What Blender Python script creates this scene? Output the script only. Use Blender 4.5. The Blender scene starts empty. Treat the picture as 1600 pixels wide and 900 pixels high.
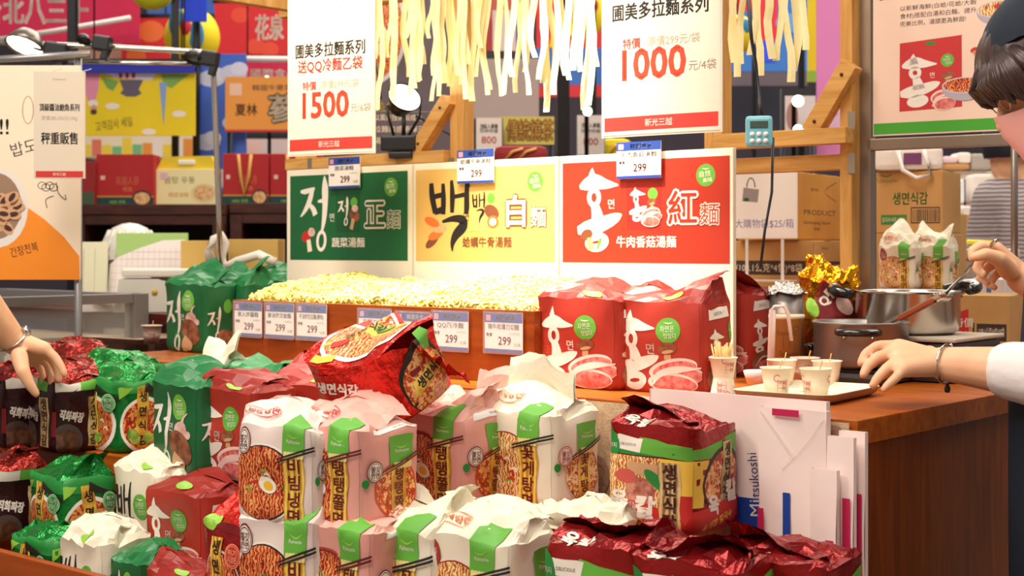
import bpy, bmesh, math, random
import numpy as np
from mathutils import Vector, Matrix, noise
from mathutils.geometry import tessellate_polygon

SC = bpy.context.scene
COL = SC.collection
random.seed(7)
PI = math.pi

# ------------------------------------------------------------------ camera
YAW = math.radians(40.7)          # the counter runs along X; the camera looks to its far left end
EYE = 1.25
FPX = 2280.0
cam_d = bpy.data.cameras.new('camera')
cam = bpy.data.objects.new('camera', cam_d)
COL.objects.link(cam)
cam.location = (0, 0, EYE)
cam.rotation_euler = (PI / 2, 0, YAW)
cam_d.sensor_width = 36
cam_d.lens = FPX / 1600 * 36
cam_d.shift_y = -65 / 1600
cam_d.clip_end = 100
cam_d.dof.use_dof = True
cam_d.dof.focus_distance = 2.55
cam_d.dof.aperture_fstop = 7.0
SC.camera = cam

# ------------------------------------------------------------------ view, world, hall lights, added front fill
vs = SC.view_settings
vs.view_transform = 'Standard'
vs.look = 'None'
vs.gamma = 1
vs.use_curve_mapping = False
vs.exposure = -0.14
try:
    SC.cycles.use_denoising = True
    SC.cycles.max_bounces = 8
    SC.cycles.transparent_max_bounces = 12
    SC.cycles.sample_clamp_indirect = 6
except Exception:
    pass

def lin(c):
    return tuple(((x / 255) / 12.92 if x / 255 <= .04045 else ((x / 255 + .055) / 1.055) ** 2.4) for x in c[:3])

world = bpy.data.worlds.new('hall_air')
SC.world = world
world.use_nodes = True
bg = world.node_tree.nodes['Background']
bg.inputs[0].default_value = (1.0, 0.91, 0.82, 1)
bg.inputs[1].default_value = 0.36

def area(name, loc, target, size, power, col=(1, .91, .79), size_y=None):
    l = bpy.data.lights.new(name, 'AREA')
    l.energy = power
    l.color = col
    l.size = size
    if size_y:
        l.shape = 'RECTANGLE'
        l.size_y = size_y
    o = bpy.data.objects.new(name, l)
    COL.objects.link(o)
    o.location = loc
    o.rotation_euler = (Vector(target) - Vector(loc)).to_track_quat('-Z', 'Y').to_euler()
    return o

def spot(name, loc, target, power, angle, blend=.6, col=(1, .9, .72), r=.04):
    l = bpy.data.lights.new(name, 'SPOT')
    l.energy = power
    l.color = col
    l.spot_size = math.radians(angle)
    l.spot_blend = blend
    l.shadow_soft_size = r
    o = bpy.data.objects.new(name, l)
    COL.objects.link(o)
    o.location = loc
    o.rotation_euler = (Vector(target) - Vector(loc)).to_track_quat('-Z', 'Y').to_euler()
    return o

area('overhead_light', (-2.0, 0.9, 4.6), (-2.0, 1.9, 1.0), 1.6, 105)
area('overhead_light', (-0.4, -0.9, 4.4), (-1.9, 1.9, 1.0), 1.3, 85)
area('overhead_light', (-2.6, -0.6, 3.6), (-2.3, 1.8, 0.8), 1.0, 60)  # added fill from front-above, brightens the front packs; no hall fixture
area('overhead_light', (-6.0, 5.6, 4.8), (-6.0, 5.7, 0.0), 4.0, 300)
area('overhead_light', (-2.2, 7.0, 4.8), (-2.2, 7.1, 0.0), 4.0, 260)
area('overhead_light', (0.2, 3.6, 4.2), (-0.8, 3.6, 0.8), 1.5, 60)
spot('noodle_spot', (-2.02, 2.12, 2.3), (-2.0, 2.42, 1.17), 230, 62, .9)
spot('noodle_spot', (-2.6, 2.08, 2.3), (-2.5, 2.42, 1.16), 90, 54, .9)
spot('noodle_spot', (-1.62, 2.18, 2.3), (-1.80, 2.44, 1.16), 70, 46, .9)

# ------------------------------------------------------------------ places
R_ = Vector((math.cos(YAW), math.sin(YAW), 0))
F_ = Vector((-math.sin(YAW), math.cos(YAW), 0))

def ray(px, py):
    return F_ + R_ * ((px - 800) / FPX) + Vector((0, 0, (385 - py) / FPX))

def W(px, py, d):                  # a place at distance d along the view axis
    return Vector((0, 0, EYE)) + ray(px, py) * d

def onY(px, py, y):
    r = ray(px, py)
    return Vector((0, 0, EYE)) + r * (y / r.y)

def onX(px, py, x):
    r = ray(px, py)
    return Vector((0, 0, EYE)) + r * (x / r.x)

def onZ(px, py, z):
    r = ray(px, py)
    return Vector((0, 0, EYE)) + r * ((z - EYE) / r.z)

# ------------------------------------------------------------------ materials
MATS = {}

def mat(key, rgb=None, rough=.5, metal=0., spec=.5, bump=None, var=None, alpha=1., trans=0., emit=None, sss=0., coat=0., vor=False, stretch=None):
    if key in MATS:
        return MATS[key]
    m = bpy.data.materials.new(key)
    m.use_nodes = True
    nt = m.node_tree
    b = nt.nodes['Principled BSDF']
    c = lin(rgb)
    b.inputs['Base Color'].default_value = (*c, 1)
    b.inputs['Roughness'].default_value = rough
    b.inputs['Metallic'].default_value = metal
    b.inputs['Specular IOR Level'].default_value = spec
    if alpha < 1:
        b.inputs['Alpha'].default_value = alpha
    if trans:
        b.inputs['Transmission Weight'].default_value = trans
    if coat:
        b.inputs['Coat Weight'].default_value = coat
        b.inputs['Coat Roughness'].default_value = .15
    if sss:
        b.inputs['Subsurface Weight'].default_value = sss
        b.inputs['Subsurface Radius'].default_value = (.012, .005, .003)
    if emit:
        b.inputs['Emission Color'].default_value = (*lin(emit[0]), 1)
        b.inputs['Emission Strength'].default_value = emit[1]
    if bump or var:
        tc = nt.nodes.new('ShaderNodeTexCoord')
        src = tc.outputs['Object']
        if stretch:
            mp = nt.nodes.new('ShaderNodeMapping')
            mp.inputs['Scale'].default_value = stretch
            nt.links.new(src, mp.inputs[0])
            src = mp.outputs[0]
    if var:                         # (scale, other colour, low, high)
        n = nt.nodes.new('ShaderNodeTexNoise')
        n.inputs['Scale'].default_value = var[0]
        n.inputs['Detail'].default_value = 5
        nt.links.new(src, n.inputs['Vector'])
        r = nt.nodes.new('ShaderNodeValToRGB')
        r.color_ramp.elements[0].position = var[2] if len(var) > 2 else .35
        r.color_ramp.elements[1].position = var[3] if len(var) > 3 else .65
        r.color_ramp.elements[0].color = (*c, 1)
        r.color_ramp.elements[1].color = (*lin(var[1]), 1)
        nt.links.new(n.outputs[0], r.inputs[0])
        nt.links.new(r.outputs[0], b.inputs['Base Color'])
    if bump:
        if vor:
            n = nt.nodes.new('ShaderNodeTexVoronoi')
            n.feature = 'DISTANCE_TO_EDGE'
            out = n.outputs['Distance']
        else:
            n = nt.nodes.new('ShaderNodeTexNoise')
            n.inputs['Detail'].default_value = 4
            out = n.outputs[0]
        n.inputs['Scale'].default_value = bump[0]
        nt.links.new(src, n.inputs['Vector'])
        bp = nt.nodes.new('ShaderNodeBump')
        bp.inputs['Strength'].default_value = bump[1]
        bp.inputs['Distance'].default_value = bump[2] if len(bump) > 2 else .004
        nt.links.new(out, bp.inputs['Height'])
        nt.links.new(bp.outputs[0], b.inputs['Normal'])
    MATS[key] = m
    return m

def wood(key, a, b_, scale=(2, 14, 14), rough=.4, wave=1.5):
    if key in MATS:
        return MATS[key]
    m = bpy.data.materials.new(key)
    m.use_nodes = True
    nt = m.node_tree
    b = nt.nodes['Principled BSDF']
    tc = nt.nodes.new('ShaderNodeTexCoord')
    mp = nt.nodes.new('ShaderNodeMapping')
    mp.inputs['Scale'].default_value = scale
    nt.links.new(tc.outputs['Object'], mp.inputs[0])
    n = nt.nodes.new('ShaderNodeTexNoise')
    n.inputs['Scale'].default_value = 3
    n.inputs['Detail'].default_value = 8
    n.inputs['Distortion'].default_value = wave
    nt.links.new(mp.outputs[0], n.inputs['Vector'])
    r = nt.nodes.new('ShaderNodeValToRGB')
    r.color_ramp.elements[0].position = .3
    r.color_ramp.elements[1].position = .7
    r.color_ramp.elements[0].color = (*lin(a), 1)
    r.color_ramp.elements[1].color = (*lin(b_), 1)
    nt.links.new(n.outputs[0], r.inputs[0])
    nt.links.new(r.outputs[0], b.inputs['Base Color'])
    b.inputs['Roughness'].default_value = rough
    b.inputs['Specular IOR Level'].default_value = .25
    bp = nt.nodes.new('ShaderNodeBump')
    bp.inputs['Strength'].default_value = .08
    nt.links.new(n.outputs[0], bp.inputs['Height'])
    nt.links.new(bp.outputs[0], b.inputs['Normal'])
    MATS[key] = m
    return m

def strands(key, cols, scale=60, dist=9, rough=.4, coat=0.):
    """curly strands of noodle in broth, printed on a pack"""
    if key in MATS:
        return MATS[key]
    m = bpy.data.materials.new(key)
    m.use_nodes = True
    nt = m.node_tree
    b = nt.nodes['Principled BSDF']
    tc = nt.nodes.new('ShaderNodeTexCoord')
    w = nt.nodes.new('ShaderNodeTexWave')
    w.inputs['Scale'].default_value = scale
    w.inputs['Distortion'].default_value = dist
    w.inputs['Detail'].default_value = 2
    w.inputs['Detail Scale'].default_value = 2.2
    nt.links.new(tc.outputs['Object'], w.inputs['Vector'])
    n = nt.nodes.new('ShaderNodeTexNoise')
    n.inputs['Scale'].default_value = 38
    nt.links.new(tc.outputs['Object'], n.inputs['Vector'])
    mx = nt.nodes.new('ShaderNodeMath')
    mx.operation = 'MULTIPLY_ADD'
    mx.inputs[1].default_value = .55
    nt.links.new(w.outputs['Fac'], mx.inputs[0])
    m2 = nt.nodes.new('ShaderNodeMath')
    m2.operation = 'MULTIPLY'
    m2.inputs[1].default_value = .55
    nt.links.new(n.outputs[0], m2.inputs[0])
    nt.links.new(m2.outputs[0], mx.inputs[2])
    r = nt.nodes.new('ShaderNodeValToRGB')
    el = r.color_ramp.elements
    el[0].position = .2
    el[0].color = (*lin(cols[0]), 1)
    el[1].position = .85
    el[1].color = (*lin(cols[-1]), 1)
    for i, c in enumerate(cols[1:-1]):
        e = el.new(.2 + .65 * (i + 1) / (len(cols) - 1))
        e.color = (*lin(c), 1)
    nt.links.new(mx.outputs[0], r.inputs[0])
    nt.links.new(r.outputs[0], b.inputs['Base Color'])
    b.inputs['Roughness'].default_value = rough
    if coat:
        b.inputs['Coat Weight'].default_value = coat
    MATS[key] = m
    return m

def ink(rgb, rough=.55, coat=0.):
    return mat('ink_%d_%d_%d_%d' % (*rgb, int(coat * 10)), rgb, rough, coat=coat)

# ------------------------------------------------------------------ objects
def tag(o, label, cat, group=None, kind=None):
    if label: o['label'] = label
    if cat: o['category'] = cat
    if group: o['group'] = group
    if kind: o['kind'] = kind
    return o

def thing(name, label, cat, loc=(0, 0, 0), rz=0, group=None):
    o = bpy.data.objects.new(name, None)
    o.empty_display_size = .05
    COL.objects.link(o)
    o.location = loc
    o.rotation_euler = (0, 0, rz)
    return tag(o, label, cat, group)

def put(name, me, parent=None, loc=(0, 0, 0), rot=(0, 0, 0)):
    o = bpy.data.objects.new(name, me)
    COL.objects.link(o)
    if parent is not None:
        o.parent = parent
    o.location = loc
    o.rotation_euler = rot
    return o

def copy_thing(o, loc=None, rz=None, label=None, group=None):
    c = o.copy()
    COL.objects.link(c)
    def rec(a, b):
        for ch in list(a.children):
            d = ch.copy()
            COL.objects.link(d)
            d.parent = b
            rec(ch, d)
    rec(o, c)
    if loc is not None: c.location = loc
    if rz is not None: c.rotation_euler = (0, 0, rz)
    if label: c['label'] = label
    if group: c['group'] = group
    return c

class MB:
    def __init__(s):
        s.v = []; s.f = []; s.m = []; s.sm = []
    def add(s, vs_, fs, mi=0, smooth=False):
        o = len(s.v)
        s.v.extend([tuple(p) for p in vs_])
        for f in fs:
            s.f.append([i + o for i in f]); s.m.append(mi); s.sm.append(smooth)
        return s
    def box(s, c, d, mi=0, bev=0., rot=None):
        x, y, z = d[0] / 2, d[1] / 2, d[2] / 2
        b = min(bev, x * .9, y * .9, z * .9)
        if b <= 0:
            vs_ = [(i * x, j * y, k * z) for i in (-1, 1) for j in (-1, 1) for k in (-1, 1)]
            fs = [(0, 1, 3, 2), (4, 6, 7, 5), (0, 4, 5, 1), (2, 3, 7, 6), (0, 2, 6, 4), (1, 5, 7, 3)]
        else:
            bm = bmesh.new()
            bmesh.ops.create_cube(bm, size=1)
            for v in bm.verts:
                v.co = (v.co.x * 2 * x, v.co.y * 2 * y, v.co.z * 2 * z)
            bmesh.ops.bevel(bm, geom=bm.edges[:], offset=b, segments=2, affect='EDGES', profile=.6)
            bm.verts.index_update()
            vs_ = [tuple(v.co) for v in bm.verts]
            fs = [[v.index for v in f.verts] for f in bm.faces]
            bm.free()
        M = rot if rot is not None else Matrix.Identity(3)
        c = Vector(c)
        return s.add([M @ Vector(p) + c for p in vs_], fs, mi)
    def tube(s, pts, rad, n=10, mi=0, cap=True, flat=1.0, up=None):
        pts = [Vector(p) for p in pts]
        if not hasattr(rad, '__len__'): rad = [rad] * len(pts)
        vs_ = []; fs = []
        ref = Vector(up) if up else Vector((0.13, .21, .97))
        for i, p in enumerate(pts):
            t = (pts[min(i + 1, len(pts) - 1)] - pts[max(i - 1, 0)]).normalized()
            a = t.cross(ref)
            if a.length < 1e-3: a = t.cross(Vector((1, 0, 0)))
            a.normalize(); b = t.cross(a).normalized()
            for k in range(n):
                an = 2 * PI * k / n
                vs_.append(p + (a * math.cos(an) + b * math.sin(an) * flat) * rad[i])
        for i in range(len(pts) - 1):
            for k in range(n):
                k2 = (k + 1) % n
                fs.append((i * n + k, i * n + k2, (i + 1) * n + k2, (i + 1) * n + k))
        if cap:
            fs.append(tuple(range(n))[::-1]); fs.append(tuple((len(pts) - 1) * n + k for k in range(n)))
        return s.add(vs_, fs, mi, True)
    def lathe(s, prof, n=28, mi=0, c=(0, 0, 0), sx=1., sy=1., rot=None):
        vs_ = []; fs = []
        M = rot if rot is not None else Matrix.Identity(3)
        c = Vector(c)
        for (r, z) in prof:
            for k in range(n):
                a = 2 * PI * k / n
                vs_.append(M @ Vector((r * math.cos(a) * sx, r * math.sin(a) * sy, z)) + c)
        for i in range(len(prof) - 1):
            for k in range(n):
                k2 = (k + 1) % n
                fs.append((i * n + k, i * n + k2, (i + 1) * n + k2, (i + 1) * n + k))
        return s.add(vs_, fs, mi, True)
    def prism(s, poly, y0, y1, mi=0):
        """outline in x-z pulled along y"""
        n = len(poly)
        vs_ = [(p[0], y0, p[1]) for p in poly] + [(p[0], y1, p[1]) for p in poly]
        fs = [tuple(range(n)), tuple(range(n, 2 * n))[::-1]] + [(i, i + n, (i + 1) % n + n, (i + 1) % n) for i in range(n)]
        return s.add(vs_, fs, mi)
    def grid(s, G, mi=0, smooth=True, closed=False):
        G = np.asarray(G); a, b = G.shape[:2]
        vs_ = [tuple(p) for p in G.reshape(-1, 3)]
        fs = []
        for i in range(a - 1):
            for j in range(b if closed else b - 1):
                j2 = (j + 1) % b
                fs.append((i * b + j, i * b + j2, (i + 1) * b + j2, (i + 1) * b + j))
        return s.add(vs_, fs, mi, smooth)
    def mesh(s, name, mats):
        me = bpy.data.meshes.new(name)
        me.from_pydata(s.v, [], s.f)
        for m in (mats if isinstance(mats, (list, tuple)) else [mats]):
            me.materials.append(m)
        me.polygons.foreach_set('material_index', s.m)
        me.polygons.foreach_set('use_smooth', s.sm)
        bm = bmesh.new(); bm.from_mesh(me)
        bmesh.ops.recalc_face_normals(bm, faces=bm.faces[:])
        bm.to_mesh(me); bm.free()
        me.update()
        return me
    def build(s, name, mats, parent=None, loc=(0, 0, 0), rot=(0, 0, 0)):
        return put(name, s.mesh(name, mats), parent, loc, rot)

def RZ(a): return Matrix.Rotation(a, 3, 'Z')
def RX(a): return Matrix.Rotation(a, 3, 'X')
def RY(a): return Matrix.Rotation(a, 3, 'Y')

def cboard(name, label, cat, loc, rz, size, m, group=None, bev=.002):
    t = MB().box((0, 0, size[2] / 2), size, 0, bev).build(name, m)
    t.location = loc; t.rotation_euler = (0, 0, rz)
    return tag(t, label, cat, group)

# ------------------------------------------------------------------ flat print (lettering and pictures as thin inked shapes)
_TX = {}

def text_shape(s, bold=0.):
    k = (s, round(bold, 3))
    if k in _TX: return _TX[k]
    c = bpy.data.curves.new('t', 'FONT')
    c.body = s; c.size = 1; c.resolution_u = 2; c.offset = bold
    c.fill_mode = 'FRONT' if hasattr(c, 'fill_mode') and 'FRONT' in [e.identifier for e in c.bl_rna.properties['fill_mode'].enum_items] else c.fill_mode
    o = bpy.data.objects.new('t', c)
    COL.objects.link(o)
    dg = bpy.context.evaluated_depsgraph_get()
    me = bpy.data.meshes.new_from_object(o.evaluated_get(dg))
    v = np.array([x.co[:2] for x in me.vertices]).reshape(-1, 2)
    f = [tuple(p.vertices) for p in me.polygons]
    bpy.data.objects.remove(o); bpy.data.curves.remove(c); bpy.data.meshes.remove(me)
    _TX[k] = (v, f)
    return v, f

class Pr:
    """layers of ink: 2-D shapes, each lying a hair above the one before"""
    def __init__(s):
        s.L = []
    def raw(s, v, f, m, same=False):
        z = len(s.L) + 1 if not (same and s.L) else s.L[-1][3]
        s.L.append((np.asarray(v, float).reshape(-1, 2), f, m, z)); return s
    def poly(s, pts, m, same=False):
        pts = [tuple(p) for p in pts]
        tr = tessellate_polygon([[Vector((x, y, 0)) for x, y in pts]])
        return s.raw(pts, [tuple(t) for t in tr], m, same)
    def rect(s, x0, y0, x1, y1, m): return s.raw([(x0, y0), (x1, y0), (x1, y1), (x0, y1)], [(0, 1, 2, 3)], m)
    def ell(s, cx, cy, rx, ry, m, n=26, rot=0., a0=0, a1=2 * PI):
        ca, sa = math.cos(rot), math.sin(rot)
        p = []
        for k in range(n):
            a = a0 + (a1 - a0) * k / n
            x, y = rx * math.cos(a), ry * math.sin(a)
            p.append((cx + x * ca - y * sa, cy + x * sa + y * ca))
        return s.raw([(cx, cy)] + p, [(0, 1 + k, 1 + (k + 1) % n) for k in range(n)], m)
    def ring(s, cx, cy, rx, ry, t, m, n=26, rot=0., same=False, a0=0., a1=2 * PI):
        ca, sa = math.cos(rot), math.sin(rot)
        p = []
        full = abs(a1 - a0 - 2 * PI) < 1e-6
        nn = n if full else n + 1
        for k in range(nn):
            a = a0 + (a1 - a0) * k / n
            for q in (0, t):
                x, y = (rx - q) * math.cos(a), (ry - q) * math.sin(a)
                p.append((cx + x * ca - y * sa, cy + x * sa + y * ca))
        return s.raw(p, [(2 * k, 2 * ((k + 1) % nn), 2 * ((k + 1) % nn) + 1, 2 * k + 1) for k in range(n)], m, same)
    def stroke(s, pts, w, m, same=False):
        P = np.asarray(pts, float)
        w = np.asarray(w if hasattr(w, '__len__') else [w] * len(P), float)
        if len(P) > 2:                       # round the path off
            t = np.linspace(0, len(P) - 1, (len(P) - 1) * 4 + 1)
            def cr(A):
                out = []
                for x in t:
                    i = min(int(x), len(A) - 2); u = x - i
                    a, b, c, d = A[max(i - 1, 0)], A[i], A[i + 1], A[min(i + 2, len(A) - 1)]
                    out.append(.5 * ((2 * b) + (c - a) * u + (2 * a - 5 * b + 4 * c - d) * u * u + (3 * b - a - 3 * c + d) * u ** 3))
                return np.array(out)
            P, w = cr(P), np.maximum(cr(w), .001)
        d = np.gradient(P, axis=0)
        n = np.stack([-d[:, 1], d[:, 0]], 1) / np.maximum(np.linalg.norm(d, axis=1), 1e-9)[:, None]
        a = P + n * w[:, None] / 2; b = P - n * w[:, None] / 2
        v = np.concatenate([a, b]); k = len(P)
        return s.raw(v, [(i, i + 1, k + i + 1, k + i) for i in range(k - 1)], m, same)
    def text(s, t, x, y, h, m, bold=.0, align='c', vert=False, sx=1., rot=0., step=None, width=None):
        if vert:
            st = step or h * 1.02
            n = len(t)
            for i, ch in enumerate(t):
                s.text(ch, x, y + (n - 1) * st / 2 - i * st, h, m, bold, 'c', False, sx, rot)
            return s
        v, f = text_shape(t)
        if len(v) == 0: return s
        v = v.copy()
        lo, hi = v.min(0), v.max(0)
        if width: sx = width / max((hi[0] - lo[0]) * h, 1e-6)
        ox = {'c': (lo[0] + hi[0]) / 2, 'l': lo[0], 'r': hi[0]}[align]
        v[:, 0] = (v[:, 0] - ox) * h * sx
        v[:, 1] = (v[:, 1] - .37) * h
        ca, sa = math.cos(rot), math.sin(rot)
        v = np.stack([x + v[:, 0] * ca - v[:, 1] * sa, y + v[:, 0] * sa + v[:, 1] * ca], 1)
        s.raw(v, f, m)
        if bold > .012:                      # heavier face: the letter struck again around its place
            n = 4 if bold < .05 else 8
            for k in range(n):
                a = 2 * PI * k / n + (PI / 4 if n == 4 else 0)
                s.raw(v + np.array([math.cos(a), math.sin(a)]) * bold * h * .75, f, m, True)
        return s
    def put(s, other, x, y, k=1., ky=None):
        ky = ky or k
        for (v, f, m, z) in other.L:
            s.L.append((v * np.array([k, ky]) + np.array([x, y]), f, m, len(s.L) + 1))
        return s
    def settled(s):
        """each layer only as high as what it really lies on"""
        out = []; done = {}; boxes = []
        for v, f, m, z in s.L:
            lo, hi = v.min(0), v.max(0)
            if z in done and z > 0: h = done[z]
            elif z <= 0: h = z
            else:
                h = 1 + max([b[2] for b in boxes if b[0][0] < hi[0] and b[1][0] > lo[0] and b[0][1] < hi[1] and b[1][1] > lo[1]] + [0])
                done[z] = h
            boxes.append((lo, hi, h)); out.append((v, f, m, h))
        return out
    def flat(s, step=.00007):
        vs_ = []; fs = []; ms = []; mats = []
        step = step * 2.2
        for v, f, m, z in s.settled():
            o = len(vs_)
            vs_.extend([(p[0], -z * step, p[1]) for p in v])
            if m not in mats: mats.append(m)
            mi = mats.index(m)
            for q in f: fs.append([i + o for i in q]); ms.append(mi)
        return vs_, fs, ms, mats
    def build(s, name, parent=None, loc=(0, 0, 0), rot=(0, 0, 0), step=.00007):
        vs_, fs, ms, mats = s.flat(step)
        me = bpy.data.meshes.new(name)
        me.from_pydata(vs_, [], fs)
        for m in mats: me.materials.append(m)
        me.polygons.foreach_set('material_index', ms)
        me.update()
        return put(name, me, parent, loc, rot)
    def cut(s, us, vs2, su, sv):
        """scaled to the unit face and cut along the face's grid lines"""
        bm = bmesh.new(); mats = []
        for v, f, m, z in s.settled():
            if m not in mats: mats.append(m)
            mi = mats.index(m)
            bv = [bm.verts.new((p[0] / su, p[1] / sv, z)) for p in v]
            for q in f:
                try:
                    bm.faces.new([bv[i] for i in q]).material_index = mi
                except ValueError: pass
        for x in us:
            last = x in (us[0], us[-1])
            bmesh.ops.bisect_plane(bm, geom=bm.verts[:] + bm.edges[:] + bm.faces[:], plane_co=(x, 0, 0), plane_no=(1, 0, 0), dist=1e-6, clear_inner=x == us[0], clear_outer=x == us[-1])
        for y in vs2:
            bmesh.ops.bisect_plane(bm, geom=bm.verts[:] + bm.edges[:] + bm.faces[:], plane_co=(0, y, 0), plane_no=(0, 1, 0), dist=1e-6, clear_inner=y == vs2[0], clear_outer=y == vs2[-1])
        bm.verts.index_update()
        co = np.array([v.co[:] for v in bm.verts]).reshape(-1, 3)
        fs = [[v.index for v in f.verts] for f in bm.faces]
        ms = [f.material_index for f in bm.faces]
        bm.free()
        return co, fs, ms, mats
# ------------------------------------------------------------------ noodle packs
US = [0, .03, .08, .16, .26, .38, .5, .62, .74, .84, .92, .97, 1]
UD = [0, .04, .12, .28, .5, .72, .88, .96, 1]
VS = [0, .03, .08, .16, .26, .36, .46, .56, .66, .76, .86, .94, 1, 1.08, 1.17, 1.27, 1.38, 1.5, 1.6, 1.7, 1.8]

def ridge(p, f, seed):
    return 1 - 2 * abs(noise.noise(Vector((p[0] * f + seed * 3.1, p[1] * f - seed, p[2] * f + seed * .7))))

def pouch_grids(w, d, h, rise, fin, lean, seed, crumple=1., r=.016, bulge=.006, gus=.03, slump=0.):
    rng = random.Random(seed)
    skew = [rng.uniform(-.012, .012) for _ in range(8)]
    fronts = {}
    def pt(side, u, v):
        # side 0 front, 1 right, 2 back, 3 left ; u runs rightwards seen from outside
        if side == 0: x, y = -w / 2 + w * u, -d / 2
        elif side == 1: x, y = w / 2, -d / 2 + d * u
        elif side == 2: x, y = w / 2 - w * u, d / 2
        else: x, y = -w / 2, d / 2 - d * u
        qx = max(-(w / 2 - r), min(w / 2 - r, x)); qy = max(-(d / 2 - r), min(d / 2 - r, y))
        dx, dy = x - qx, y - qy
        L = math.hypot(dx, dy)
        x1, y1 = qx + dx / L * r, qy + dy / L * r
        vb = min(v, 1)
        # the packs inside push the faces out
        b = bulge * math.sin(PI * u) * (math.sin(PI * (vb * .9 + .05)) ** .6) * (1 if v <= 1 else max(0, 1 - (v - 1) * 2))
        b += .003 * math.sin(PI * u) * math.sin(vb * 9 + seed)
        if side == 0: y1 -= b
        elif side == 1: x1 += b
        elif side == 2: y1 += b
        else: x1 -= b
        z = h * vb
        k0 = 1 - .10 * max(0, 1 - vb / .06)
        x1 *= k0; y1 *= k0
        if v > 1:
            t = min((v - 1) / .5, 1)
            yy = y1 * (1 - t) ** .85 + math.copysign(.0022, y1) * t
            if side in (1, 3):
                m = 1 - abs(y1) / (d / 2)
                x1 -= math.copysign(gus * t * m * (1 - .0), x1)
            z = h + rise * math.sin(t * PI / 2) ** 1.1
            # the shoulder slopes: wavy folded edge
            z += t * (.010 * math.sin(x1 * 38 + seed * 2.3) + skew[0] * x1 / w * 2)
            yo = t * (.012 * math.sin(x1 * 29 + seed * 1.7) + skew[1])
            if v > 1.5:
                t2 = (v - 1.5) / .3
                a = lean + .2 * math.sin(x1 * 30 + seed * 4) + .25 * t2
                yo += fin * t2 * math.sin(a); z += fin * t2 * math.cos(a)
            y1 = yy + yo
        z -= slump * max(0, v - .8) * (.5 + .5 * math.sin(x1 * 20 + seed)) * .03
        k = crumple * (.0018 + (.0080 if v > 1 else .0055 * max(0, vb - .8) / .2) * (1 if v < 1.55 else .55))
        p = (x1, y1, z)
        e = min(u, 1 - u)
        n1 = noise.noise_vector(Vector((x1 * 24 + seed * 5, y1 * 24, z * 24 - seed)))
        rd = ridge(p, 24, seed) + .6 * ridge(p, 52, seed + 9) + .35 * ridge(p, 95, seed + 4)
        x1 += k * n1.x * .8; y1 += k * (n1.y * .8) * (1 if v < 1.5 else .35)
        z += k * (n1.z * .6 + (rd - .3) * .9) * (1 if v > .9 else 0)
        if v <= 1 and v > 0:
            o = k * (rd - .4) * .6
            if side == 0: y1 -= o
            elif side == 1: x1 += o
            elif side == 2: y1 += o
            else: x1 -= o
        return (x1, y1, max(z, 0.0))
    G = []
    for s in range(4):
        U = US if s % 2 == 0 else UD
        G.append(np.array([[pt(s, u, v) for u in U] for v in VS]))
    for s in range(4):                       # weld the corners
        a, b = G[s], G[(s + 1) % 4]
        m = (a[:, -1] + b[:, 0]) / 2
        a[:, -1] = m; b[:, 0] = m
    return G

def wrap(co, G, U, lift=.0013, step=.00028):
    """lay cut print on a face's grid"""
    U = np.array(U); V = np.array(VS)
    du = np.gradient(G, axis=1); dv = np.gradient(G, axis=0)
    N = np.cross(du, dv); N /= np.maximum(np.linalg.norm(N, axis=2), 1e-9)[..., None]
    i = np.clip(np.searchsorted(U, co[:, 0], 'right') - 1, 0, len(U) - 2)
    j = np.clip(np.searchsorted(V, co[:, 1], 'right') - 1, 0, len(V) - 2)
    a = ((co[:, 0] - U[i]) / (U[i + 1] - U[i]))[:, None]
    b = ((co[:, 1] - V[j]) / (V[j + 1] - V[j]))[:, None]
    bl = lambda A: (A[j, i] * (1 - a) + A[j, i + 1] * a) * (1 - b) + (A[j + 1, i] * (1 - a) + A[j + 1, i + 1] * a) * b
    return bl(G) + bl(N) * (lift + step * co[:, 2])[:, None]

_CUT = {}
_PM = {}

def print_mesh(name, key, pr, G, U, su, sv):
    if key not in _CUT:
        _CUT[key] = pr.cut(U, VS, su, sv)
    co, fs, ms, mats = _CUT[key]
    P = wrap(co, G, U)
    me = bpy.data.meshes.new(name)
    me.from_pydata(P.tolist(), [], fs)
    for m in mats: me.materials.append(m)
    me.polygons.foreach_set('material_index', ms)
    me.polygons.foreach_set('use_smooth', [True] * len(fs))
    me.update()
    return me

class Design:
    def __init__(s, key, w, d, h, rise, fin, body, top, fin_m=None, front=None, side=None, **kw):
        s.key, s.w, s.d, s.h, s.rise, s.fin = key, w, d, h, rise, fin
        s.kh = kw.pop('fh', h * 1000)
        s.fw, s.fd = kw.pop('fw', w * 1000), kw.pop('fd', d * 1000)
        for P_, w_ in ((front, s.fw), (side, s.fd)):
            if P_ and not getattr(P_, 'based', False):      # the printed film itself
                P_.L.insert(0, (np.array([(w_ * .03, s.kh * .01), (w_ * .97, s.kh * .01), (w_ * .97, s.kh * .99), (w_ * .03, s.kh * .99)]), [(0, 1, 2, 3)], body, -2)); P_.based = True
        s.body, s.top, s.fin_m, s.front, s.side, s.kw = body, top, fin_m or top, front, side, kw

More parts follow.
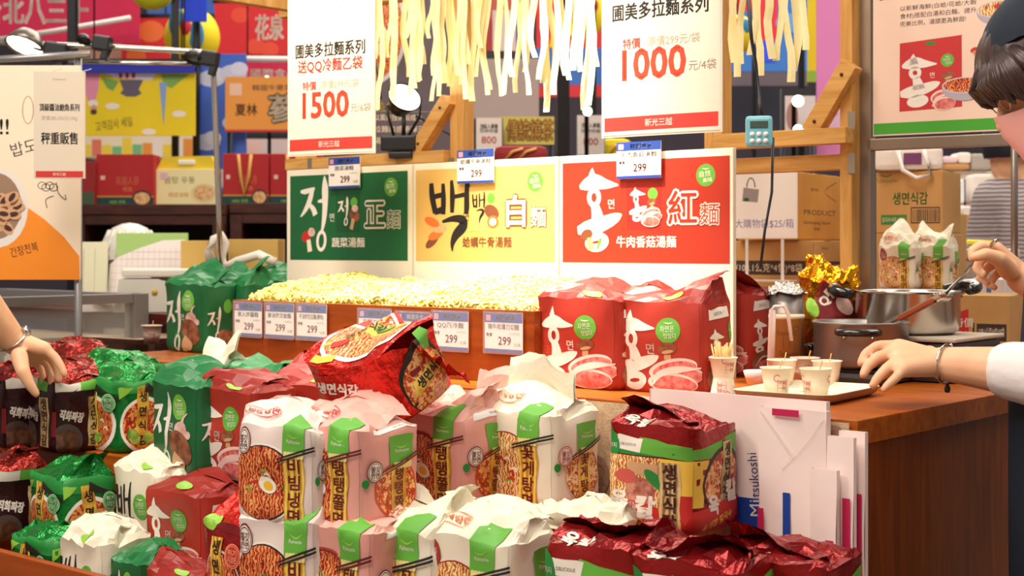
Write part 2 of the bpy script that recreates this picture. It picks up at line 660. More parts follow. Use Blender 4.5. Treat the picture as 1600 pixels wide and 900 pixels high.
def pouch_parts(D, seed, lean, h=None, d=None, slump=0.):
    k = (D.key, seed, round(lean, 2), h, d, slump)
    if k in _PM: return _PM[k]
    hh, dd = h or D.h, d or D.d
    G = pouch_grids(D.w, dd, hh, D.rise, D.fin, lean, seed, slump=slump, **D.kw)
    ring = np.concatenate([g[:, :-1] for g in G], axis=1)
    i1 = VS.index(1); i2 = VS.index(1.5)
    out = []
    b = MB().grid(ring[:i1 + 1], 0, True, True)
    n = ring.shape[1]
    b.f.append(list(range(n))[::-1]); b.m.append(0); b.sm.append(False)
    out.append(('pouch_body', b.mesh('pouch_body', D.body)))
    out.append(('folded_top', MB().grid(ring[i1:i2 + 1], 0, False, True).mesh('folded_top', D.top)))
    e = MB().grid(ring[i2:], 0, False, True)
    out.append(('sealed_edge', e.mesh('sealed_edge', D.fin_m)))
    if D.front: out.append(('front_print', print_mesh('front_print', D.key + 'f', D.front, G[0], US, D.fw, D.kh)))
    if D.side: out.append(('side_print', print_mesh('side_print', D.key + 's', D.side, G[1], UD, D.fd, D.kh)))
    _PM[k] = out
    return out

def low(D, px, y, rz, label, group, seed, lean, h=.182, d=None):
    p = onY(px, 860, y)
    return pack(D, (p.x, p.y, B_), B_, rz, label, group, seed, lean, h, d)

def pack(D, place, z, rz, label, group, seed=1, lean=.9, h=None, d=None, slump=0., tilt=0., frontpix=True, sh=False):
    """place: pixel of the middle of the front bottom edge, met with the level z it stands on"""
    p = onZ(place[0], place[1], z + ((h or D.h) if sh else 0)) if len(place) == 2 else Vector(place)
    a = math.radians(rz)
    if frontpix: p = p + Vector((-math.sin(a), math.cos(a), 0)) * (d or D.d) / 2
    p.z = z
    t = thing('noodle_pack', label, 'noodle pack', p, a, group)
    if tilt: t.rotation_euler = (tilt, 0, a)
    for nm, me in pouch_parts(D, seed, lean, h, d, slump):
        put(nm, me, t)
    return t

# ---- inks and films
WH = ink((236, 226, 214)); BK = ink((30, 24, 24)); GR = ink((98, 172, 58)); LG = ink((150, 205, 70))
RED = ink((196, 40, 34)); DRED = ink((120, 16, 22)); YEL = ink((238, 196, 70)); DYEL = ink((196, 140, 40))
MAR = ink((110, 22, 26)); CREAM = ink((240, 224, 196)); PINKW = ink((240, 200, 190)); BLUE = ink((36, 62, 150))
ORG = ink((226, 110, 50)); GRN = ink((28, 132, 54)); DGR = ink((16, 84, 44)); BRN = ink((120, 66, 40)); TAN = ink((206, 160, 116))
EGGW = ink((246, 240, 226)); EGGY = ink((246, 190, 40)); DBR = ink((70, 34, 24)); MEAT = ink((204, 84, 78)); FAT = ink((238, 206, 196))
GREY = ink((150, 146, 142)); LBR = ink((170, 110, 70))
PAPER_RED = mat('red paper film', (172, 52, 38), .48, spec=.4, bump=(60, .18, .002))
PAPER_RED_D = mat('red film fold', (150, 36, 28), .38, bump=(70, .35, .003))
PAPER_GREEN = mat('green paper film', (20, 96, 50), .46, bump=(60, .18, .002))
PAPER_GREEN_T = mat('green film fold', (28, 118, 62), .36, bump=(70, .35, .003))
PAPER_WHITE = mat('cream paper film', (232, 222, 200), .55, bump=(60, .18, .002))
PAPER_WHITE_T = mat('cream film fold', (234, 226, 202), .5, bump=(70, .4, .003))
PAPER_PINK = mat('pink paper film', (226, 158, 146), .48, bump=(60, .18, .002))
PAPER_PINK_T = mat('pink film fold', (232, 172, 158), .42, bump=(70, .4, .003))
PAPER_PALE = mat('pale pink film', (228, 208, 200), .5, bump=(60, .18, .002))
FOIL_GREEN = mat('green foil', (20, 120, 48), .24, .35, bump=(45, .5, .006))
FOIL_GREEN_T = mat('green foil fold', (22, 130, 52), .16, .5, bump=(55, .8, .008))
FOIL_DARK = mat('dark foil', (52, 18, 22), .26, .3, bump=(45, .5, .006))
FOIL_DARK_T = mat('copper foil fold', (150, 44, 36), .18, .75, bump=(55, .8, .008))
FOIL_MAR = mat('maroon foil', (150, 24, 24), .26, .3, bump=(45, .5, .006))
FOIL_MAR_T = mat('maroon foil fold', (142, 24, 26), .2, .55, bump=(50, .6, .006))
FOIL_RED = mat('red foil', (214, 34, 22), .2, .55, bump=(50, .9, .008))
SOUP_RED = strands('spicy noodle print', [(96, 14, 8), (180, 44, 20), (214, 100, 46), (236, 176, 104)], 48)
SOUP_ORG = strands('orange noodle print', [(140, 36, 12), (206, 80, 30), (232, 146, 72), (246, 206, 140)], 42)
SOUP_PALE = strands('pale noodle print', [(140, 50, 20), (204, 122, 58), (232, 186, 112), (248, 226, 176)], 48)
BAND = strands('noodle band print', [(176, 116, 30), (226, 178, 60), (244, 210, 96)], 30, 2)
BAND_T = strands('tan noodle band print', [(120, 92, 54), (190, 160, 104), (220, 196, 140)], 30, 2)
MUSH = mat('mushroom print', (104, 56, 34), .6, var=(60, (160, 96, 62)))
MEATP = mat('beef print', (196, 70, 66), .6, var=(90, (226, 140, 130)))
GARL = mat('garlic print', (226, 200, 188), .6, var=(50, (206, 150, 140)))
VEG = mat('vegetable print', (70, 130, 46), .6, var=(70, (170, 190, 70)))

def brush_hong(P, x, y, w, h, m):
    q = lambda pts: [(x + a * w, y + b * h) for a, b in pts]
    P.stroke(q([(.36, 1.0), (.35, .92), (.37, .80)]), [.01 * w, .15 * w, .25 * w], m)
    P.stroke(q([(.05, .77), (.2, .80), (.42, .83), (.68, .80), (.98, .785)]), [.07 * w, .23 * w, .30 * w, .19 * w, .03 * w], m, True)
    P.ring(x + .40 * w, y + .645 * h, .170 * w, .120 * h, .105 * w, m, same=True)
    P.stroke(q([(.42, .55), (.47, .45), (.50, .33)]), [.19 * w, .26 * w, .34 * w], m, True)
    P.stroke(q([(.0, .255), (.25, .28), (.6, .33), (.92, .40), (1.06, .44)]), [.15 * w, .30 * w, .29 * w, .20 * w, .04 * w], m, True)
    P.ring(x + .47 * w, y + .115 * h, .29 * w, .118 * h, .165 * w, m, same=True, rot=.12)
    return P

def brush_jeong(P, x, y, w, h, m):
    q = lambda pts: [(x + a * w, y + b * h) for a, b in pts]
    P.stroke(q([(.02, .80), (.2, .80), (.5, .84)]), [.06 * w, .12 * w, .05 * w], m)
    P.stroke(q([(.42, .84), (.33, .68), (.18, .55), (.02, .46)]), [.14 * w, .15 * w, .11 * w, .03 * w], m, True)
    P.stroke(q([(.28, .64), (.45, .56), (.52, .48)]), [.08 * w, .14 * w, .16 * w], m, True)
    P.stroke(q([(.60, .66), (.76, .67)]), [.05 * w, .10 * w], m, True)
    P.stroke(q([(.82, 1.0), (.84, .84), (.84, .6), (.80, .40), (.74, .27)]), [.03 * w, .20 * w, .17 * w, .13 * w, .07 * w], m, True)
    P.ring(x + .72 * w, y + .135 * h, .17 * w, .145 * h, .085 * w, m, same=True, rot=-.12)
    return P

def brush_baek(P, x, y, w, h, m):
    q = lambda pts: [(x + a * w, y + b * h) for a, b in pts]
    P.stroke(q([(.08, .93), (.10, .75), (.18, .52)]), [.10 * w, .13 * w, .12 * w], m)
    P.stroke(q([(.36, .92), (.37, .7), (.36, .50)]), [.08 * w, .12 * w, .11 * w], m, True)
    P.stroke(q([(.12, .74), (.36, .77)]), [.09 * w, .09 * w], m, True)
    P.stroke(q([(.16, .53), (.36, .57)]), [.10 * w, .12 * w], m, True)
    P.stroke(q([(.56, .96), (.58, .75), (.57, .52)]), [.07 * w, .12 * w, .09 * w], m, True)
    P.stroke(q([(.57, .73), (.86, .76)]), [.07 * w, .08 * w], m, True)
    P.stroke(q([(.92, 1.0), (.93, .75), (.90, .5)]), [.07 * w, .15 * w, .10 * w], m, True)
    P.stroke(q([(.34, .40), (.6, .44), (.82, .42), (.82, .33), (.66, .22), (.58, .1), (.58, .0)]), [.05 * w, .11 * w, .16 * w, .2 * w, .17 * w, .10 * w, .03 * w], m, True)
    return P

def green_seal(P, x, y, rx, ry, a='자연은', b='맛있다', m=GR, t=WH):
    P.ell(x, y, rx, ry, m)
    P.stroke([(x - rx * .38, y + ry * .62), (x, y + ry * .54), (x + rx * .38, y + ry * .62)], [rx * .02, rx * .1, rx * .02], t)
    P.text(a, x - rx * .08, y + ry * .12, ry * .56, t, 0, rot=.08, width=rx * 1.15)
    P.text(b, x + rx * .18, y - ry * .42, ry * .46, t, 0, rot=.08, width=rx * 1.0)
    return P

def mushroom(P, x, y, s, cap=MUSH):
    P.poly([(x - .2 * s, y - .5 * s), (x + .22 * s, y - .5 * s), (x + .15 * s, y + .1 * s), (x - .15 * s, y + .1 * s)], TAN)
    P.ell(x, y + .12 * s, .55 * s, .34 * s, cap, rot=.2)
    P.ell(x + .02 * s, y - .06 * s, .34 * s, .10 * s, TAN, rot=.2)

def beef(P, x, y, w, h, k=3):
    for i in range(k):
        yy = y + h * (k - 1 - i) / k * .62 - h * .18
        xx = x + (i % 2 - .5) * w * .12
        P.ell(xx, yy, w * .5, h * .30, FAT, rot=.22 - .12 * i)
        P.ell(xx + w * .03, yy - h * .02, w * .45, h * .235, MEATP, rot=.22 - .12 * i)
    P.stroke([(x - w * .48, y - h * .3), (x - w * .3, y + h * .05), (x + w * .1, y + h * .2), (x + w * .5, y + h * .3)], [w * .03, w * .10, w * .08, w * .03], FAT)

def bowl(P, x, y, rx, ry, soup, rim=WH, t=.10, dark=None, egg=False, veg=True, rot=0.):
    P.ell(x, y, rx, ry, rim, 32, rot)
    if dark: P.ell(x, y, rx * (1 - t * .6), ry * (1 - t * .6), dark, 32, rot)
    P.ell(x - rx * .02, y, rx * (1 - t), ry * (1 - t), soup, 32, rot)
    if veg:
        rng = random.Random(int(x * 7 + y))
        for i in range(9):
            a = rng.uniform(0, 6.28); q = rng.uniform(.1, .6)
            P.stroke([(x + rx * q * math.cos(a), y + ry * q * math.sin(a)), (x + rx * q * math.cos(a) + rx * .12, y + ry * q * math.sin(a) + ry * .05), (x + rx * q * math.cos(a) + rx * .2, y + ry * q * math.sin(a) - ry * .06)], [rx * .02, rx * .08, rx * .02], [VEG, RED, CREAM][i % 3])
    if egg:
        P.ell(x + rx * .15, y - ry * .05, rx * .26, ry * .20, EGGW, rot=-.5)
        P.ell(x + rx * .17, y - ry * .07, rx * .14, ry * .12, EGGY, rot=-.5)

def band(P, x, y0, y1, w, t, m=BAND, ink_=DBR, h=None, bold=.03, tag_=True, slant=0.):
    """a column of noodles with the pack's name down it"""
    n = 7
    ys = np.linspace(y0, y1, n)
    l = [(x - w / 2 + slant * (y - y0) + math.sin(i * 2.1) * w * .05, y) for i, y in enumerate(ys)]
    r = [(x + w / 2 + slant * (y - y0) + math.sin(i * 1.7 + 1) * w * .05, y) for i, y in enumerate(ys)][::-1]
    P.poly(l + r, m)
    for k in range(3):
        xx = x + (k - 1) * w * .3
        P.stroke([(xx + slant * (y - y0), y) for y in ys[::2]], w * .025, DYEL if m is BAND else LBR)
    hh = h or min(w * .82, (y1 - y0) / len(t) * .95)
    P.text(t, x + slant * (y1 - y0) / 2, (y0 + y1) / 2, hh, ink_, bold, vert=True, step=(y1 - y0) / len(t) * .98)

def badge(P, x, y, rx, ry, ring_, fill, t, ink_):
    P.ell(x, y, rx, ry, ring_); P.ell(x, y, rx * .9, ry * .9, fill); P.ring(x, y, rx * .82, ry * .82, rx * .07, ring_)
    P.text(t[:2], x, y + ry * .25, ry * .56, ink_, .02, width=rx * 1.1)
    P.text(t[2:], x, y - ry * .3, ry * .56, ink_, .02, width=rx * 1.1)

def green_tag(P, x, y0, y1, w, slant=0.):
    P.poly([(x - w / 2, y0 - slant), (x + w / 2, y0 + slant), (x + w / 2 * 1.04, y1), (x - w / 2 * 1.04, y1)], GR)
    P.stroke([(x - w * .3, y1 - (y1 - y0) * .3), (x, y1 - (y1 - y0) * .42), (x + w * .3, y1 - (y1 - y0) * .3)], [.4, w * .05, .4], LG)
    P.text('Pulmuone', x, (y0 + y1) / 2 - 1, w * .16, WH, 0, width=w * .6)

def chopsticks(P, x0, y0, x1, y1, m, t=4):
    P.stroke([(x0, y0), ((x0 + x1) / 2, (y0 + y1) / 2), (x1, y1)], [t * .7, t, t], m)
    P.stroke([(x0, y0 - t * 1.6), ((x0 + x1) / 2, (y0 + y1) / 2 - t * 1.6), (x1, y1 - t * 1.6)], [t * .7, t, t], m)

def d_hong():
    f = Pr()
    brush_hong(f, 11, 5, 84, 150, WH)
    f.text('면', 84, 84, 22, WH, .02)
    green_seal(f, 120, 120, 24, 24)
    mushroom(f, 118, 82, 34)
    beef(f, 134, 33, 98, 64)
    for i in range(4): f.text('소고기와 버섯', 20, 78 - 6 * i, 4.5, ORG, 0)
    f.ell(118, 190, 22, 11, LG); f.text('자연은', 118, 191, 9, WH)
    s = Pr()
    s.poly([(14, 140), (74, 146), (72, 162), (16, 158)], WH); s.text('2023.06.13', 46, 152, 7, BK, .01, rot=.1)
    brush_hong(s, 12, 50, 40, 74, WH); s.text('면', 58, 86, 11, WH, .02)
    s.ell(76, 118, 9, 18, GR); s.text('자연은', 76, 120, 6, WH)
    s.ell(48, 30, 38, 26, MUSH); s.ell(54, 22, 26, 14, MEATP); s.stroke([(20, 20), (40, 42), (70, 40)], [1, 5, 1], FAT)
    return Design('hong', .205, .10, .168, .022, .05, PAPER_RED, PAPER_RED_D, front=f, side=s, fw=185, fd=90, fh=170)

def d_jeong():
    f = Pr()
    brush_jeong(f, 11, 4, 84, 152, WH)
    f.text('면', 97, 92, 18, WH, .02)
    green_seal(f, 122, 132, 26, 25, m=ink((110, 180, 60)))
    f.ell(132, 88, 22, 17, GARL); f.stroke([(136, 98), (140, 112), (152, 122)], [14, 6, 3], GARL); f.ell(158, 80, 9, 8, GARL)
    f.ell(130, 54, 42, 30, MUSH, rot=-.5); f.stroke([(118, 40), (108, 22), (106, 4)], [22, 26, 18], TAN); f.ell(126, 20, 15, 13, TAN)
    for i in range(4): f.text('채소 육수', 70, 50 - 6 * i, 4.5, GR, 0)
    s = Pr()
    brush_jeong(s, 8, 30, 40, 90, WH); s.ell(66, 120, 14, 18, GR); s.ell(60, 40, 24, 20, MUSH)
    return Design('jeong', .185, .10, .170, .024, .045, PAPER_GREEN, PAPER_GREEN_T, front=f, side=s)

def d_baek():
    f = Pr()
    brush_baek(f, 14, 24, 76, 128, BK)
    f.text('면', 94, 82, 17, BK, .02)
    green_seal(f, 128, 112, 27, 24)
    f.ell(118, 188, 24, 9, LG)
    f.ell(136, 36, 34, 22, TAN); f.ell(140, 34, 24, 14, ink((222, 180, 120)))
    for i in range(4): f.text('조개 육수', 30, 40 - 6 * i, 4.5, DYEL, 0)
    s = Pr()
    brush_baek(s, 10, 40, 44, 90, BK); s.ell(74, 100, 14, 18, GR)
    return Design('baek', .185, .10, .170, .03, .05, PAPER_WHITE, PAPER_WHITE_T, front=f, side=s)

def d_spicy():
    def face(w):
        f = Pr(); k = w / 150
        f.rect(0, 140, w, 166, GRN); f.poly([(0, 128), (40 * k, 150), (0, 150)], LG)
        bowl(f, 72 * k, 66, 70 * k, 66, SOUP_RED, WH, .13)
        band(f, 66 * k, 12, 150, 34 * k, '생면식감', BAND, BK, bold=.045)
        f.stroke([(70 * k, 148), (110 * k, 140), (w, 128)], [12, 9, 9], BK)
        badge(f, 122 * k, 118, 21 * k, 21, ink((170, 210, 160)), GRN, '튀기지않은', WH)
        f.ell(40 * k, 40, 16 * k, 20, VEG, rot=.6); f.ell(84 * k, 34, 16 * k, 12, VEG)
        return f
    return Design('spicy', .172, .118, .150, .024, .04, FOIL_GREEN, FOIL_GREEN_T, front=face(150), side=face(135), fw=150, fd=135, fh=162, crumple=1.2)

def d_jajang():
    def face(w):
        f = Pr(); k = w / 150
        f.rect(0, 146, w * .45, 164, ink((214, 206, 196))); f.rect(w * .45, 146, w * .8, 164, GR)
        f.ell(30 * k, 30, 44 * k, 40, ink((72, 60, 58))); f.ell(30 * k, 28, 34 * k, 30, mat('black bean sauce print', (52, 26, 20), .4, var=(60, (110, 70, 46))))
        band(f, 108 * k, 14, 132, 36 * k, '생면식감', BAND_T, DBR, bold=.045)
        f.text('직화짜장', 44 * k, 88, 26, WH, .05, rot=-.2, width=66 * k)
        f.rect(136 * k, 40, w, 100, DRED)
        return f
    return Design('jajang', .15, .12, .150, .024, .04, FOIL_DARK, FOIL_DARK_T, front=face(150), side=face(135), fd=135, fh=165, crumple=1.3)

def noodle_face(w, name, bx, bg_extra, soup, egg, tagx, dark=None, rim=WH, badge_t='쫄깃한면', stick=BK, seal_c=MAR, bandw=36, fill=WH, top=True):
    f = Pr()
    bowl(f, bx, 72, w * .44, 70, soup, rim, .08, dark, egg)
    band(f, tagx, 0, 122, bandw, name, BAND, MAR, bold=.035)
    green_tag(f, tagx, 128, 166, bandw * 1.15, 3)
    for i in range(6):
        x = tagx - bandw * .5 + bandw * (i + .5) / 6
        f.stroke([(x, 130), (x + 1, 124), (x, 118)], [bandw / 7, bandw / 6, bandw / 8], ink((236, 214, 140)))
    chopsticks(f, tagx - bandw * .8, 116, w, 140, stick, 3.4)
    badge(f, 20 if tagx > w / 2 else w - 22, 140, 15, 20, seal_c, fill, badge_t, seal_c if fill is WH else WH)
    if top:
        f.poly([(tagx - bandw * .6, 166), (tagx + bandw * .6, 166), (tagx + bandw * .95, 196), (tagx - bandw * .1, 198)], GR)
        f.text(name, w * .28, 196, 15, bg_extra, .02, width=w * .34)
        f.ring(w * .26, 196, w * .22, 14, 1.2, bg_extra)
    return f

def small_face(w, name, soup, stick, label=True, egg=False, rim=WH, seal_c=MAR, dark=None):
    f = Pr()
    if label: f.poly([(w * .18, 158), (w * .92, 164), (w * .92, 178), (w * .20, 172)], ink((232, 226, 220))); f.text('2023.08.25', w * .6, 168, 6, BK, 0, rot=.06)
    bowl(f, w * .56, 62, w * .36, 50, soup, rim, .08, dark, egg, True)
    band(f, w * .58, 0, 104, w * .25, name, BAND, MAR, bold=.035)
    green_tag(f, w * .62, 112, 152, w * .42, 5)
    for i in range(6):
        x = w * .46 + w * .3 * (i + .5) / 6
        f.stroke([(x, 112), (x + 1, 106), (x, 100)], [w * .05, w * .055, w * .04], ink((236, 214, 140)))
    chopsticks(f, w * .28, 98, w, 130, stick, 3)
    badge(f, w * .17, 100, 15, 19, seal_c, WH, '쫄깃한면', seal_c)
    f.ell(w * .05, 80, 6, 8, GRN)
    return f

def d_bibim():
    return Design('bibim', .155, .13, .150, .028, .05, PAPER_PALE, mat('pale pink fold', (236, 214, 204), .45, bump=(70, .4, .003)), front=noodle_face(155, '비빔냉면', 58, RED, SOUP_RED, True, 118, ink((40, 22, 30))), side=small_face(130, '비빔냉면', SOUP_RED, BK), crumple=1.1, fh=165)

def d_tang():
    return Design('tang', .155, .135, .150, .026, .05, PAPER_PINK, PAPER_PINK_T, front=noodle_face(155, '탱탱쫄면', 56, RED, SOUP_RED, True, 112, ink((120, 40, 36)), rim=ink((176, 60, 50)), stick=ink((96, 28, 22))), side=small_face(135, '탱탱쫄면', SOUP_ORG, ink((96, 28, 22)), rim=ink((206, 80, 60))), crumple=1.1, fh=165)

def d_crab():
    return Design('crab', .168, .13, .155, .035, .05, PAPER_WHITE, PAPER_WHITE_T, front=noodle_face(160, '꽃게탕면', 62, ORG, SOUP_PALE, False, 112, ink((150, 40, 26)), rim=ink((236, 214, 204)), seal_c=ink((168, 52, 40)), fill=ink((168, 52, 40))), side=small_face(130, '꽃게탕면', SOUP_PALE, BK, False, seal_c=ink((186, 80, 60)), dark=ink((160, 50, 34))), crumple=1.25, fw=160, fh=165)

def d_yukkal():
    f = Pr()
    f.rect(0, 120, 145, 128, GRN); f.poly([(20, 128), (145, 116), (145, 138), (60, 146)], GR)
    f.poly([(16, 128), (62, 124), (66, 144), (18, 146)], WH); f.text('DELICIOUS', 40, 136, 6, BK, 0)
    f.ell(2, 130, 22, 22, GRN); f.text('튀기지', 6, 132, 9, WH, .02)
    f.rect(0, 20, 96, 118, SOUP_PALE)
    f.stroke([(40, 104), (64, 98), (92, 100)], [14, 20, 14], TAN); f.ell(60, 60, 26, 24, mat('beef slice print', (150, 70, 56), .5, var=(70, (206, 140, 120)))); f.ell(36, 84, 18, 12, MEAT); f.ell(86, 82, 10, 22, GRN, rot=.8)
    f.poly([(0, 0), (100, 0), (100, 34), (60, 46), (0, 40)], RED)
    f.poly([(96, 60), (145, 60), (145, 116), (96, 118)], YEL); f.poly([(96, 0), (145, 0), (145, 60), (96, 60)], RED)
    band(f, 110, 2, 112, 34, '생면식감', BAND_T, DBR, bold=.05)
    f.text('육', 24, 44, 34, WH, .06); f.text('칼', 70, 36, 38, WH, .06); f.text('개장', 47, 38, 10, WH, .02)
    f.text('육개장 칼국수', 40, 14, 11, YEL, .03, rot=-.1, width=80)
    f.text('육칼', 46, 172, 24, WH, .05, rot=-.1, width=48)
    s = Pr()
    s.rect(0, 0, 135, 118, FOIL_MAR); s.poly([(0, 118), (135, 118), (135, 150), (0, 134)], GR)
    s.poly([(0, 40), (24, 40), (34, 116), (0, 116)], YEL)
    bowl(s, 80, 76, 58, 58, SOUP_ORG, ink((60, 40, 40)), .12)
    s.poly([(0, 0), (135, 0), (135, 50), (0, 34)], RED)
    band(s, 88, 44, 140, 32, '생면식감', BAND_T, DBR, bold=.05)
    s.text('육', 50, 40, 34, WH, .06); s.text('칼', 104, 58, 38, WH, .06); s.text('개장', 76, 50, 10, WH, .02)
    s.text('육개장 칼국수', 62, 14, 13, YEL, .04, rot=.2, width=84)
    return Design('yukkal', .158, .145, .156, .013, .052, FOIL_MAR, FOIL_MAR_T, front=f, side=s, crumple=1.25, fw=145, fd=135, fh=160)
HONG, JEONG, BAEK, SPICY, JAJANG = d_hong(), d_jeong(), d_baek(), d_spicy(), d_jajang()
BIBIM, TANG, CRAB, YUK = d_bibim(), d_tang(), d_crab(), d_yukkal()
# ------------------------------------------------------------------ the stall: counter, steps, noodle bin
CT = .975                                     # counter top level
CX1, CX0 = -1.087, -3.21                       # its near end and far end
CY = 2.10                                     # its front
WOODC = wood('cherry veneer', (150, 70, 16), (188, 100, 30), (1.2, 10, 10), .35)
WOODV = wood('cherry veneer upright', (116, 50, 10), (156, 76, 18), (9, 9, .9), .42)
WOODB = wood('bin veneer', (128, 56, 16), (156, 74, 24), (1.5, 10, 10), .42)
PINE = wood('pine', (196, 140, 70), (228, 178, 104), (12, 12, 1.2), .55)
PINEX = wood('pine lengthwise', (196, 140, 70), (228, 178, 104), (1.2, 12, 12), .55)

def fabric_mat():
    m = mat('patterned cloth', (206, 180, 150), .9, var=(90, (186, 156, 124)), bump=(260, .5, .002))
    return m
FAB = fabric_mat(); FABR = mat('cloth rings', (150, 112, 92), .9, var=(120, (172, 136, 112)), bump=(260, .5, .002))

ct = thing('display_counter', 'cherry wood sampling counter with a thick top and solid end panel', 'counter', (0, 0, 0))
top = MB().box(((CX0 + CX1) / 2, (CY + 3.06) / 2, CT - .02), (CX1 - CX0, 3.06 - CY, .04), 0, .0015)
top.build('counter_top', WOODC, ct)
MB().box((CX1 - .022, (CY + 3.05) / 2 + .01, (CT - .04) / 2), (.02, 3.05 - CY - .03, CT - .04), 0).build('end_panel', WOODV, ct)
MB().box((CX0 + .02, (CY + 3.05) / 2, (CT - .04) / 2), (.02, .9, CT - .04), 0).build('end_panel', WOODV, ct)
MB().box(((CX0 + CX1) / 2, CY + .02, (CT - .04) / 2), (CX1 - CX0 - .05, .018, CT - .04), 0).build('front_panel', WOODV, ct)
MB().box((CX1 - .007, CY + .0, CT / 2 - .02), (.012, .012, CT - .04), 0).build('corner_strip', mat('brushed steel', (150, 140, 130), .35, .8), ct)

# cloth that hangs down the front of the counter, ring pattern woven in
cl = MB()
xs = np.linspace(CX0, CX1 - .012, 120); zs = np.linspace(.55, CT - .004, 12)
cl.grid([[(x, CY - .006 - .004 * math.sin(x * 23) * (1 - (z - .55) / .45), z) for x in xs] for z in zs])
clo = thing('counter_cloth', 'tan cloth with a ring pattern hanging down the front of the wooden counter', 'cloth', (0, 0, 0))
cl.build('cloth', FAB, clo)
rp = Pr()
for px, py, r_, half in ((165, 562, 22, 1), (238, 560, 22, 1), (310, 568, 24, 1), (520, 604, 34, 1), (640, 622, 38, 1), (735, 640, 42, 1), (880, 642, 40, 1), (1004, 684, 48, 0), (925, 742, 34, 0), (1130, 700, 48, 0), (1240, 720, 50, 0), (1302, 690, 26, 0)):
    p = onY(px, py, CY - .012); r_ = r_ * (p - cam.location).dot(F_) / FPX
    if half: rp.ring(p.x, CT - .012 - r_ * 1.0, r_, r_, .012, FABR, a0=-.1, a1=PI + .1)
    else: rp.ring(p.x, p.z, r_, r_, .012, FABR); rp.ring(p.x, p.z, r_ * .6, r_ * .6, .007, FABR)
rp.build('ring_pattern', clo, (0, CY - .0115, 0))['kind'] = 'stuff'

# two display steps in front and the rail that holds the lowest packs
st = thing('display_step', 'upper wooden display step carrying the back rows of noodle packs', 'display step', (0, 0, 0))
MB().box((-2.445, 1.93, .78), (2.31, .22, .04), 0, .002).build('step_board', WOODC, st)
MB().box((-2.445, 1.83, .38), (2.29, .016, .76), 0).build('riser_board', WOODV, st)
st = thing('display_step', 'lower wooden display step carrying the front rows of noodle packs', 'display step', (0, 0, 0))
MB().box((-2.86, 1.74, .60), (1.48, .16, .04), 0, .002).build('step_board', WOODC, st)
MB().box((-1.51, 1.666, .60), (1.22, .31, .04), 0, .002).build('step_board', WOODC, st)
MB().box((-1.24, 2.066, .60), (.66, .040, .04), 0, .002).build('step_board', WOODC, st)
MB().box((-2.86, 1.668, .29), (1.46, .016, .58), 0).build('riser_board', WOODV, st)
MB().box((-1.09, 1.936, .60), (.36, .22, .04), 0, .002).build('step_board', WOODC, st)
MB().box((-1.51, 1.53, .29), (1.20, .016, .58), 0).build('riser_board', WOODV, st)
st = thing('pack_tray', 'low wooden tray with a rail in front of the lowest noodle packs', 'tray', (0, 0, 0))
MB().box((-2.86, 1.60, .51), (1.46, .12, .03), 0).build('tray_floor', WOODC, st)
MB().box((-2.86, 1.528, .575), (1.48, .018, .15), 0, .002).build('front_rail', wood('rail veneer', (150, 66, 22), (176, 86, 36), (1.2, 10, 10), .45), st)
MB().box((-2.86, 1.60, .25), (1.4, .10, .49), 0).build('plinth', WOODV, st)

# noodle bin
bn = thing('noodle_bin', 'long reddish wooden bin heaped with raw noodles on the counter', 'bin', (0, 0, 0))
BX0, BX1, BY0, BY1, BZ = -2.785, -1.845, 2.212, 2.565, 1.122
for nm, c, d in (('front_board', ((BX0 + BX1) / 2, BY0 + .008, (CT + BZ) / 2), (BX1 - BX0, .016, BZ - CT)),
                 ('back_board', ((BX0 + BX1) / 2, BY1 - .008, (CT + BZ) / 2), (BX1 - BX0, .016, BZ - CT)),
                 ('side_board', (BX0 + .008, (BY0 + BY1) / 2, (CT + BZ) / 2), (.016, BY1 - BY0 - .032, BZ - CT)),
                 ('side_board', (BX1 - .008, (BY0 + BY1) / 2, (CT + BZ) / 2), (.016, BY1 - BY0 - .032, BZ - CT)),
                 ('bin_floor', ((BX0 + BX1) / 2, (BY0 + BY1) / 2, CT + .012), (BX1 - BX0 - .032, BY1 - BY0 - .032, .02))):
    MB().box(c, d, 0, .001).build(nm, WOODB, bn)

# heap of noodles: a mound with thousands of short curls
NOOD = mat('raw noodle', (244, 226, 120), .5, var=(30, (250, 238, 160)), sss=.15)
def heap_z(x, y):
    u = (x - BX0) / (BX1 - BX0); v = (y - BY0) / (BY1 - BY0)
    e = min(u, 1 - u) * 9; f = min(v * 6, 1); e = max(0, min(1, e))
    hgt = .022 + .040 * math.sin(min(1, v * 1.15) * PI / 2) * (.75 + .25 * math.sin(u * 9 + 1)) + .014 * noise.noise(Vector((x * 9, y * 9, 2)))
    return BZ - .012 + hgt * e ** .5 * (.35 + .65 * f)
hp = MB()
gx = np.linspace(BX0 + .018, BX1 - .018, 70); gy = np.linspace(BY0 + .018, BY1 - .018, 26)
hp.grid([[(x, y, heap_z(x, y) - .006) for x in gx] for y in gy])
rg = random.Random(5)
for i in range(5200):
    x = rg.uniform(BX0 + .03, BX1 - .03); y = BY0 + .024 + (BY1 - BY0 - .05) * rg.random() ** 1.25
    z = heap_z(x, y) + rg.uniform(-.004, .006)
    a = rg.uniform(0, 6.28); n = 6; r = rg.uniform(.007, .013); tl = rg.uniform(-.6, .6)
    ux, uy = math.cos(a), math.sin(a)
    pts = []
    for k in range(n):
        th = k / (n - 1) * rg.uniform(3.5, 5.5)
        p = Vector((r * math.cos(th) * ux - .3 * r * math.sin(th) * uy, r * math.cos(th) * uy + .3 * r * math.sin(th) * ux, r * math.sin(th) * (.7 + tl * .4)))
        pts.append(Vector((x, y, z)) + p)
    hp.tube(pts, .0021, 4, 0, False)
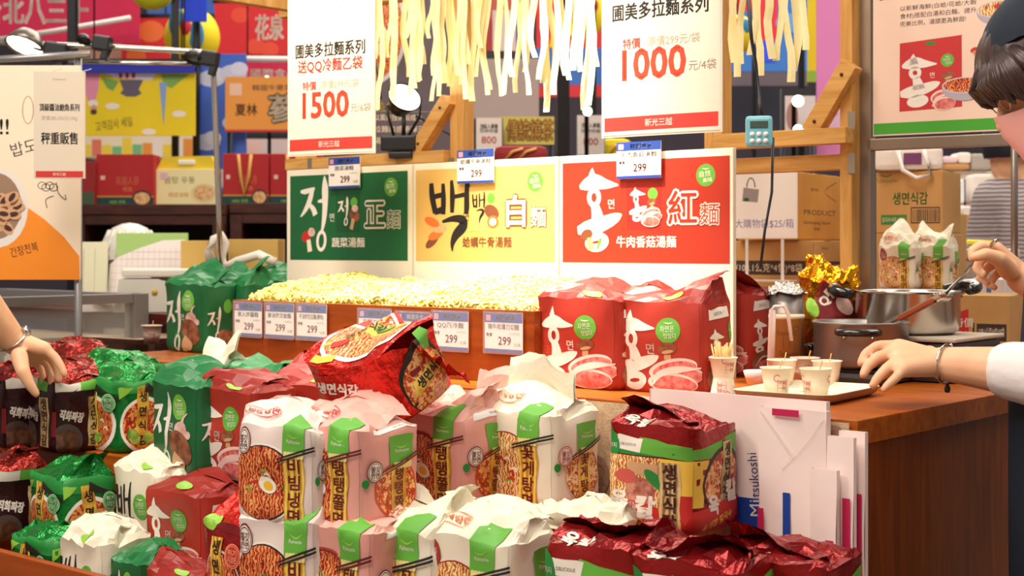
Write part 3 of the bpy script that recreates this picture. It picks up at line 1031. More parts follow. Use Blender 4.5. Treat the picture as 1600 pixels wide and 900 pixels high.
# the spill past the bin's near end
for i in range(260):
    x = rg.uniform(BX1 - .06, BX1 - .01); y = rg.uniform(BY0 + .06, BY1 - .03); z = heap_z(BX1 - .03, y) + rg.uniform(-.01, .018)
    a = rg.uniform(0, 6.28); r = .01
    hp.tube([Vector((x + r * math.cos(a + t), y + r * math.sin(a + t), z + .004 * math.sin(3 * t))) for t in (0, .8, 1.6, 2.4)], .0021, 4, 0, False)
o = hp.build('noodle_heap', NOOD)
tag(o, 'heap of curly yellow raw noodles filling the wooden bin', 'noodles', kind='stuff')
# ------------------------------------------------------------------ packs on the counter
def lab(s): return s
GH = 'red hand-lettered noodle packs'; GJ = 'green hand-lettered noodle packs'; GB = 'cream noodle packs'; GS = 'green foil noodle packs'
GD = 'dark foil noodle packs'; GT = 'pink noodle packs'; GBI = 'pale pink noodle packs'; GC = 'white crab noodle packs'; GY = 'maroon foil noodle packs'
A_, B_, C_ = .80, .62, .525
pack(HONG, (900, 606), CT, -3, 'red noodle pack with white brush lettering, standing against the noodle bin corner', GH, 1, 1.2)
pack(HONG, (1026, 614), CT, 0, 'red noodle pack with white brush lettering, in the middle of the counter group of three', GH, 2, 1.25)
pack(HONG, (1107, 585), CT, -4, 'red noodle pack half hidden behind the cup of wooden picks', GH, 3, -1.3)
pack(JEONG, (288, 550), CT, -4, 'green noodle pack with garlic picture standing beside the sample tray on the counter', GJ, 1, .5)
pack(JEONG, (350, 548), CT, -2, 'green noodle pack on the counter cut off by the first price tag of the bin', GJ, 2, .7)
pack(JEONG, (404, 532), CT, 6, 'green noodle pack behind the bin end, only its folded top showing', GJ, 3, .9)

# ---- back rows on the upper step
pack(SPICY, (156, 704), A_, -6, 'green foil pack with a bowl of red soup, beside the customer hand, second row up', GS, 1, 1.2)
pack(JAJANG, (64, 704), A_, -8, 'dark foil pack with white lettering touched by the customer hand', GD, 1, 1.2)
pack(JAJANG, (-14, 698), A_, -6, 'dark foil pack at the picture edge under the customer wrist', GD, 2, 1.3)
pack(JEONG, (272, 738), A_, -8, 'green noodle pack with mushroom and garlic standing between green foil and red packs', GJ, 4, .8)
pack(HONG, (350, 748), A_, -6, 'red noodle pack with orange lit folds, next to the green mushroom pack', GH, 4, 1.2)
pack(TANG, (672, 790), A_, 0, 'pink noodle pack, shorter view, between the stacked pink pack and the white crab pack', GT, 2, 1.1)
pack(CRAB, (806, 792), A_, 0, 'white crab noodle pack standing alone in front of the tan cloth', GC, 1, -.2)
pack(YUK, (1015, 826), A_, 4, 'maroon foil pack with green collar standing upright before the paper carrier bags', GY, 1, -1.5)
FLAT = Design('flatcrab', .150, .085, .014, .012, .035, PAPER_WHITE, PAPER_WHITE_T, crumple=1.8)
p = onY(893, 800, 1.805)
pack(FLAT, (p.x, p.y, A_), A_, 6, 'white crumpled noodle pack lying flat between the white crab pack and upright maroon pack', GC, 6, 1.4)
# second file, mostly tops
pack(BAEK, (-2.57, 1.99, A_), A_, -10, 'cream pack with a tall crumpled paper top behind the green mushroom pack', GB, 2, .2, h=.165, frontpix=False)
pack(JEONG, (-2.40, 1.99, A_), A_, -4, 'green pack lying low behind the red one, only a folded top in view', GJ, 5, 1.3, frontpix=False)
pack(HONG, (-2.19, 1.965, A_), A_, 5, 'red pack with orange folds behind the stacked pale pink pack', GH, 5, .9, frontpix=False)
pack(JAJANG, (-3.32, 2.02, A_), A_, -5, 'dark foil pack with coppery wrinkled top at the very back, near the hand', GD, 3, 1.4, h=.17, frontpix=False)
pack(JAJANG, (-3.13, 2.02, A_), A_, 6, 'dark foil pack with coppery wrinkled top at the back, behind green foil', GD, 4, .8, h=.17, frontpix=False)
pack(SPICY, (-2.93, 2.01, A_), A_, 3, 'green foil pack at the back with only its shiny crumpled top showing', GS, 4, 1.3, h=.165, frontpix=False)
pack(TANG, (-1.99, 2.0, A_), A_, 2, 'pink pack hidden under the tumbled red foil pack', GT, 5, 1.2, h=.125, frontpix=False)
pack(TANG, (-1.75, 2.015, A_), A_, 3, 'pink pack with a tall ragged edge behind the other pink packs', GT, 3, .1, h=.145, frontpix=False)

# ---- front rows on the lower step
pack(SPICY, (72, 864), B_, -10, 'green foil pack with a bowl of red soup in the row above the wooden rail', GS, 2, 1.3)
pack(JAJANG, (-28, 844), B_, -12, 'dark foil pack cut by the picture edge in the row above the wooden rail', GD, 5, 1.2)
low(BAEK, 212, 1.712, -8, 'cream pack with black brush lettering wedged between green foil and red packs', GB, 1, 1.4, .178)
pack(HONG, (270, 898), .632, -5, 'red noodle pack with white label strip, in front below the other red pack', GH, 6, 1.4, h=.150)
low(BIBIM, 432, 1.525, 14, 'pale pink pack under the stacked one, low in front', GBI, 2, 1.5, d=.075)
low(TANG, 526, 1.555, 0, 'pink pack low in front, supporting the stacked pink pack', GT, 4, 1.5)
low(CRAB, 615, 1.61, 2, 'white crab noodle pack low in front, beside the low pink pack', GC, 2, 1.3)
low(CRAB, 728, 1.63, 4, 'white crab noodle pack low in front, beside the maroon packs', GC, 3, 1.25)
pack(BIBIM, (430, 818), A_ + .005, 14, 'pale pink pack stacked on another, with an egg on its picture', GBI, 1, 1.5, d=.075)
pack(TANG, (510, 821), A_ + .005, 2, 'pink pack stacked in front, its side face turned to the aisle', GT, 1, 1.15)
low(YUK, 922, 1.655, 6, 'maroon foil pack low in front beside the white crab packs', GY, 2, -1.5, .194)
low(YUK, 1066, 1.665, 8, 'maroon foil pack low in front below the upright maroon pack', GY, 3, -1.5, .190)
low(YUK, 1206, 1.80, 6, 'maroon foil pack low in front of the paper carrier bags', GY, 4, -1.5, .178)
# small shiny red pack beside the red one
RF = Pr(); 
RF.rect(0, 138, 120, 150, DRED); RF.ell(30, 150, 22, 14, LG)
bowl(RF, 62, 50, 52, 60, SOUP_RED, ink((210, 190, 180)), .1, ink((60, 20, 20)))
band(RF, 52, 0, 130, 32, '생면식감', BAND, DBR, bold=.05)
badge(RF, 96, 104, 19, 21, ink((238, 150, 110)), RED, '튀기지않은', ink((250, 190, 150)))
REDP = Design('redfoil', .13, .12, .150, .035, .04, FOIL_MAR, FOIL_RED, front=RF, crumple=1.3)
pack(REDP, (352, 822), B_, -4, 'shiny red foil pack with a yellow noodle band between red and pale pink packs', 'red foil noodle packs', 2, 1.5, sh=True)

# ---- lowest packs in the tray
def tray_pack(D, px, rz, lb, group, seed, lean):
    p = onY(px, 880, 1.552)
    return pack(D, (p.x, p.y, C_ + .001), C_ + .001, rz, lb, group, seed, lean)
LOW = Design('lowspicy', .15, .10, .142, .02, .04, FOIL_GREEN, FOIL_GREEN_T, front=SPICY.front, side=SPICY.side, crumple=1.3, fd=135, fh=158)
tray_pack(LOW, 48, 0, 'low green foil pack just above the wooden rail', GS, 3, 1.4)
LOWB = Design('lowbaek', .15, .10, .160, .035, .05, PAPER_WHITE, PAPER_WHITE_T, front=BAEK.front, side=BAEK.side, crumple=1.7, fw=185, fh=170)
tray_pack(LOWB, 126, 0, 'cream pack with wide crumpled top just above the wooden rail', GB, 3, 1.45)
LOWJ = Design('lowjeong', .11, .10, .145, .02, .04, PAPER_GREEN, PAPER_GREEN_T, front=JEONG.front, side=JEONG.side, fw=185, fh=170)
tray_pack(LOWJ, 197, 0, 'low green pack in front of the cream one above the wooden rail', GJ, 6, 1.4)
tray_pack(Design('lowhong', .15, .10, .140, .02, .04, PAPER_RED, PAPER_RED_D, front=HONG.front, side=HONG.side, fw=185, fd=90, fh=170), 266, 0, 'lowest red pack, only its orange top above the picture edge', GH, 7, 1.4)

# ---- the tumbled red foil pack lying on the others, picture face up
F1 = Pr()                                     # upper face: bowl picture, washed out by the lamp
F1.ell(80, 66, 74, 58, EGGW); F1.ell(80, 66, 66, 51, SOUP_ORG)
for i in range(7): F1.stroke([(20 + 8 * i, 36 + 7 * i), (60 + 6 * i, 60 + 4 * i), (126 + 2 * i, 70 + 6 * i)], [4, 7, 4], ink((244, 206, 90)))
F1.ell(104, 84, 18, 12, VEG); F1.ell(50, 46, 14, 10, RED); F1.text('생면식감', 76, 74, 17, DBR, .04, rot=.5)
F1.rect(24, 4, 62, 18, YEL)
S1 = Pr()                                     # front face
S1.text('생면식감', 56, 84, 25, WH, .05, rot=-.12, width=74); S1.rect(92, 68, 116, 80, ink((230, 190, 170))); S1.text('튀기지않은', 104, 74, 6, DRED, 0)
S1.text('=', 16, 96, 14, YEL, .03)
S2 = Pr()
S2.ell(70, 62, 60, 66, BK); S2.ell(72, 56, 56, 60, SOUP_ORG)
S2.poly([(34, 40), (120, 62), (122, 92), (34, 66)], BAND); S2.text('생면식감', 80, 66, 21, BK, .05, rot=.26)
badge(S2, 86, 22, 18, 18, ink((246, 210, 150)), ink((226, 120, 60)), '튀기지않은', WH)
S2.poly([(78, 108), (104, 106), (106, 138), (84, 142)], GR); S2.rect(36, 78, 62, 88, DRED)
TUM = Design('tumbled', .195, .145, .112, .012, .03, FOIL_RED, FOIL_RED, front=S1, side=S2, crumple=2.2, bulge=.012, r=.03)
tp = onZ(606, 652, .957)
tm = thing('noodle_pack', 'big shiny red foil pack tumbled on its side on top of the pink packs', 'noodle pack', (tp.x - .02, tp.y + .03, .975), math.radians(8), 'red foil noodle packs')
tm.rotation_euler = (math.radians(24), math.radians(-5), math.radians(2))
Gt = pouch_grids(TUM.w, TUM.d, TUM.h, .02, .02, 1.5, 11, **TUM.kw)
ringt = np.concatenate([g[:, :-1] for g in Gt], axis=1)[:VS.index(1) + 1]
bt = MB().grid(ringt, 0, False, True); n = ringt.shape[1]
bt.f.append(list(range(n))[::-1]); bt.m.append(0); bt.sm.append(False)
bt.build('pouch_body', FOIL_RED, tm)
# its upper face, gently domed
ug = np.linspace(0, 1, 14)
UPG = []
front_e, back_e = Gt[0][VS.index(1)], Gt[2][VS.index(1)][::-1]
for v in np.linspace(0, 1, 9):
    row = []
    for i in range(len(US)):
        a, b_ = front_e[i], back_e[i]
        p = a * (1 - v) + b_ * v
        p = p + np.array([0, 0, .016 * math.sin(PI * v) * math.sin(PI * (.1 + .8 * US[i])) ** .5])
        row.append(p)
    UPG.append(row)
UPG = np.array(UPG)
MB().grid(UPG, 0, True).build('upper_face', FOIL_RED, tm)
_VS = VS
def wrap_on(co, G, U, V):
    global VS
    keep = VS; VS = list(V)
    r = wrap(co, G, U)
    VS = keep
    return r
VV = list(np.linspace(0, 1, 9))
_c = F1.cut(US, VV, 160, 132)
P_ = wrap_on(_c[0], UPG, US, VV)
me = bpy.data.meshes.new('upper_print'); me.from_pydata(P_.tolist(), [], _c[1])
for m in _c[3]: me.materials.append(m)
me.polygons.foreach_set('material_index', _c[2]); me.update()
put('upper_print', me, tm)
put('front_print', print_mesh('front_print', 'tumf', S1, Gt[0], US, 148, 125), tm)
put('side_print', print_mesh('side_print', 'tums', S2, Gt[1], UD, 150, 125), tm)
# crimped end flap
ef = MB()
ef.grid([[(.095 + .035 * t + .006 * math.sin(s * 14 + t * 3), .01 + .06 * (s - .3) * (1 + .5 * t), .115 - .085 * s * (1 + .3 * t) + .008 * math.sin(s * 25 + t * 5)) for s in np.linspace(0, 1, 14)] for t in np.linspace(0, 1, 6)], 0, False)
ef.build('end_flap', FOIL_RED, tm)
# ------------------------------------------------------------------ boards behind the bin
FOAM = mat('white foam board', (240, 230, 208), .5)
PG, PB, PD = ink((24, 96, 52), .45), ink((222, 178, 100), .45), ink((174, 48, 30), .45)
def board_face(kind):
    P = Pr(); W_, H_ = 445, 225
    bgc = {'g': PG, 'b': PB, 'r': PD}[kind]
    fg = {'g': WH, 'b': BK, 'r': WH}[kind]
    P.rect(0, 0, W_, H_, bgc)
    {'g': brush_jeong, 'b': brush_baek, 'r': brush_hong}[kind](P, {'g': 40, 'b': 42, 'r': 44}[kind], 24, {'g': 118, 'b': 142, 'r': 116}[kind], {'g': 198, 'b': 180, 'r': 188}[kind], fg)
    P.text('면', {'g': 166, 'b': 170, 'r': 138}[kind], {'g': 112, 'b': 108, 'r': 130}[kind], 24, fg, .01)
    # the pack pictured in the middle
    x0, y0 = 182, 72
    P.poly([(x0, y0), (x0 + 90, y0), (x0 + 92, y0 + 104), (x0 - 2, y0 + 106)], {'g': DGR, 'b': ink((226, 180, 104)), 'r': ink((168, 30, 26))}[kind])
    {'g': brush_jeong, 'b': brush_baek, 'r': brush_hong}[kind](P, x0 + 6, y0 + 18, 44, 76, fg)
    P.ell(x0 + 68, y0 + 78, 13, 13, GR)
    if kind == 'g':
        P.ell(x0 + 70, y0 + 44, 20, 15, MUSH, rot=-.4); P.stroke([(x0 + 66, y0 + 36), (x0 + 58, y0 + 8)], [12, 12], TAN); P.ell(x0 + 72, y0 + 62, 12, 9, GARL)
    elif kind == 'b':
        P.ell(x0 + 70, y0 + 46, 24, 16, BRN, rot=-.4); P.ell(x0 + 74, y0 + 22, 18, 15, ORG); P.ell(x0 + 74, y0 + 22, 11, 9, CREAM)
    else:
        mushroom(P, x0 + 66, y0 + 58, 22); beef(P, x0 + 66, y0 + 26, 50, 42)
    out_, in_ = {'g': (WH, PG), 'b': (BRN, CREAM), 'r': (WH, PD)}[kind]
    c = {'g': '正', 'b': '白', 'r': '紅'}[kind]
    P.text(c, 328, 118, 78, out_, .10); P.text(c, 328, 118, 78, in_, .015 if kind != 'b' else .045)
    P.text('麵', 396, 104, 50, out_, .06); P.text('麵', 396, 104, 50, in_, -.006 if kind != 'b' else .02)
    t = {'g': '蔬菜湯麵', 'b': '蛤蠣牛骨湯麵', 'r': '牛肉香菇湯麵'}[kind]
    P.text(t, {'g': 228, 'b': 236, 'r': 232}[kind], 46, 27, BRN if kind == 'b' else WH, .03, width={'g': 124, 'b': 156, 'r': 158}[kind])
    green_seal(P, 386, 186, 24, 24, '自然', '美味', ink((96, 160, 60)))
    if kind == 'g':
        P.ell(64, 62, 18, 14, RED, rot=.3); P.ell(86, 74, 14, 12, GARL); P.stroke([(74, 54), (80, 22)], [15, 18], CREAM)
    elif kind == 'b':
        for i in range(4): P.ell(56 + 12 * (i % 3), 48 + 16 * i, 26, 11, [BRN, ORG, TAN, ORG][i], rot=.6 - .3 * i)
    else:
        P.ell(70, 62, 17, 12, BRN, rot=.3); P.stroke([(78, 56), (82, 28)], [14, 18], TAN); P.ell(96, 76, 15, 10, FAT, rot=-.8); P.stroke([(100, 30), (110, 54)], [5, 8], GR)
    return P
bx = [-3.037, -2.557, -2.090, -1.623]
for i, (k, lb) in enumerate((('g', 'green board with white brush lettering and mushroom, first behind the noodle bin'), ('b', 'beige board with black brush lettering, middle one behind the noodle bin'), ('r', 'red board with white brush lettering, nearest of the three behind the noodle bin'))):
    x0, x1 = bx[i], bx[i + 1]
    t = thing('menu_board', lb, 'board', ((x0 + x1) / 2, 2.60, CT), 0, 'boards behind the noodle bin')
    MB().box((0, 0, .24), (x1 - x0 - .006, .012, .48), 0, .001).build('foam_panel', FOAM, t)
    P = board_face(k); Q = Pr(); Q.put(P, -.2225, 0, .001)
    Q.build('board_print', t, (0, -.0064, 1.214 - CT), step=.00006)

# ------------------------------------------------------------------ price tags
TAGB = ink((44, 70, 150), .35); TAGW = mat('tag card', (240, 232, 226), .35); TAGT = ink((60, 56, 60)); NUM = ink((190, 44, 40))
def price_tag(lb, loc, rz, name, w=.098, h=.078, tiltx=0., group='299 price tags', pocket=True):
    t = thing('price_tag', lb, 'price tag', loc, rz, group)
    t.rotation_euler = (tiltx, 0, rz)
    MB().box((0, 0, 0), (w, .0016, h), 0).build('card', TAGW, t)
    P = Pr()
    P.rect(-w / 2, h * .5 - h * .24, w / 2, h / 2, TAGB); P.rect(-w / 2, -h / 2, w / 2, -h * .42, TAGB)
    P.text('韓國美食', w * .06, h * .38, h * .155, WH, .02, width=w * .5)
    P.rect(-w * .46, h * .30, -w * .34, h * .45, ink((220, 150, 160)))
    P.text(name, 0, h * .15, h * .16, TAGT, .015, width=min(w * .82, w * .15 * len(name)))
    P.text('售價', -w * .38, -h * .06, h * .10, TAGT, .03)
    P.text('(100克/包)', w * .3, -h * .02, h * .07, ink((150, 146, 146)), 0, width=w * .26)
    P.text('299', w * .03, -h * .20, h * .30, NUM, .03)
    P.text('元/袋', w * .36, -h * .30, h * .10, TAGT, 0)
    P.build('tag_print', t, (0, -.0009, 0), step=.00004)
    if pocket:
        MB().box((0, -.0030, 0), (w * 1.06, .0008, h * 1.10), 0).build('clear_pocket', mat('clear vinyl', (255, 255, 255), .08, alpha=.10), t)
    return t
for px, py, y, nm, lb, d in ((538, 270, 2.584, '蔬菜湯麵', 'price tag clipped on the top edge of the green board', 0), (743, 260, 2.584, '蛤蠣牛骨湯麵', 'price tag clipped on the top edge of the beige board', 0), (998, 250, 2.584, '牛肉香菇湯麵', 'price tag clipped on the top edge of the red board', .0)):
    p = onY(px, py, y)
    price_tag(lb, p, 0, nm, .118, .080, 0, '299 price tags on the boards', False)
for k, (px, py, nm) in enumerate(((388, 499, '家人炸醬麵'), (437, 501, '麥油炸文蛤麵'), (487, 503, '牛油炸生拉麵(辣味)'), (586, 512, '花蟹刀切麵'), (646, 517, '乾拌冷麵'), (704, 517, 'QQ乃冷麵'), (787, 520, '辣牛肉薄刀切麵'))):
    p = onY(px, py, BY0 - .008)
    o_ = ['first', 'second', 'third', 'fourth', 'fifth', 'sixth', 'last']
    price_tag(o_[k] + ' price tag along the front of the noodle bin, counted from its far end', p, 0, nm, .100, .078, (.0, .0, .0, .0, .02, .0, 0)[k], '299 price tags on the bin')

# ------------------------------------------------------------------ pine frame over the counter
FY = 3.0
fr = thing('pine_frame', 'pine post and beam frame standing behind the sampling counter', 'frame', (0, 0, 0))
GALV = mat('zinc bracket', (170, 160, 150), .4, .8)
px_ = {k: onY(v, 300, FY).x for k, v in dict(a=478, b=722, c=1122, d=1329).items()}
for k in 'abcd':
    zf = 0 if k == 'a' else CT + .001
    MB().box((px_[k], FY, (zf + 1.98) / 2), (.05 if k != 'd' else .03, .045, 1.98 - zf), 0, .002).build('post', PINE, fr)
zb = lambda py: onY(1230, py, FY).z
def beam(x0, x1, y, z, h=.036, dp=.04):
    MB().box(((x0 + x1) / 2, y, z), (x1 - x0, dp, h), 0, .002).build('beam', PINEX, fr)
beam(px_['c'] + .025, px_['d'] + .02, FY - .042, zb(219))
beam(px_['c'] + .025, px_['d'] - .015, FY, zb(257))
beam(px_['a'] - .04, px_['b'] - .025, FY - .03, onY(640, 249, FY).z, .034)
beam(px_['a'] - .1, px_['d'] + .1, FY, 1.985, .045, .05)
def brace(p0, p1, y):
    a, b = onY(*p0, y), onY(*p1, y)
    d = b - a; an = math.atan2(d.z, d.x)
    MB().box((0, 0, 0), (d.length + .02, .036, .042), 0, .002, RY(-an)).build('brace', PINEX, fr, (a + b) / 2)
    for q in (a + d * .12, a + d * .88):
        MB().lathe([(0.0001, 0), (.004, .0), (.004, .003), (.0001, .003)], 10, rot=RX(PI / 2)).build('screw', mat('dark hole', (60, 36, 20), .7), fr, (q.x, y - .0178, q.z))
brace((1328, 106), (1272, 202), FY - .03)
brace((700, 160), (655, 234), FY - .03)
for py in (190, 255):
    p = onY(1330, py, FY - .026)
    MB().box((p.x, p.y + .0015, p.z), (.018, .003, .045), 0).build('bracket', GALV, fr)
for p0 in ((484, 255), (705, 255)):
    p = onY(*p0, FY - .05)
    MB().box((p.x, p.y, p.z), (.018, .003, .03), 0).build('bracket', GALV, fr)
# arms that carry the signs and noodle rods, above the picture
for k in 'abcd':
    MB().box((px_[k], FY - .30, 1.985), (.035, .56, .035), 0, .002).build('arm', PINE, fr)

# ------------------------------------------------------------------ hanging price signs
def price_sign(lb, p, rz, title, sub, num, unit, tail, brand=True, w=.27, h=.42, bow=.006):
    t = thing('price_sign', lb, 'price sign', p, rz, 'hanging price signs')
    N = 12
    def bend(x): return bow * (2 * x / w) ** 2
    b = MB()
    b.grid([[(x, bend(x), z) for x in np.linspace(-w / 2, w / 2, N)] for z in (0, h)])
    g2 = [[(x, bend(x) + .003, z) for x in np.linspace(-w / 2, w / 2, N)] for z in (0, h)]
    b.grid(g2)
    b.box((-w / 2, bow + .0015, h / 2), (.001, .003, h)); b.box((w / 2, bow + .0015, h / 2), (.001, .003, h))
    b.build('sign_card', mat('sign card', (216, 203, 184), .5), t)
    P = Pr(); k = w / .27
    P.raw([(x_, z_) for x_ in np.linspace(-.49 * w, .49 * w, 13) for z_ in (.004, h - .004)], [(2 * i, 2 * i + 2, 2 * i + 3, 2 * i + 1) for i in range(12)], mat('sign card', (216, 203, 184), .5))
    up = .010 if sub else .034; u2 = 0 if sub else .020
    P.raw([(x_, z_) for x_ in np.linspace(-.128 * k, .128 * k, 13) for z_ in (.012, .040)], [(2 * i, 2 * i + 2, 2 * i + 3, 2 * i + 1) for i in range(12)], ink((206, 50, 40))); P.text('新光三越', 0, .026, .016, WH, .02)
    if brand: P.text('Pulmuone', 0, .352, .018, ink((120, 112, 108)), 0)
    P.text(title, 0, .250, .036, BK, .035, width=.215 * k)
    if sub: P.text(sub, 0, .213, .033, ink((206, 50, 40)), .03, width=.20 * k)
    P.text('特價', -.062 * k, .166 + u2, .022, ink((206, 60, 44)), .03); P.text('/原價299元/袋', .03 * k, .166 + u2, .021, ink((160, 140, 120)), 0, width=.12 * k)
    P.text(num, -.012 * k, .112 + up, .086, NUM2, .04, width=.142 * k)
    P.text(unit, .095 * k, .098 + up, .022, ink((140, 120, 104)), 0, width=.058 * k)
    co = P.L
    vs_, fs, ms, mats = P.flat(.00007)
    vs_ = [(x, y + bend(x) - .0004, z) for x, y, z in vs_]
    me = bpy.data.meshes.new('sign_print'); me.from_pydata(vs_, [], fs)
    for m in mats: me.materials.append(m)
    me.polygons.foreach_set('material_index', ms); me.update()
    put('sign_print', me, t)
    for s_ in (-1, 1):
        MB().tube([(s_ * w * .35, bow * .5, h - .008), (s_ * w * .30, .06, tail)], .0012, 5).build('hanging_cord', mat('nylon cord', (220, 214, 204), .4), t)
    return t
NUM2 = ink((216, 60, 34))
p = W(514, 242, 3.45); price_sign('white hanging price sign reading 1500 over six packs', p, math.radians(9), '圃美多拉麵系列', '送QQ冷麵乙袋', '1500', '元/6袋', .55, w=.262)
p = W(1029, 211, 2.88); price_sign('white hanging price sign reading 1000 over four packs', p, math.radians(3), '圃美多拉麵系列', None, '1000', '元/4袋', .55, w=.278)

# ------------------------------------------------------------------ noodle strands drying in the air
STR = mat('dried noodle strand', (250, 236, 168), .5, var=(14, (252, 244, 204)), sss=.1)
def rod(x0, x1, y, z, lb):
    o = MB().tube([(x0, y, z), (x1, y, z)], .008, 10).build('drying_rod', PINEX)
    tag(o, lb, 'rod')
RZ_ = 1.955
groups = [('strand of pale noodle hanging just beside the 1500 sign', [(583, 88), (587, 92), (591, 172), (607, 90), (612, 152), (616, 160)]),
          ('strand of pale noodle hanging over the glowing spotlight', [(634, 60), (637, 120), (642, 150), (648, 138), (652, 128), (656, 126), (661, 100), (672, 60), (675, 158), (680, 118), (685, 150), (690, 100), (694, 130), (699, 120), (703, 135)]),
          ('strand of pale noodle hanging before the pine post', [(717, 118), (722, 132), (727, 155), (731, 100), (738, 158), (744, 120), (751, 75), (760, 148), (765, 140), (783, 150), (788, 148)]),
          ('strand of pale noodle hanging close by the 1000 sign', [(801, 120), (806, 145), (820, 112), (826, 148), (836, 90), (843, 124), (848, 130), (853, 175), (859, 140), (866, 148), (872, 96), (884, 118), (889, 125), (897, 110), (908, 112), (913, 172), (920, 165), (926, 98), (931, 104)]),
          ('strand of pale noodle in the gap past the 1000 sign', [(1147, 98), (1151, 120), (1159, 100), (1172, 86), (1188, 118)]),
          ('strand of pale noodle hanging near the pink banner', [(1207, 92), (1213, 95), (1235, 128), (1240, 112), (1258, 78)])]
rg = random.Random(12)
xr = []
ORD = 'first second third fourth fifth sixth seventh eighth ninth tenth eleventh twelfth thirteenth fourteenth fifteenth sixteenth seventeenth eighteenth nineteenth'.split()
for lb, gl in groups:
    for oi, (px, py) in enumerate(gl):
        y = 2.56 + rg.uniform(-.03, .03)
        q = onY(px, py, y); xr.append(q.x)
        L = RZ_ - q.z; n = 14
        wv = rg.uniform(.003, .010); ph = rg.uniform(0, 6); wd = rg.uniform(.0058, .0085); tw = rg.uniform(-.5, .5)
        b = MB(); G = []
        for k in range(n):
            s_ = k / (n - 1); z = L * (1 - s_)
            xx = wv * math.sin(ph + s_ * 9) * s_ - wv * math.sin(ph + 9) * 1 + (rg.uniform(-.0015, .0015)); yy = .4 * wv * math.cos(ph + s_ * 7)
            a = .35 + tw * math.sin(s_ * 7 + ph)
            ca, sa = math.cos(a) * wd, math.sin(a) * wd
            G.append([(xx - ca, yy - sa, z), (xx, yy - .0012, z), (xx + ca, yy + sa, z), (xx, yy + .0012, z)])
        b.grid(G, 0, False, True)
        b.f.append([0, 1, 2, 3]); b.m.append(0); b.sm.append(False); m_ = 4 * (n - 1); b.f.append([m_, m_ + 1, m_ + 2, m_ + 3]); b.m.append(0); b.sm.append(False)
        o = b.build('noodle_strand', STR, None, (q.x, y, q.z))
        tag(o, lb.replace('strand of', ORD[oi] + ' strand of') + ', from the far side', 'noodle strand', lb.replace('strand of pale noodle', 'pale noodle strands'))
rod(min(xr) - .1, max(xr) + .1, 2.56, RZ_ - .002, 'thin rod above the picture from which the noodle strands hang')

# ------------------------------------------------------------------ lamps
BLK = mat('black plastic', (24, 24, 28), .4); GLOW = mat('lamp glass', (255, 250, 235), .3, emit=((255, 246, 224), 14.)); CHR = mat('chrome', (210, 206, 200), .15, 1.)
BLKM = mat('black metal', (30, 30, 34), .35, .5)
def spotlight(p):
    t = thing('spot_lamp', 'glowing black spotlight clipped on the pine beam behind the beige board', 'lamp', p)
    M = Matrix.Rotation(math.radians(18), 3, 'Y') @ Matrix.Rotation(math.radians(-62), 3, 'X').inverted()
    pass
    dirv = (-F_ * .70 + R_ * .36 + Vector((0, 0, .52))).normalized()
    q = dirv.to_track_quat('Z', 'Y').to_matrix()
    c = Vector((.024, 0, .148))
    MB().lathe([(.012, -.06), (.028, -.05), (.036, -.02), (.048, .0), (.051, .010), (.049, .010), (.042, .0)], 28, c=c, rot=q).build('lamp_head', BLKM, t)
    MB().lathe([(.0001, .010), (.03, .009), (.048, .005)], 28, c=c, rot=q).build('lamp_glass', GLOW, t)
    b = MB()
    for s_ in (-1, 1):
        b2 = MB().tube([c + R_ * (.047 * s_) + Vector((0, 0, -.02)), c + R_ * (.045 * s_) + Vector((0, 0, -.05)), Vector((.012, 0, .04)) + R_ * .02 * s_], .0045, 8)
        b2.build('bracket_arm', BLK, t)
    MB().tube([c + Vector((0, 0, -.05)), Vector((.012, .01, .04))], .006, 8).build('bracket_arm', BLK, t)
    MB().box((.012, 0, .02), (.105, .06, .044), 0, .006, RZ(YAW * .6)).build('clamp', BLK, t)
    MB().box((.02, 0, -.014), (.07, .05, .018), 0, .004, RZ(YAW * .6)).build('clamp_jaw', BLK, t)
    l = bpy.data.lights.new('spot_lamp_light', 'SPOT'); l.energy = 10; l.color = (1, .9, .74); l.spot_size = 2.0; l.spot_blend = .6; l.shadow_soft_size = .04
    o = bpy.data.objects.new('spot_lamp_light', l); COL.objects.link(o); o.parent = t; o.location = c + dirv * .03
    o.rotation_euler = dirv.to_track_quat('-Z', 'Y').to_euler()
p = onY(622, 244, FY - .05); p.z = onY(640, 249, FY).z + .022
spotlight(p)
cb = MB().tube([p + Vector((-.04, -.03, .15)), p + Vector((-.06, -.02, .21)), p + Vector((-.09, 0, .26))], .0035, 6)
tag(cb.build('power_cord', BLK), 'short black cord rising from the glowing spotlight', 'cord')
cb = MB().tube([p + R_ * .05 + Vector((0, 0, .10)), p + R_ * .16 + Vector((0, 0, .04)), p + R_ * .24 + Vector((0, 0, -.02))], .003, 6)
tag(cb.build('power_cord', BLK), 'black cord slanting from the spotlight towards the pine post', 'cord')
cb = MB().tube([W(1168, -20, 2.75), W(1174, 60, 2.75), W(1181, 100, 2.75), W(1187, 160, 2.74), W(1189, 178, 2.72)], .0035, 6)
tag(cb.build('power_cord', BLK), 'black cord hanging down to the blue timer', 'cord')
cb = MB().tube([W(1208, 215, 2.9), W(1206, 300, 2.9), W(1195, 360, 2.88), W(1188, 420, 2.86)], .003, 6)
tag(cb.build('power_cord', BLK), 'thin black cord dangling below the pine beams', 'cord')

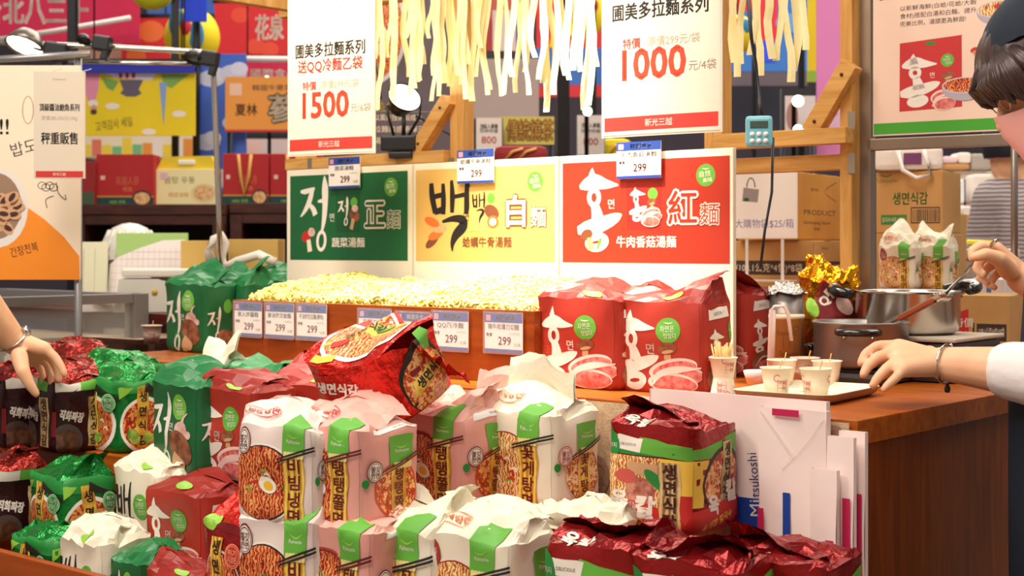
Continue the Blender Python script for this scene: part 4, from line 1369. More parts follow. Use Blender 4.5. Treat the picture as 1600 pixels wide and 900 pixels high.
# blue timer on the beam
tm_ = thing('kitchen_timer', 'small pale blue digital timer with white buttons on the pine beam', 'timer', W(1186, 232, 2.83), YAW * .75)
TB = mat('pale blue plastic', (120, 190, 206), .4)
MB().box((0, 0, .033), (.052, .018, .060), 0, .007).build('timer_case', TB, tm_)
MB().box((.0, -.0095, .046), (.034, .002, .014), 0, .001).build('timer_screen', mat('lcd', (70, 86, 78), .2), tm_)
for i in range(2):
    for j in range(3):
        MB().lathe([(.0001, .0035), (.004, .003), (.0048, 0)], 12, rot=RX(PI / 2)).build('button', mat('white button', (236, 232, 228), .4), tm_, (-.013 + .013 * j, -.009, .027 - .013 * i))
# ------------------------------------------------------------------ goods at the near end of the counter
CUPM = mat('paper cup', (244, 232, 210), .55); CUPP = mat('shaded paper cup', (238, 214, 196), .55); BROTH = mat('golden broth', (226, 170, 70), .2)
SEAL = ink((196, 60, 70)); STICK = mat('bamboo', (222, 184, 120), .6)
STEEL = mat('polished steel', (196, 188, 180), .2, 1., bump=(3, .04, .01)); STEELB = mat('brushed pot steel', (160, 152, 148), .42, .8, stretch=(1, 1, 60), bump=(20, .08, .002))
STEELI = mat('pot inside', (120, 112, 104), .35, .9); BAKE = mat('black bakelite', (16, 16, 20), .18, coat=.5)

def cyl_print(name, P, rad, parent, lift=.0004):
    """ink wrapped round a cup; rad(z) is the wall radius"""
    vs_, fs, ms, mats = P.flat(.00005)
    out = []
    for x, y, z in vs_:
        r = rad(z) + lift - y; a = x / rad(z) - PI / 2
        out.append((r * math.cos(a), r * math.sin(a), z))
    me = bpy.data.meshes.new(name); me.from_pydata(out, [], fs)
    for m in mats: me.materials.append(m)
    me.polygons.foreach_set('material_index', ms); me.update()
    return put(name, me, parent)

def taste_mark(P, x, z, k, flip=False):
    s_ = -1 if flip else 1
    P.ring(x - .006 * k * s_, z + .012 * k * s_, .0062 * k, .0062 * k, .0010 * k, SEAL, a0=.6 if not flip else 3.7, a1=5.2 if not flip else 8.3)
    r_ = PI if flip else 0
    for ch, dx, dz in (('不', 0, .004), ('韓', .0085, .004), ('一', 0, -.0055), ('味', .0085, -.0055)):
        P.text(ch, x + dx * k * s_, z + dz * k * s_, .0085 * k, SEAL, .0, rot=r_)
    for dx in (-.0048, .0042, .0132):
        P.stroke([(x + dx * k * s_, z - .011 * k * s_), (x + dx * k * s_, z + .009 * k * s_)], .0005 * k, SEAL)
    for dz in (.009, -.0008, -.011):
        P.stroke([(x - .0048 * k * s_, z + dz * k * s_), (x + .0132 * k * s_, z + dz * k * s_)], .0005 * k, SEAL)

def cup(lb, p, rz, r0=.0195, r1=.0275, h=.052, m=None, soup=True, name='tasting_cup', cat='cup', group='paper tasting cups', stick=None, marks=(0.,)):
    t = thing(name, lb, cat, p, rz, group)
    MB().lathe([(.0001, .002), (r0, .0015), (r0, 0), (r0 + (r1 - r0) * .5, h * .5), (r1, h * .97), (r1 + .0016, h * .965), (r1 + .002, h), (r1 - .0006, h * 1.005), (r1 - .0012, h * .97), (r0, .004), (.0001, .004)], 30).build('cup_wall', m or CUPM, t)
    if soup:
        MB().lathe([(.0001, h * .85), (r1 - .003, h * .85)], 24).build('broth', BROTH, t)
        MB().tube([(-.004, .002, h * .4), (.004, -.012, h * .95), (.007, -.018, h * 1.28)] if not stick else stick, .0011, 5).build('bamboo_pick', STICK, t)
    if marks:
        P = Pr()
        for a in marks: taste_mark(P, a, h * .42, h / .052)
        cyl_print('cup_print', P, lambda z: r0 + (r1 - r0) * z / h / .97, t)
    return t
tr = thing('serving_tray', 'cream plastic tray with a pale green pattern holding the tasting cups', 'tray', (-1.325, 2.365, CT + .0005), math.radians(5))
TRM = mat('cream melamine', (238, 228, 200), .35); TRB = mat('tray underside', (168, 140, 112), .5)
def rrect(w, d, r, n=6):
    out = []
    for cx, cy, a0 in ((w / 2 - r, d / 2 - r, 0), (-w / 2 + r, d / 2 - r, PI / 2), (-w / 2 + r, -d / 2 + r, PI), (w / 2 - r, -d / 2 + r, 1.5 * PI)):
        for k in range(n + 1):
            a = a0 + PI / 2 * k / n
            out.append((cx + r * math.cos(a), cy + r * math.sin(a)))
    return out
def dish(levels, parent, name, m, flatcap=True):
    b = MB()
    G = [[(x, y, z) for x, y in rrect(w, d, r)] for (w, d, r, z) in levels]
    b.grid(G, 0, True, True)
    n = len(G[0])
    if flatcap:
        b.f.append([(len(G) - 1) * n + i for i in range(n)]); b.m.append(0); b.sm.append(False)
    return b.build(name, m, parent)
dish([(.195, .25, .03, .018), (.191, .246, .03, .0185), (.160, .215, .024, .005)], tr, 'tray_face', TRM)
dish([(.195, .25, .03, .0178), (.187, .242, .03, .008), (.165, .22, .024, .0)], tr, 'tray_underside', TRB)
P = Pr()
for i in range(12): P.stroke([(-.085 + .004 * i, -.06 + .012 * i), (-.05 + .004 * i, -.04 + .012 * i)], .003, ink((168, 206, 190)))
for i in range(5): P.ell(-.02 + .02 * (i % 3), -.02 + .02 * i, .012, .007, ink((150, 196, 120)), rot=i)
P.build('tray_pattern', tr, (0, 0, .0054), (-PI / 2, 0, 0), .00005)
cz = CT + .006
for k, (px, py, rz, lb, m, mk) in enumerate(((1213, 619, .9, 'paper tasting cup with a red printed seal at the tray front, nearer the picks', CUPM, (0.003,)), (1275, 621, 1.2, 'paper tasting cup at the tray front showing only the edge of its print', CUPM, (-.028, .03)),
        (1222, 604, .6, 'paper tasting cup at the tray back beside the tall coffee cup', CUPP, ()), (1258, 600, .7, 'middle paper tasting cup of the three at the tray back', CUPP, (.006,)), (1292, 606, .8, 'paper tasting cup at the tray back next to the small pot', CUPP, ()))):
    p = onZ(px, py, cz); p.z = cz
    cup(lb, p, YAW if mk != () else YAW * .8, m=m, marks=mk)
# cup of picks: two cups mouth to base
p = onZ(1130, 620, CT); 
t = thing('pick_holder', 'two stacked paper cups holding a bunch of wooden picks', 'pick holder', p, YAW)
MB().lathe([(.0001, 0), (.0245, 0), (.0255, .002), (.024, .004), (.0185, .034), (.0185, .036)], 30).build('lower_cup', CUPM, t)
MB().lathe([(.0185, .036), (.019, .038), (.0245, .070), (.0265, .071), (.0265, .073), (.0245, .0735), (.019, .04), (.0001, .04)], 30).build('upper_cup', CUPM, t)
P = Pr(); taste_mark(P, .006, .056, .95); taste_mark(P, -.002, .018, .95, True)
cyl_print('cup_print', P, lambda z: .0185 + abs(z - .036) / .036 * .0065, t)
pk = MB(); rg = random.Random(4)
for i in range(46):
    a = rg.uniform(0, 6.28); r = .019 * rg.random() ** .5
    b0 = Vector((r * .6 * math.cos(a), r * .6 * math.sin(a), .045)); tp_ = Vector((r * 1.15 * math.cos(a) - .002, r * 1.15 * math.sin(a), .086 + rg.uniform(0, .016)))
    pk.tube([b0, tp_], .0013, 5)
o = pk.build('wooden_picks', STICK, t); o['kind'] = 'stuff'
# tall coffee cup
def coffee():
    p = W(1229, 560, 2.98); p.z = CT
    t = thing('coffee_cup', 'tall kraft paper coffee cup with brown lettering behind the tasting cups', 'cup', p, YAW)
    r = lambda z: .0235 + .0105 * z / .135
    MB().lathe([(.0001, .002), (.0235, 0), (r(.132), .132), (r(.132) + .002, .131), (r(.135) + .0022, .135), (r(.13) - .001, .136), (.022, .01), (.0001, .01)], 30).build('cup_wall', mat('kraft cup', (212, 176, 112), .6), t)
    MB().lathe([(r(.13) + .0006, .128), (r(.132) + .0028, .130), (r(.135) + .003, .1355), (r(.135) - .001, .137)], 30).build('rim', CUPM, t)
    P = Pr(); bi = ink((110, 76, 40))
    P.text('Cappuccino', 0, .058, .014, bi, 0, width=.042); P.text('Cafe Latte', .010, .044, .014, bi, 0, width=.036)
    P.text('Espresso', -.004, .100, .012, bi, 0); P.ring(.014, .108, .006, .006, .001, bi); P.stroke([(-.014, .078), (.012, .078)], .0008, bi)
    for dx in (-.012, .0, .011): P.stroke([(dx, .066), (dx, .094)], .0007, bi)
    cyl_print('cup_print', P, r, t)
coffee()
# ladle with a hooked handle
p = W(1204, 560, 2.86); p.z = CT
t = thing('ladle', 'white plastic ladle handle with a hooked end standing beside the coffee cup', 'ladle', p, YAW)
MILK = mat('milky plastic', (232, 214, 210), .3)
hz = (385 - 475) / FPX * 2.86 + EYE - CT
MB().tube([(.000, 0, .03), (.004, 0, hz - .012), (.007, 0, hz - .005), (.026, 0, hz - .004), (.034, 0, hz - .018), (.041, 0, hz - .072)], [.0075, .007, .007, .006, .005, .0045], 8, flat=.5).build('handle', MILK, t)
MB().lathe([(.0001, .0), (.022, .004), (.03, .03), (.029, .031), (.02, .006), (.0001, .003)], 24, c=(-.022, .01, 0)).build('bowl', MILK, t)
# foil-covered steel canister
p = W(1228, 520, 3.12); p.z = CT
t = thing('steel_canister', 'steel canister with crumpled foil over its mouth behind the red packs', 'canister', p)
hz = (385 - 452) / FPX * 3.12 + EYE - CT
MB().lathe([(.0001, 0), (.038, 0), (.038, hz), (.036, hz), (.036, .01), (.0001, .01)], 30).build('canister_wall', STEELB, t)
fo = MB(); G = []
for i in range(12):
    row = []
    for j in range(36):
        a = 2 * PI * j / 36; rr = .046 * (i / 11)
        row.append((rr * math.cos(a) * (1 + .1 * noise.noise(Vector((i * .7, j * .8, 1)))), rr * math.sin(a), hz + .012 - .020 * (i / 11) ** 3 + .010 * noise.noise(Vector((i * .9, math.cos(a) * 3, math.sin(a) * 3)))))
    G.append(row)
fo.grid(G, 0, False, True).build('foil_cover', mat('kitchen foil', (220, 216, 210), .2, 1., bump=(60, .9, .01)), t)
# gold snack pack
GOLD = mat('gold foil', (236, 166, 30), .16, .95, bump=(26, .8, .012)); GOLDD = mat('gold foil shade', (196, 126, 30), .2, .9, bump=(26, .8, .012))
gp = Pr(); gp.ell(58, 150, 32, 24, DRED, rot=-.6); gp.ell(66, 120, 34, 30, DRED, rot=-.4); gp.text('Q탱', 56, 154, 26, WH, .05, rot=.9); gp.ell(26, 128, 12, 22, LG, rot=.5); gp.ell(92, 140, 16, 22, PINKW, rot=.6)
GD_ = Design('gold', .115, .06, .175, .03, .02, GOLDD, GOLD, front=gp, crumple=2.6, bulge=.014, fh=175)
p = W(1284, 520, 3.2)
t = thing('snack_pack', 'crinkled gold foil pack with a dark red label behind the small pot', 'snack pack', (p.x, p.y, CT), YAW * .7)
t.rotation_euler = (0, .10, YAW * .7)
for nm, me in pouch_parts(GD_, 21, .2): put(nm, me, t)
t.location.z = CT + .012

# ---- pots and cookers
CK = mat('cooker body', (60, 54, 52), .4); GLASS_B = mat('cooker glass', (30, 28, 30), .1)
ps = W(1345, 572, 2.97); pb = W(1418, 520, 3.10)
t = thing('induction_cooker', 'dark portable cooker under the small pot', 'cooker', (ps.x - .02, ps.y + .0, CT), 0)
z1 = ps.z - CT - .001
MB().box((.02, .0, z1 / 2 - .002), (.17, .17, z1 - .008), 0, .012).build('cooker_body', CK, t); MB().box((.02, .0, z1 - .004), (.16, .16, .008), 0, .003).build('glass_top', GLASS_B, t)
def pot(lb, p, r, h, handles, rz, wall, rivet=True):
    t = thing('cooking_pot', lb, 'pot', p, rz)
    MB().lathe([(.0001, 0), (r * .86, 0), (r * .95, .006), (r, .018), (r, h - .004), (r + .004, h), (r + .002, h + .002), (r - .004, h), (r - .004, .02), (r * .9, .008), (.0001, .006)], 48).build('pot_wall', wall, t)
    MB().lathe([(.0001, h * .55), (r - .005, h * .55)], 40).build('pot_broth', mat('dark broth', (92, 70, 48), .15), t)
    for (a, zz, ln, big) in handles:
        c, s_ = math.cos(a), math.sin(a); tx, ty = -s_, c
        if big:
            b = MB(); n = 14; pts = []; rad = []
            for k in range(n):
                u = k / (n - 1) * 2 - 1
                e = r + .010 + .034 * (1 - u ** 4)
                pts.append((e * c + tx * ln * u, e * s_ + ty * ln * u, zz + .010 * (1 - u * u))); rad.append(.010 + .006 * (1 - u * u))
            b.tube(pts, rad, 10).build('handle', BAKE, t)
        else:
            pts = [((r + o_) * c + tx * u * ln, (r + o_) * s_ + ty * u * ln, zz) for u, o_ in ((-1, .0), (-.9, .018), (-.5, .026), (0, .028), (.5, .026), (.9, .018), (1, .0))]
            MB().tube(pts, .007, 8).build('handle', BAKE, t)
        for sg in (-1, 1):
            MB().lathe([(.0001, .003), (.003, .0025), (.004, 0)], 10, c=((r + .0) * c + tx * ln * .7 * sg, (r + .0) * s_ + ty * ln * .7 * sg, zz - .012), rot=RZ(a) @ RY(PI / 2)).build('rivet', STEEL, t)
    return t
zs_ = (385 - 503) / FPX * 2.97 + EYE
pot('small steel pot with black handles standing nearest the tasting cups', ps, .0945, zs_ - ps.z, [(-1.15, zs_ - ps.z - .016, .04, False), (1.95, zs_ - ps.z - .012, .04, False), (2.75 + .3, .035, .03, False)], 0, STEELB)
zb_ = (385 - 455) / FPX * 3.10 + EYE
pot('bigger polished steel pot with thick black handles behind the small pot', pb, .108, zb_ - pb.z, [(YAW + PI - .18, zb_ - pb.z - .006, .048, True), (YAW + .28, zb_ - pb.z + .002, .048, True)], 0, STEEL)
t = thing('induction_cooker', 'pale topped cooker under the bigger steel pot', 'cooker', (pb.x + .035, pb.y + .0, CT), .02)
z1 = pb.z - CT - .001
MB().box((.0, 0, z1 / 2 - .004), (.24, .25, z1 - .010), 0, .01).build('cooker_body', CK, t); MB().box((.0, 0, z1 - .004), (.25, .26, .008), 0, .003).build('glass_top', mat('pale cooker glass', (206, 192, 176), .3), t)
# strainer handle with wooden inlay
a_, b_ = W(1376, 513, 2.96), W(1474, 461, 2.80)
t = thing('strainer', 'flat steel strainer handle with a wooden inlay standing in the small pot', 'strainer', a_)
d = b_ - a_; L = d.length
q = d.to_track_quat('X', 'Z').to_matrix()
MB().box(q @ Vector((L / 2 - .03, 0, 0)), (L + .06, .019, .010), 0, .003, q).build('handle', STEEL, t)
MB().box(q @ Vector((L * .62, -.006, -.003)), (L * .55, .012, .0095), 0, .002, q).build('wood_inlay', mat('red handle wood', (150, 66, 36), .4), t)
MB().tube([q @ Vector((-.055, 0, 0)), q @ Vector((-.085, .02, -.02))], .004, 6).build('wire_stem', STEEL, t)
# napkin and roll by the cooker
p = onZ(1342, 598, CT)
nk = MB(); nk.grid([[(x, y, .010 + .008 * noise.noise(Vector((x * 50, y * 60, 3))) * (1 - abs(x) / .05)) for x in np.linspace(-.045, .045, 16)] for y in np.linspace(-.03, .03, 10)], 0, True)
o = nk.build('napkin', mat('tissue', (238, 226, 214), .9), None, p, (0, 0, .5)); tag(o, 'crumpled white paper napkin lying between tray and small pot', 'napkin')

# ------------------------------------------------------------------ paper carriers leaning on the cloth
BAGP = mat('waxed white paper', (250, 228, 222), .35, spec=.5, bump=(9, .25, .01)); MAG = ink((196, 36, 84), .4); CBL = ink((30, 66, 150), .4)
def carrier(lb, x0, x1, y, z0, z1, thick=.012, deco=None, tilt=0., rz=0.):
    t = thing('carrier_bag', lb, 'carrier bag', ((x0 + x1) / 2, y, z0), rz, 'flat paper carrier bags')
    t.rotation_euler = (tilt, 0, rz)
    w, h = x1 - x0, z1 - z0
    b = MB(); n = 10
    for s_ in (0, 1):
        b.grid([[(x, (thick * s_) + (.003 * math.sin(x * 40 + z * 22)) * (1 - s_), z) for x in np.linspace(-w / 2, w / 2, n)] for z in np.linspace(0, h, n)], 0, True)
    b.build('paper_body', BAGP, t)
    s2 = MB()
    for sx in (-1, 1):
        s2.grid([[(sx * w / 2, y_, z) for y_ in (0, thick * .5, thick)] for z in (0, h)], 0)
    s2.build('gusset', BAGP, t)
    if deco:
        P = Pr(); deco(P, w, h)
        P.build('bag_print', t, (0, -.0042, 0), step=.00007)
    return t
def deco_back(P, w, h):
    P.rect(-w * .01, 0, w * .03, h * .575, MAG); P.rect(w * .03, 0, w * .20, h * .565, CBL)
    s_ = 'Mitsukoshi'
    P.text('tsukoshi', w * .115, h * .665, .026, ink((30, 40, 100), .4), 0, rot=PI / 2 + .1, width=.072)
    P.text('Kong', w * .135, h * .36, .028, WH, 0, rot=PI / 2 + .1, width=.055)
    P.text('Mi', w * .125, h * .525, .030, WH, 0, rot=PI / 2 + .1, width=.026)
xa = onY(1016, 620, 2.072).x; xb = onY(1292, 640, 2.072).x
carrier('wide white carrier bag with a blue block and dark script, behind the maroon packs', xa, xb, 2.070, B_ + .002, 1.004, .012, deco_back)
o = carrier('white carrier bag edge peeping out above the upright maroon pack', xa - .035, xa + .18, 2.086, B_ + .002, .987, .006)
def deco_front(P, w, h):
    P.rect(-w * .28, h - .012, w * .12, h - .001, MAG)
    P.stroke([(-w * .46, h * .985), (w * .02, h * .80)], .0016, WH); P.stroke([(w * .02, h * .80), (w * .46, h * .97)], .0016, WH); P.stroke([(w * .02, h * .80), (-w * .14, h * .74)], .0016, WH)
    P.rect(-w * .5, 0, -w * .41, h * .56, MAG); P.rect(-w * .12, 0, -w * .01, h * .64, CBL)
    P.rect(w * .36, h * .26, w * .47, h * .58, MAG)
xc = onY(1186, 640, 2.045).x; xd = onY(1291, 650, 2.045).x
carrier('front white carrier bag with crossing fold lines and a thin blue bar', xc, xd, 2.045, B_ + .002, .992, .014, deco_front)
xe = onY(1292, 690, 2.03).x
for i, (dx, yy, zt, lb) in enumerate(((.0, 2.024, .905, 'narrow folded white carrier bag, foremost of those beside the counter corner'), (.018, 2.044, .955, 'narrow folded white carrier bag with a magenta bar, middle one beside the counter corner'), (.026, 2.066, .962, 'narrow folded white carrier bag, hindmost beside the counter corner'))):
    def deco_n(P, w, h): P.rect(w * .12, h * .02, w * .42, h * (.72 if i else .62), MAG)
    carrier(lb, xe - .025 + dx, xe + .020 + dx, yy, B_ + .002, zt, .010, deco_n)

# ------------------------------------------------------------------ the menu poster in its steel frame
ALU = mat('satin steel', (150, 132, 116), .35, .7)
pp = onY(1362, 215, 3.02)
t = thing('menu_poster', 'steel framed noodle menu poster beside the near pine post', 'poster', (pp.x, pp.y, 0), math.radians(6))
k_ = (pp - Vector((0, 0, EYE))).dot(F_) / FPX
zp = pp.z
MB().box((-.019, .012, (CT + 2.1) / 2), (.036, .03, 2.1 - CT), 0, .002).build('frame_post', ALU, t)
MB().box((.36, .012, zp - .016), (.74, .03, .026), 0, .002).build('frame_rail', ALU, t)
MB().box((.36, .012, 2.1), (.74, .03, .026), 0, .002).build('frame_rail', ALU, t)
MB().box((.74, .012, (CT + 2.1) / 2), (.036, .03, 2.1 - CT), 0, .002).build('frame_post', ALU, t)
PH = .60
MB().box((.36, .006, zp + .003 + PH / 2), (.715, .008, PH), 0).build('poster_sheet', mat('poster sheet', (238, 206, 186), .5), t)
P = Pr(); u = k_
def X(px): return (px - 1362) * u * 1.13
def Zp(py): return (213 - py) * u
P.rect(.004, .003, .712, .028, ink((66, 160, 40)))
TXT = ink((52, 40, 40))
for s_, x0, x1, yy in (('以新鮮海鮮(白蛤/花蛤/大蝦', 1402, 1506, 18), ('食材)搭配白湯和白麵、提升', 1402, 1506, 30), ('完美比例，湯頭更為鮮甜!', 1402, 1492, 42)):
    P.text(s_, X((x0 + x1) / 2), Zp(yy), .0125, TXT, .012, width=X(x1) - X(x0))
P.text('招牌系列', X(1432), Zp(-14), .05, TXT, .03)
x0, x1, z0, z1 = X(1401), X(1487), Zp(177), Zp(66)
P.poly([(x0, z0), (x1, z0 + .004), (x1 - .001, z1 - .004), (x1, z1), (x0 + .001, z1 - .008)], ink((196, 40, 42)))
brush_hong(P, x0 + .002, z0 + .008, (x1 - x0) * .60, (z1 - z0) * .74, WH)
P.text('면', x0 + (x1 - x0) * .53, z0 + (z1 - z0) * .48, .014, WH, .01)
green_seal(P, x0 + (x1 - x0) * .77, z0 + (z1 - z0) * .67, .0145, .0145)
P.ell((x0 + x1) / 2, z1 - .013, .012, .004, GRN)
mushroom(P, x0 + (x1 - x0) * .78, z0 + (z1 - z0) * .44, .026); beef(P, x0 + (x1 - x0) * .7, z0 + .022, .05, .05, 2)
def bowl_side(cx, cz, rx, soup, h):
    P.poly([(cx - rx, cz)] + [(cx - rx * math.cos(a), cz - h * math.sin(a) ** .8) for a in np.linspace(.15, PI - .15, 14)] + [(cx + rx, cz)], ink((176, 166, 178)))
    P.ell(cx, cz, rx, rx * .36, ink((206, 196, 200))); P.ell(cx, cz, rx * .93, rx * .31, soup)
bowl_side(X(1490), Zp(142), X(1520) - X(1490), SOUP_RED, .034)
bowl_side(X(1538), Zp(32), X(1570) - X(1538), SOUP_PALE, .034); P.ell(X(1536), Zp(28), .012, .006, RED); P.ell(X(1541), Zp(24), .007, .004, VEG)
mushroom(P, X(1504), Zp(92), .018, RED); mushroom(P, X(1513), Zp(84), .012); P.stroke([(X(1516), Zp(103)), (X(1520), Zp(93))], .003, GR)
P.text('牛肉香菇', X(1548), Zp(94), .019, TXT, .01, width=.055); P.text('湯麵系列', X(1548), Zp(116), .012, TXT, .0)
P.stroke([(X(1560), Zp(16)), (X(1585), Zp(0)), (X(1584), Zp(-14)), (X(1566), Zp(-10))], [.002, .006, .006, .003], BK)
P.stroke([(X(1550), Zp(-2)), (X(1560), Zp(6)), (X(1578), Zp(4))], [.002, .004, .002], BK)
P.build('poster_print', t, (0, .0018, zp + .003), step=.00006)
# ------------------------------------------------------------------ stock behind the counter, near end
CARD = mat('cardboard', (206, 160, 98), .75, var=(6, (190, 142, 82)), bump=(50, .1, .002)); CARDY = mat('yellow cardboard', (206, 148, 64), .7, var=(6, (190, 130, 50)))
TAPE = mat('packing tape', (196, 150, 90), .3)
TBL = wood('stock table wood', (100, 54, 26), (130, 76, 40))
def table(lb, c, d, z, rz=0., name='stock_table', m=None):
    t = thing(name, lb, 'table', (c[0], c[1], 0), rz)
    MB().box((0, 0, z - .015), (d[0], d[1], .03), 0, .002).build('table_top', m or TBL, t)
    for sx in (-1, 1):
        for sy in (-1, 1):
            MB().box((sx * (d[0] / 2 - .04), sy * (d[1] / 2 - .04), (z - .03) / 2), (.04, .04, z - .03), 0).build('leg', m or TBL, t)
    return t
STZ = 1.02
table('brown stock table behind the counter carrying cardboard boxes', (-1.6, 3.74), (1.75, 1.18), STZ)
def carton(lb, pL, pC, pR, py0, py1, t, z0=None, deco_f=None, deco_s=None, m=None, side=.30, name='carton', tape=True, group=None):
    """corner at pixel pC: front face runs pL..pC, side face pC..pR"""
    c = W(pC, py1, t); zt = EYE + (385 - py0) / FPX * t
    zb0 = c.z if z0 is None else z0
    ang = math.radians(8)
    d = Vector((math.cos(ang), math.sin(ang), 0)); nrm = Vector((-math.sin(ang), math.cos(ang), 0))
    a = (pC - 800) / FPX
    fx = FPX / t * (R_.dot(d) - a * F_.dot(d)); fy = FPX / t * (R_.dot(nrm) - a * F_.dot(nrm))
    w = (pC - pL) / fx; dp = max((pR - pC) / fy, .05) if pR > pC else side
    h = zt - zb0
    o = thing(name, lb, 'carton', (c.x, c.y, zb0), ang, group)
    MB().box((-w / 2, dp / 2, h / 2), (w, dp, h), 0, .003).build('box_body', m or CARD, o)
    if tape: MB().box((-w / 2, dp / 2, h + .0004), (w * 1.002, .05, .0008), 0).build('tape', TAPE, o)
    if deco_f:
        P = Pr(); P.rect(.004, .004, w - .004, h - .004, m or CARD); deco_f(P, w, h); P.build('front_print', o, (-w, -.0006, 0), step=.00008)
    if deco_s:
        P = Pr(); P.rect(.004, .004, dp - .004, h - .004, m or CARD); deco_s(P, dp, h); P.build('side_print', o, (.0006, 0, 0), (0, 0, PI / 2), step=.00008)
    return o, w, dp, h
BI = ink((60, 44, 40)); BG = ink((60, 130, 50))
def band_f(P, w, h):
    P.rect(w * .02, h * .28, w * .94, h * .58, BI); P.text('(108.1公克*4包)*8袋', w * .48, h * .43, h * .2, CREAM, 0, width=w * .80)
def band_s(P, w, h):
    P.rect(w * .05, h * .24, w * 1.0, h * .56, BI); P.text('純素食專用', w * .6, h * .40, h * .2, CREAM, 0, width=w * .6); P.text('Pulmuone', w * .4, h * .85, h * .10, BG, 0)
def low_f(P, w, h): P.text('有效日期: 請見包裝', w * .5, h * .76, h * .14, BI, 0, width=w * .5)
def prod_s(P, w, h):
    P.text('PRODUCT', w * .52, h * .42, h * .11, BI, .012, width=w * .72); P.text('Gochujang Sauce', w * .45, h * .27, h * .07, BI, 0, width=w * .6); P.text('Noodles', w * .45, h * .18, h * .07, BI, 0)
    P.stroke([(w * .9, h * .9), (w * .62, h * .74), (w * .9, h * .6)], .002, BI); P.text('KEEP COOL', w * .4, h * .76, h * .06, BI, 0)
T1 = 3.92
carton('plain carton at the bottom of the stack below the shopping bag notice', 1136, 1270, 1318, 452, 519, T1, STZ, low_f)
z_ = EYE + (385 - 452) / FPX * T1 + .001
carton('carton with a black printed band below the yellow box', 1136, 1270, 1318, 376, 452, T1, z_, band_f, band_s)
z_ = EYE + (385 - 376) / FPX * T1 + .001
carton('yellow carton with black product lettering, top of its stack', 1150, 1244, 1318, 268, 372, T1, z_, None, prod_s, CARDY)
# shopping bag notice
p = W(1194, 372, 3.84)
t = thing('hanging_notice', 'white paper notice with a handbag picture and its price, before the yellow carton', 'notice', p, math.radians(8))
nw = .185
MB().box((0, 0, .085), (nw, .0015, .172), 0).build('sheet', mat('notice paper', (240, 236, 232), .6), t)
P = Pr(); P.rect(-nw * .49, .002, nw * .49, .168, mat('notice paper', (240, 236, 232), .6)); GY_ = ink((150, 140, 140)); 
P.poly([(-.062, .098), (-.018, .094), (-.014, .128), (-.058, .134)], GY_); P.ring(-.037, .134, .013, .026, .003, BK, a0=.0, a1=PI); P.ell(-.05, .102, .008, .005, DGR)
P.text('大購物袋$25/箱', .0, .038, .026, ink((120, 110, 170)), 0, width=.165)
P.build('notice_print', t, (0, -.001, 0), step=.00008)
for s_ in (-1, 1): MB().box((s_ * .05, .003, -.05), (.008, .003, .13), 0).build('stand_strip', mat('clear strip', (220, 216, 210), .3), t)
MB().box((0, .003, -.112), (.16, .05, .004), 0).build('stand_foot', mat('clear strip', (220, 216, 210), .3), t)

# boxes past the near post
def saeng_f(P, w, h):
    P.text('Pulmuone', w * .16, h * .86, h * .09, BG, 0); P.stroke([(w * .08, h * .95), (w * .16, h * .92), (w * .24, h * .95)], .003, BG)
    P.text('생면식감', w * .52, h * .56, h * .22, BG, .03, width=w * .52)
    P.rect(w * .08, h * .14, w * .47, h * .30, BG); P.text('칼국수사리 4인분', w * .27, h * .22, h * .09, CREAM, 0, width=w * .34)
    P.ring(w * .75, h * .25, .0001, .0001, .0001, BI)
    P.rect(w * .53, h * .16, w * .96, h * .42, BI); P.rect(w * .545, h * .18, w * .945, h * .40, CARD)
    x = w * .56
    rg = random.Random(2)
    while x < w * .93:
        q = rg.choice([.0012, .002, .003]); P.rect(x, h * .19, x + q, h * .385, BI); x += q + rg.choice([.0015, .0025])
T2 = 3.95
carton('plain carton under the noodle packs by the steel post', 1366, 1490, 1490, 452, 519, 3.62, STZ, None, None, None, .22)
carton('tall carton behind the two white noodle packs', 1366, 1487, 1487, 333, 519, T2 + .1, STZ, None, None, None, .15)
carton('low carton with open flaps carrying the lettered carton', 1366, 1474, 1474, 365, 519, T2 - .12, STZ, None, None, None, .17)
z_ = EYE + (385 - 365) / FPX * (T2 - .12) + .001
carton('carton with green lettering and a barcode, below the white handle bag', 1366, 1473, 1473, 266, 365, T2 - .12, z_, saeng_f, None, None, .17)
# white bag with a loop handle
p = W(1420, 266, T2 - .05)
t = thing('gift_bag', 'white plastic bag with a loop handle lying on the lettered carton', 'bag', (p.x, p.y, EYE + (385 - 266) / FPX * (T2 - .12) + .002), YAW * .6)
MB().box((0, 0, .032), (.175, .08, .064), 0, .014).build('bag_body', mat('white bag', (240, 232, 226), .45, bump=(20, .4, .01)), t)
MB().tube([(-.03, -.042, .062), (-.015, -.052, .0), (.02, -.055, -.022), (.055, -.052, -.016), (.05, -.044, .02), (.035, -.040, .06)], .006, 8).build('handle', mat('white strap', (246, 242, 238), .4), t)
MB().box((.01, -.041, .03), (.045, .004, .03), 0).build('label_patch', ink((120, 60, 110)), t)
# two white noodle packs
for px, sd, lb in ((1396, 31, 'white noodle pack with a red bowl picture beside the steel post'), (1449, 32, 'white noodle pack with an orange noodle picture in front of the tall carton')):
    p = W(px, 452, 3.58); pz = EYE + (385 - 452) / FPX * 3.62 + .001
    o = pack(CRAB, (p.x, p.y, pz), pz, 8, lb, 'white packs on the carton', sd, .9, h=.105)
    o.scale = (.55, .55, .92)
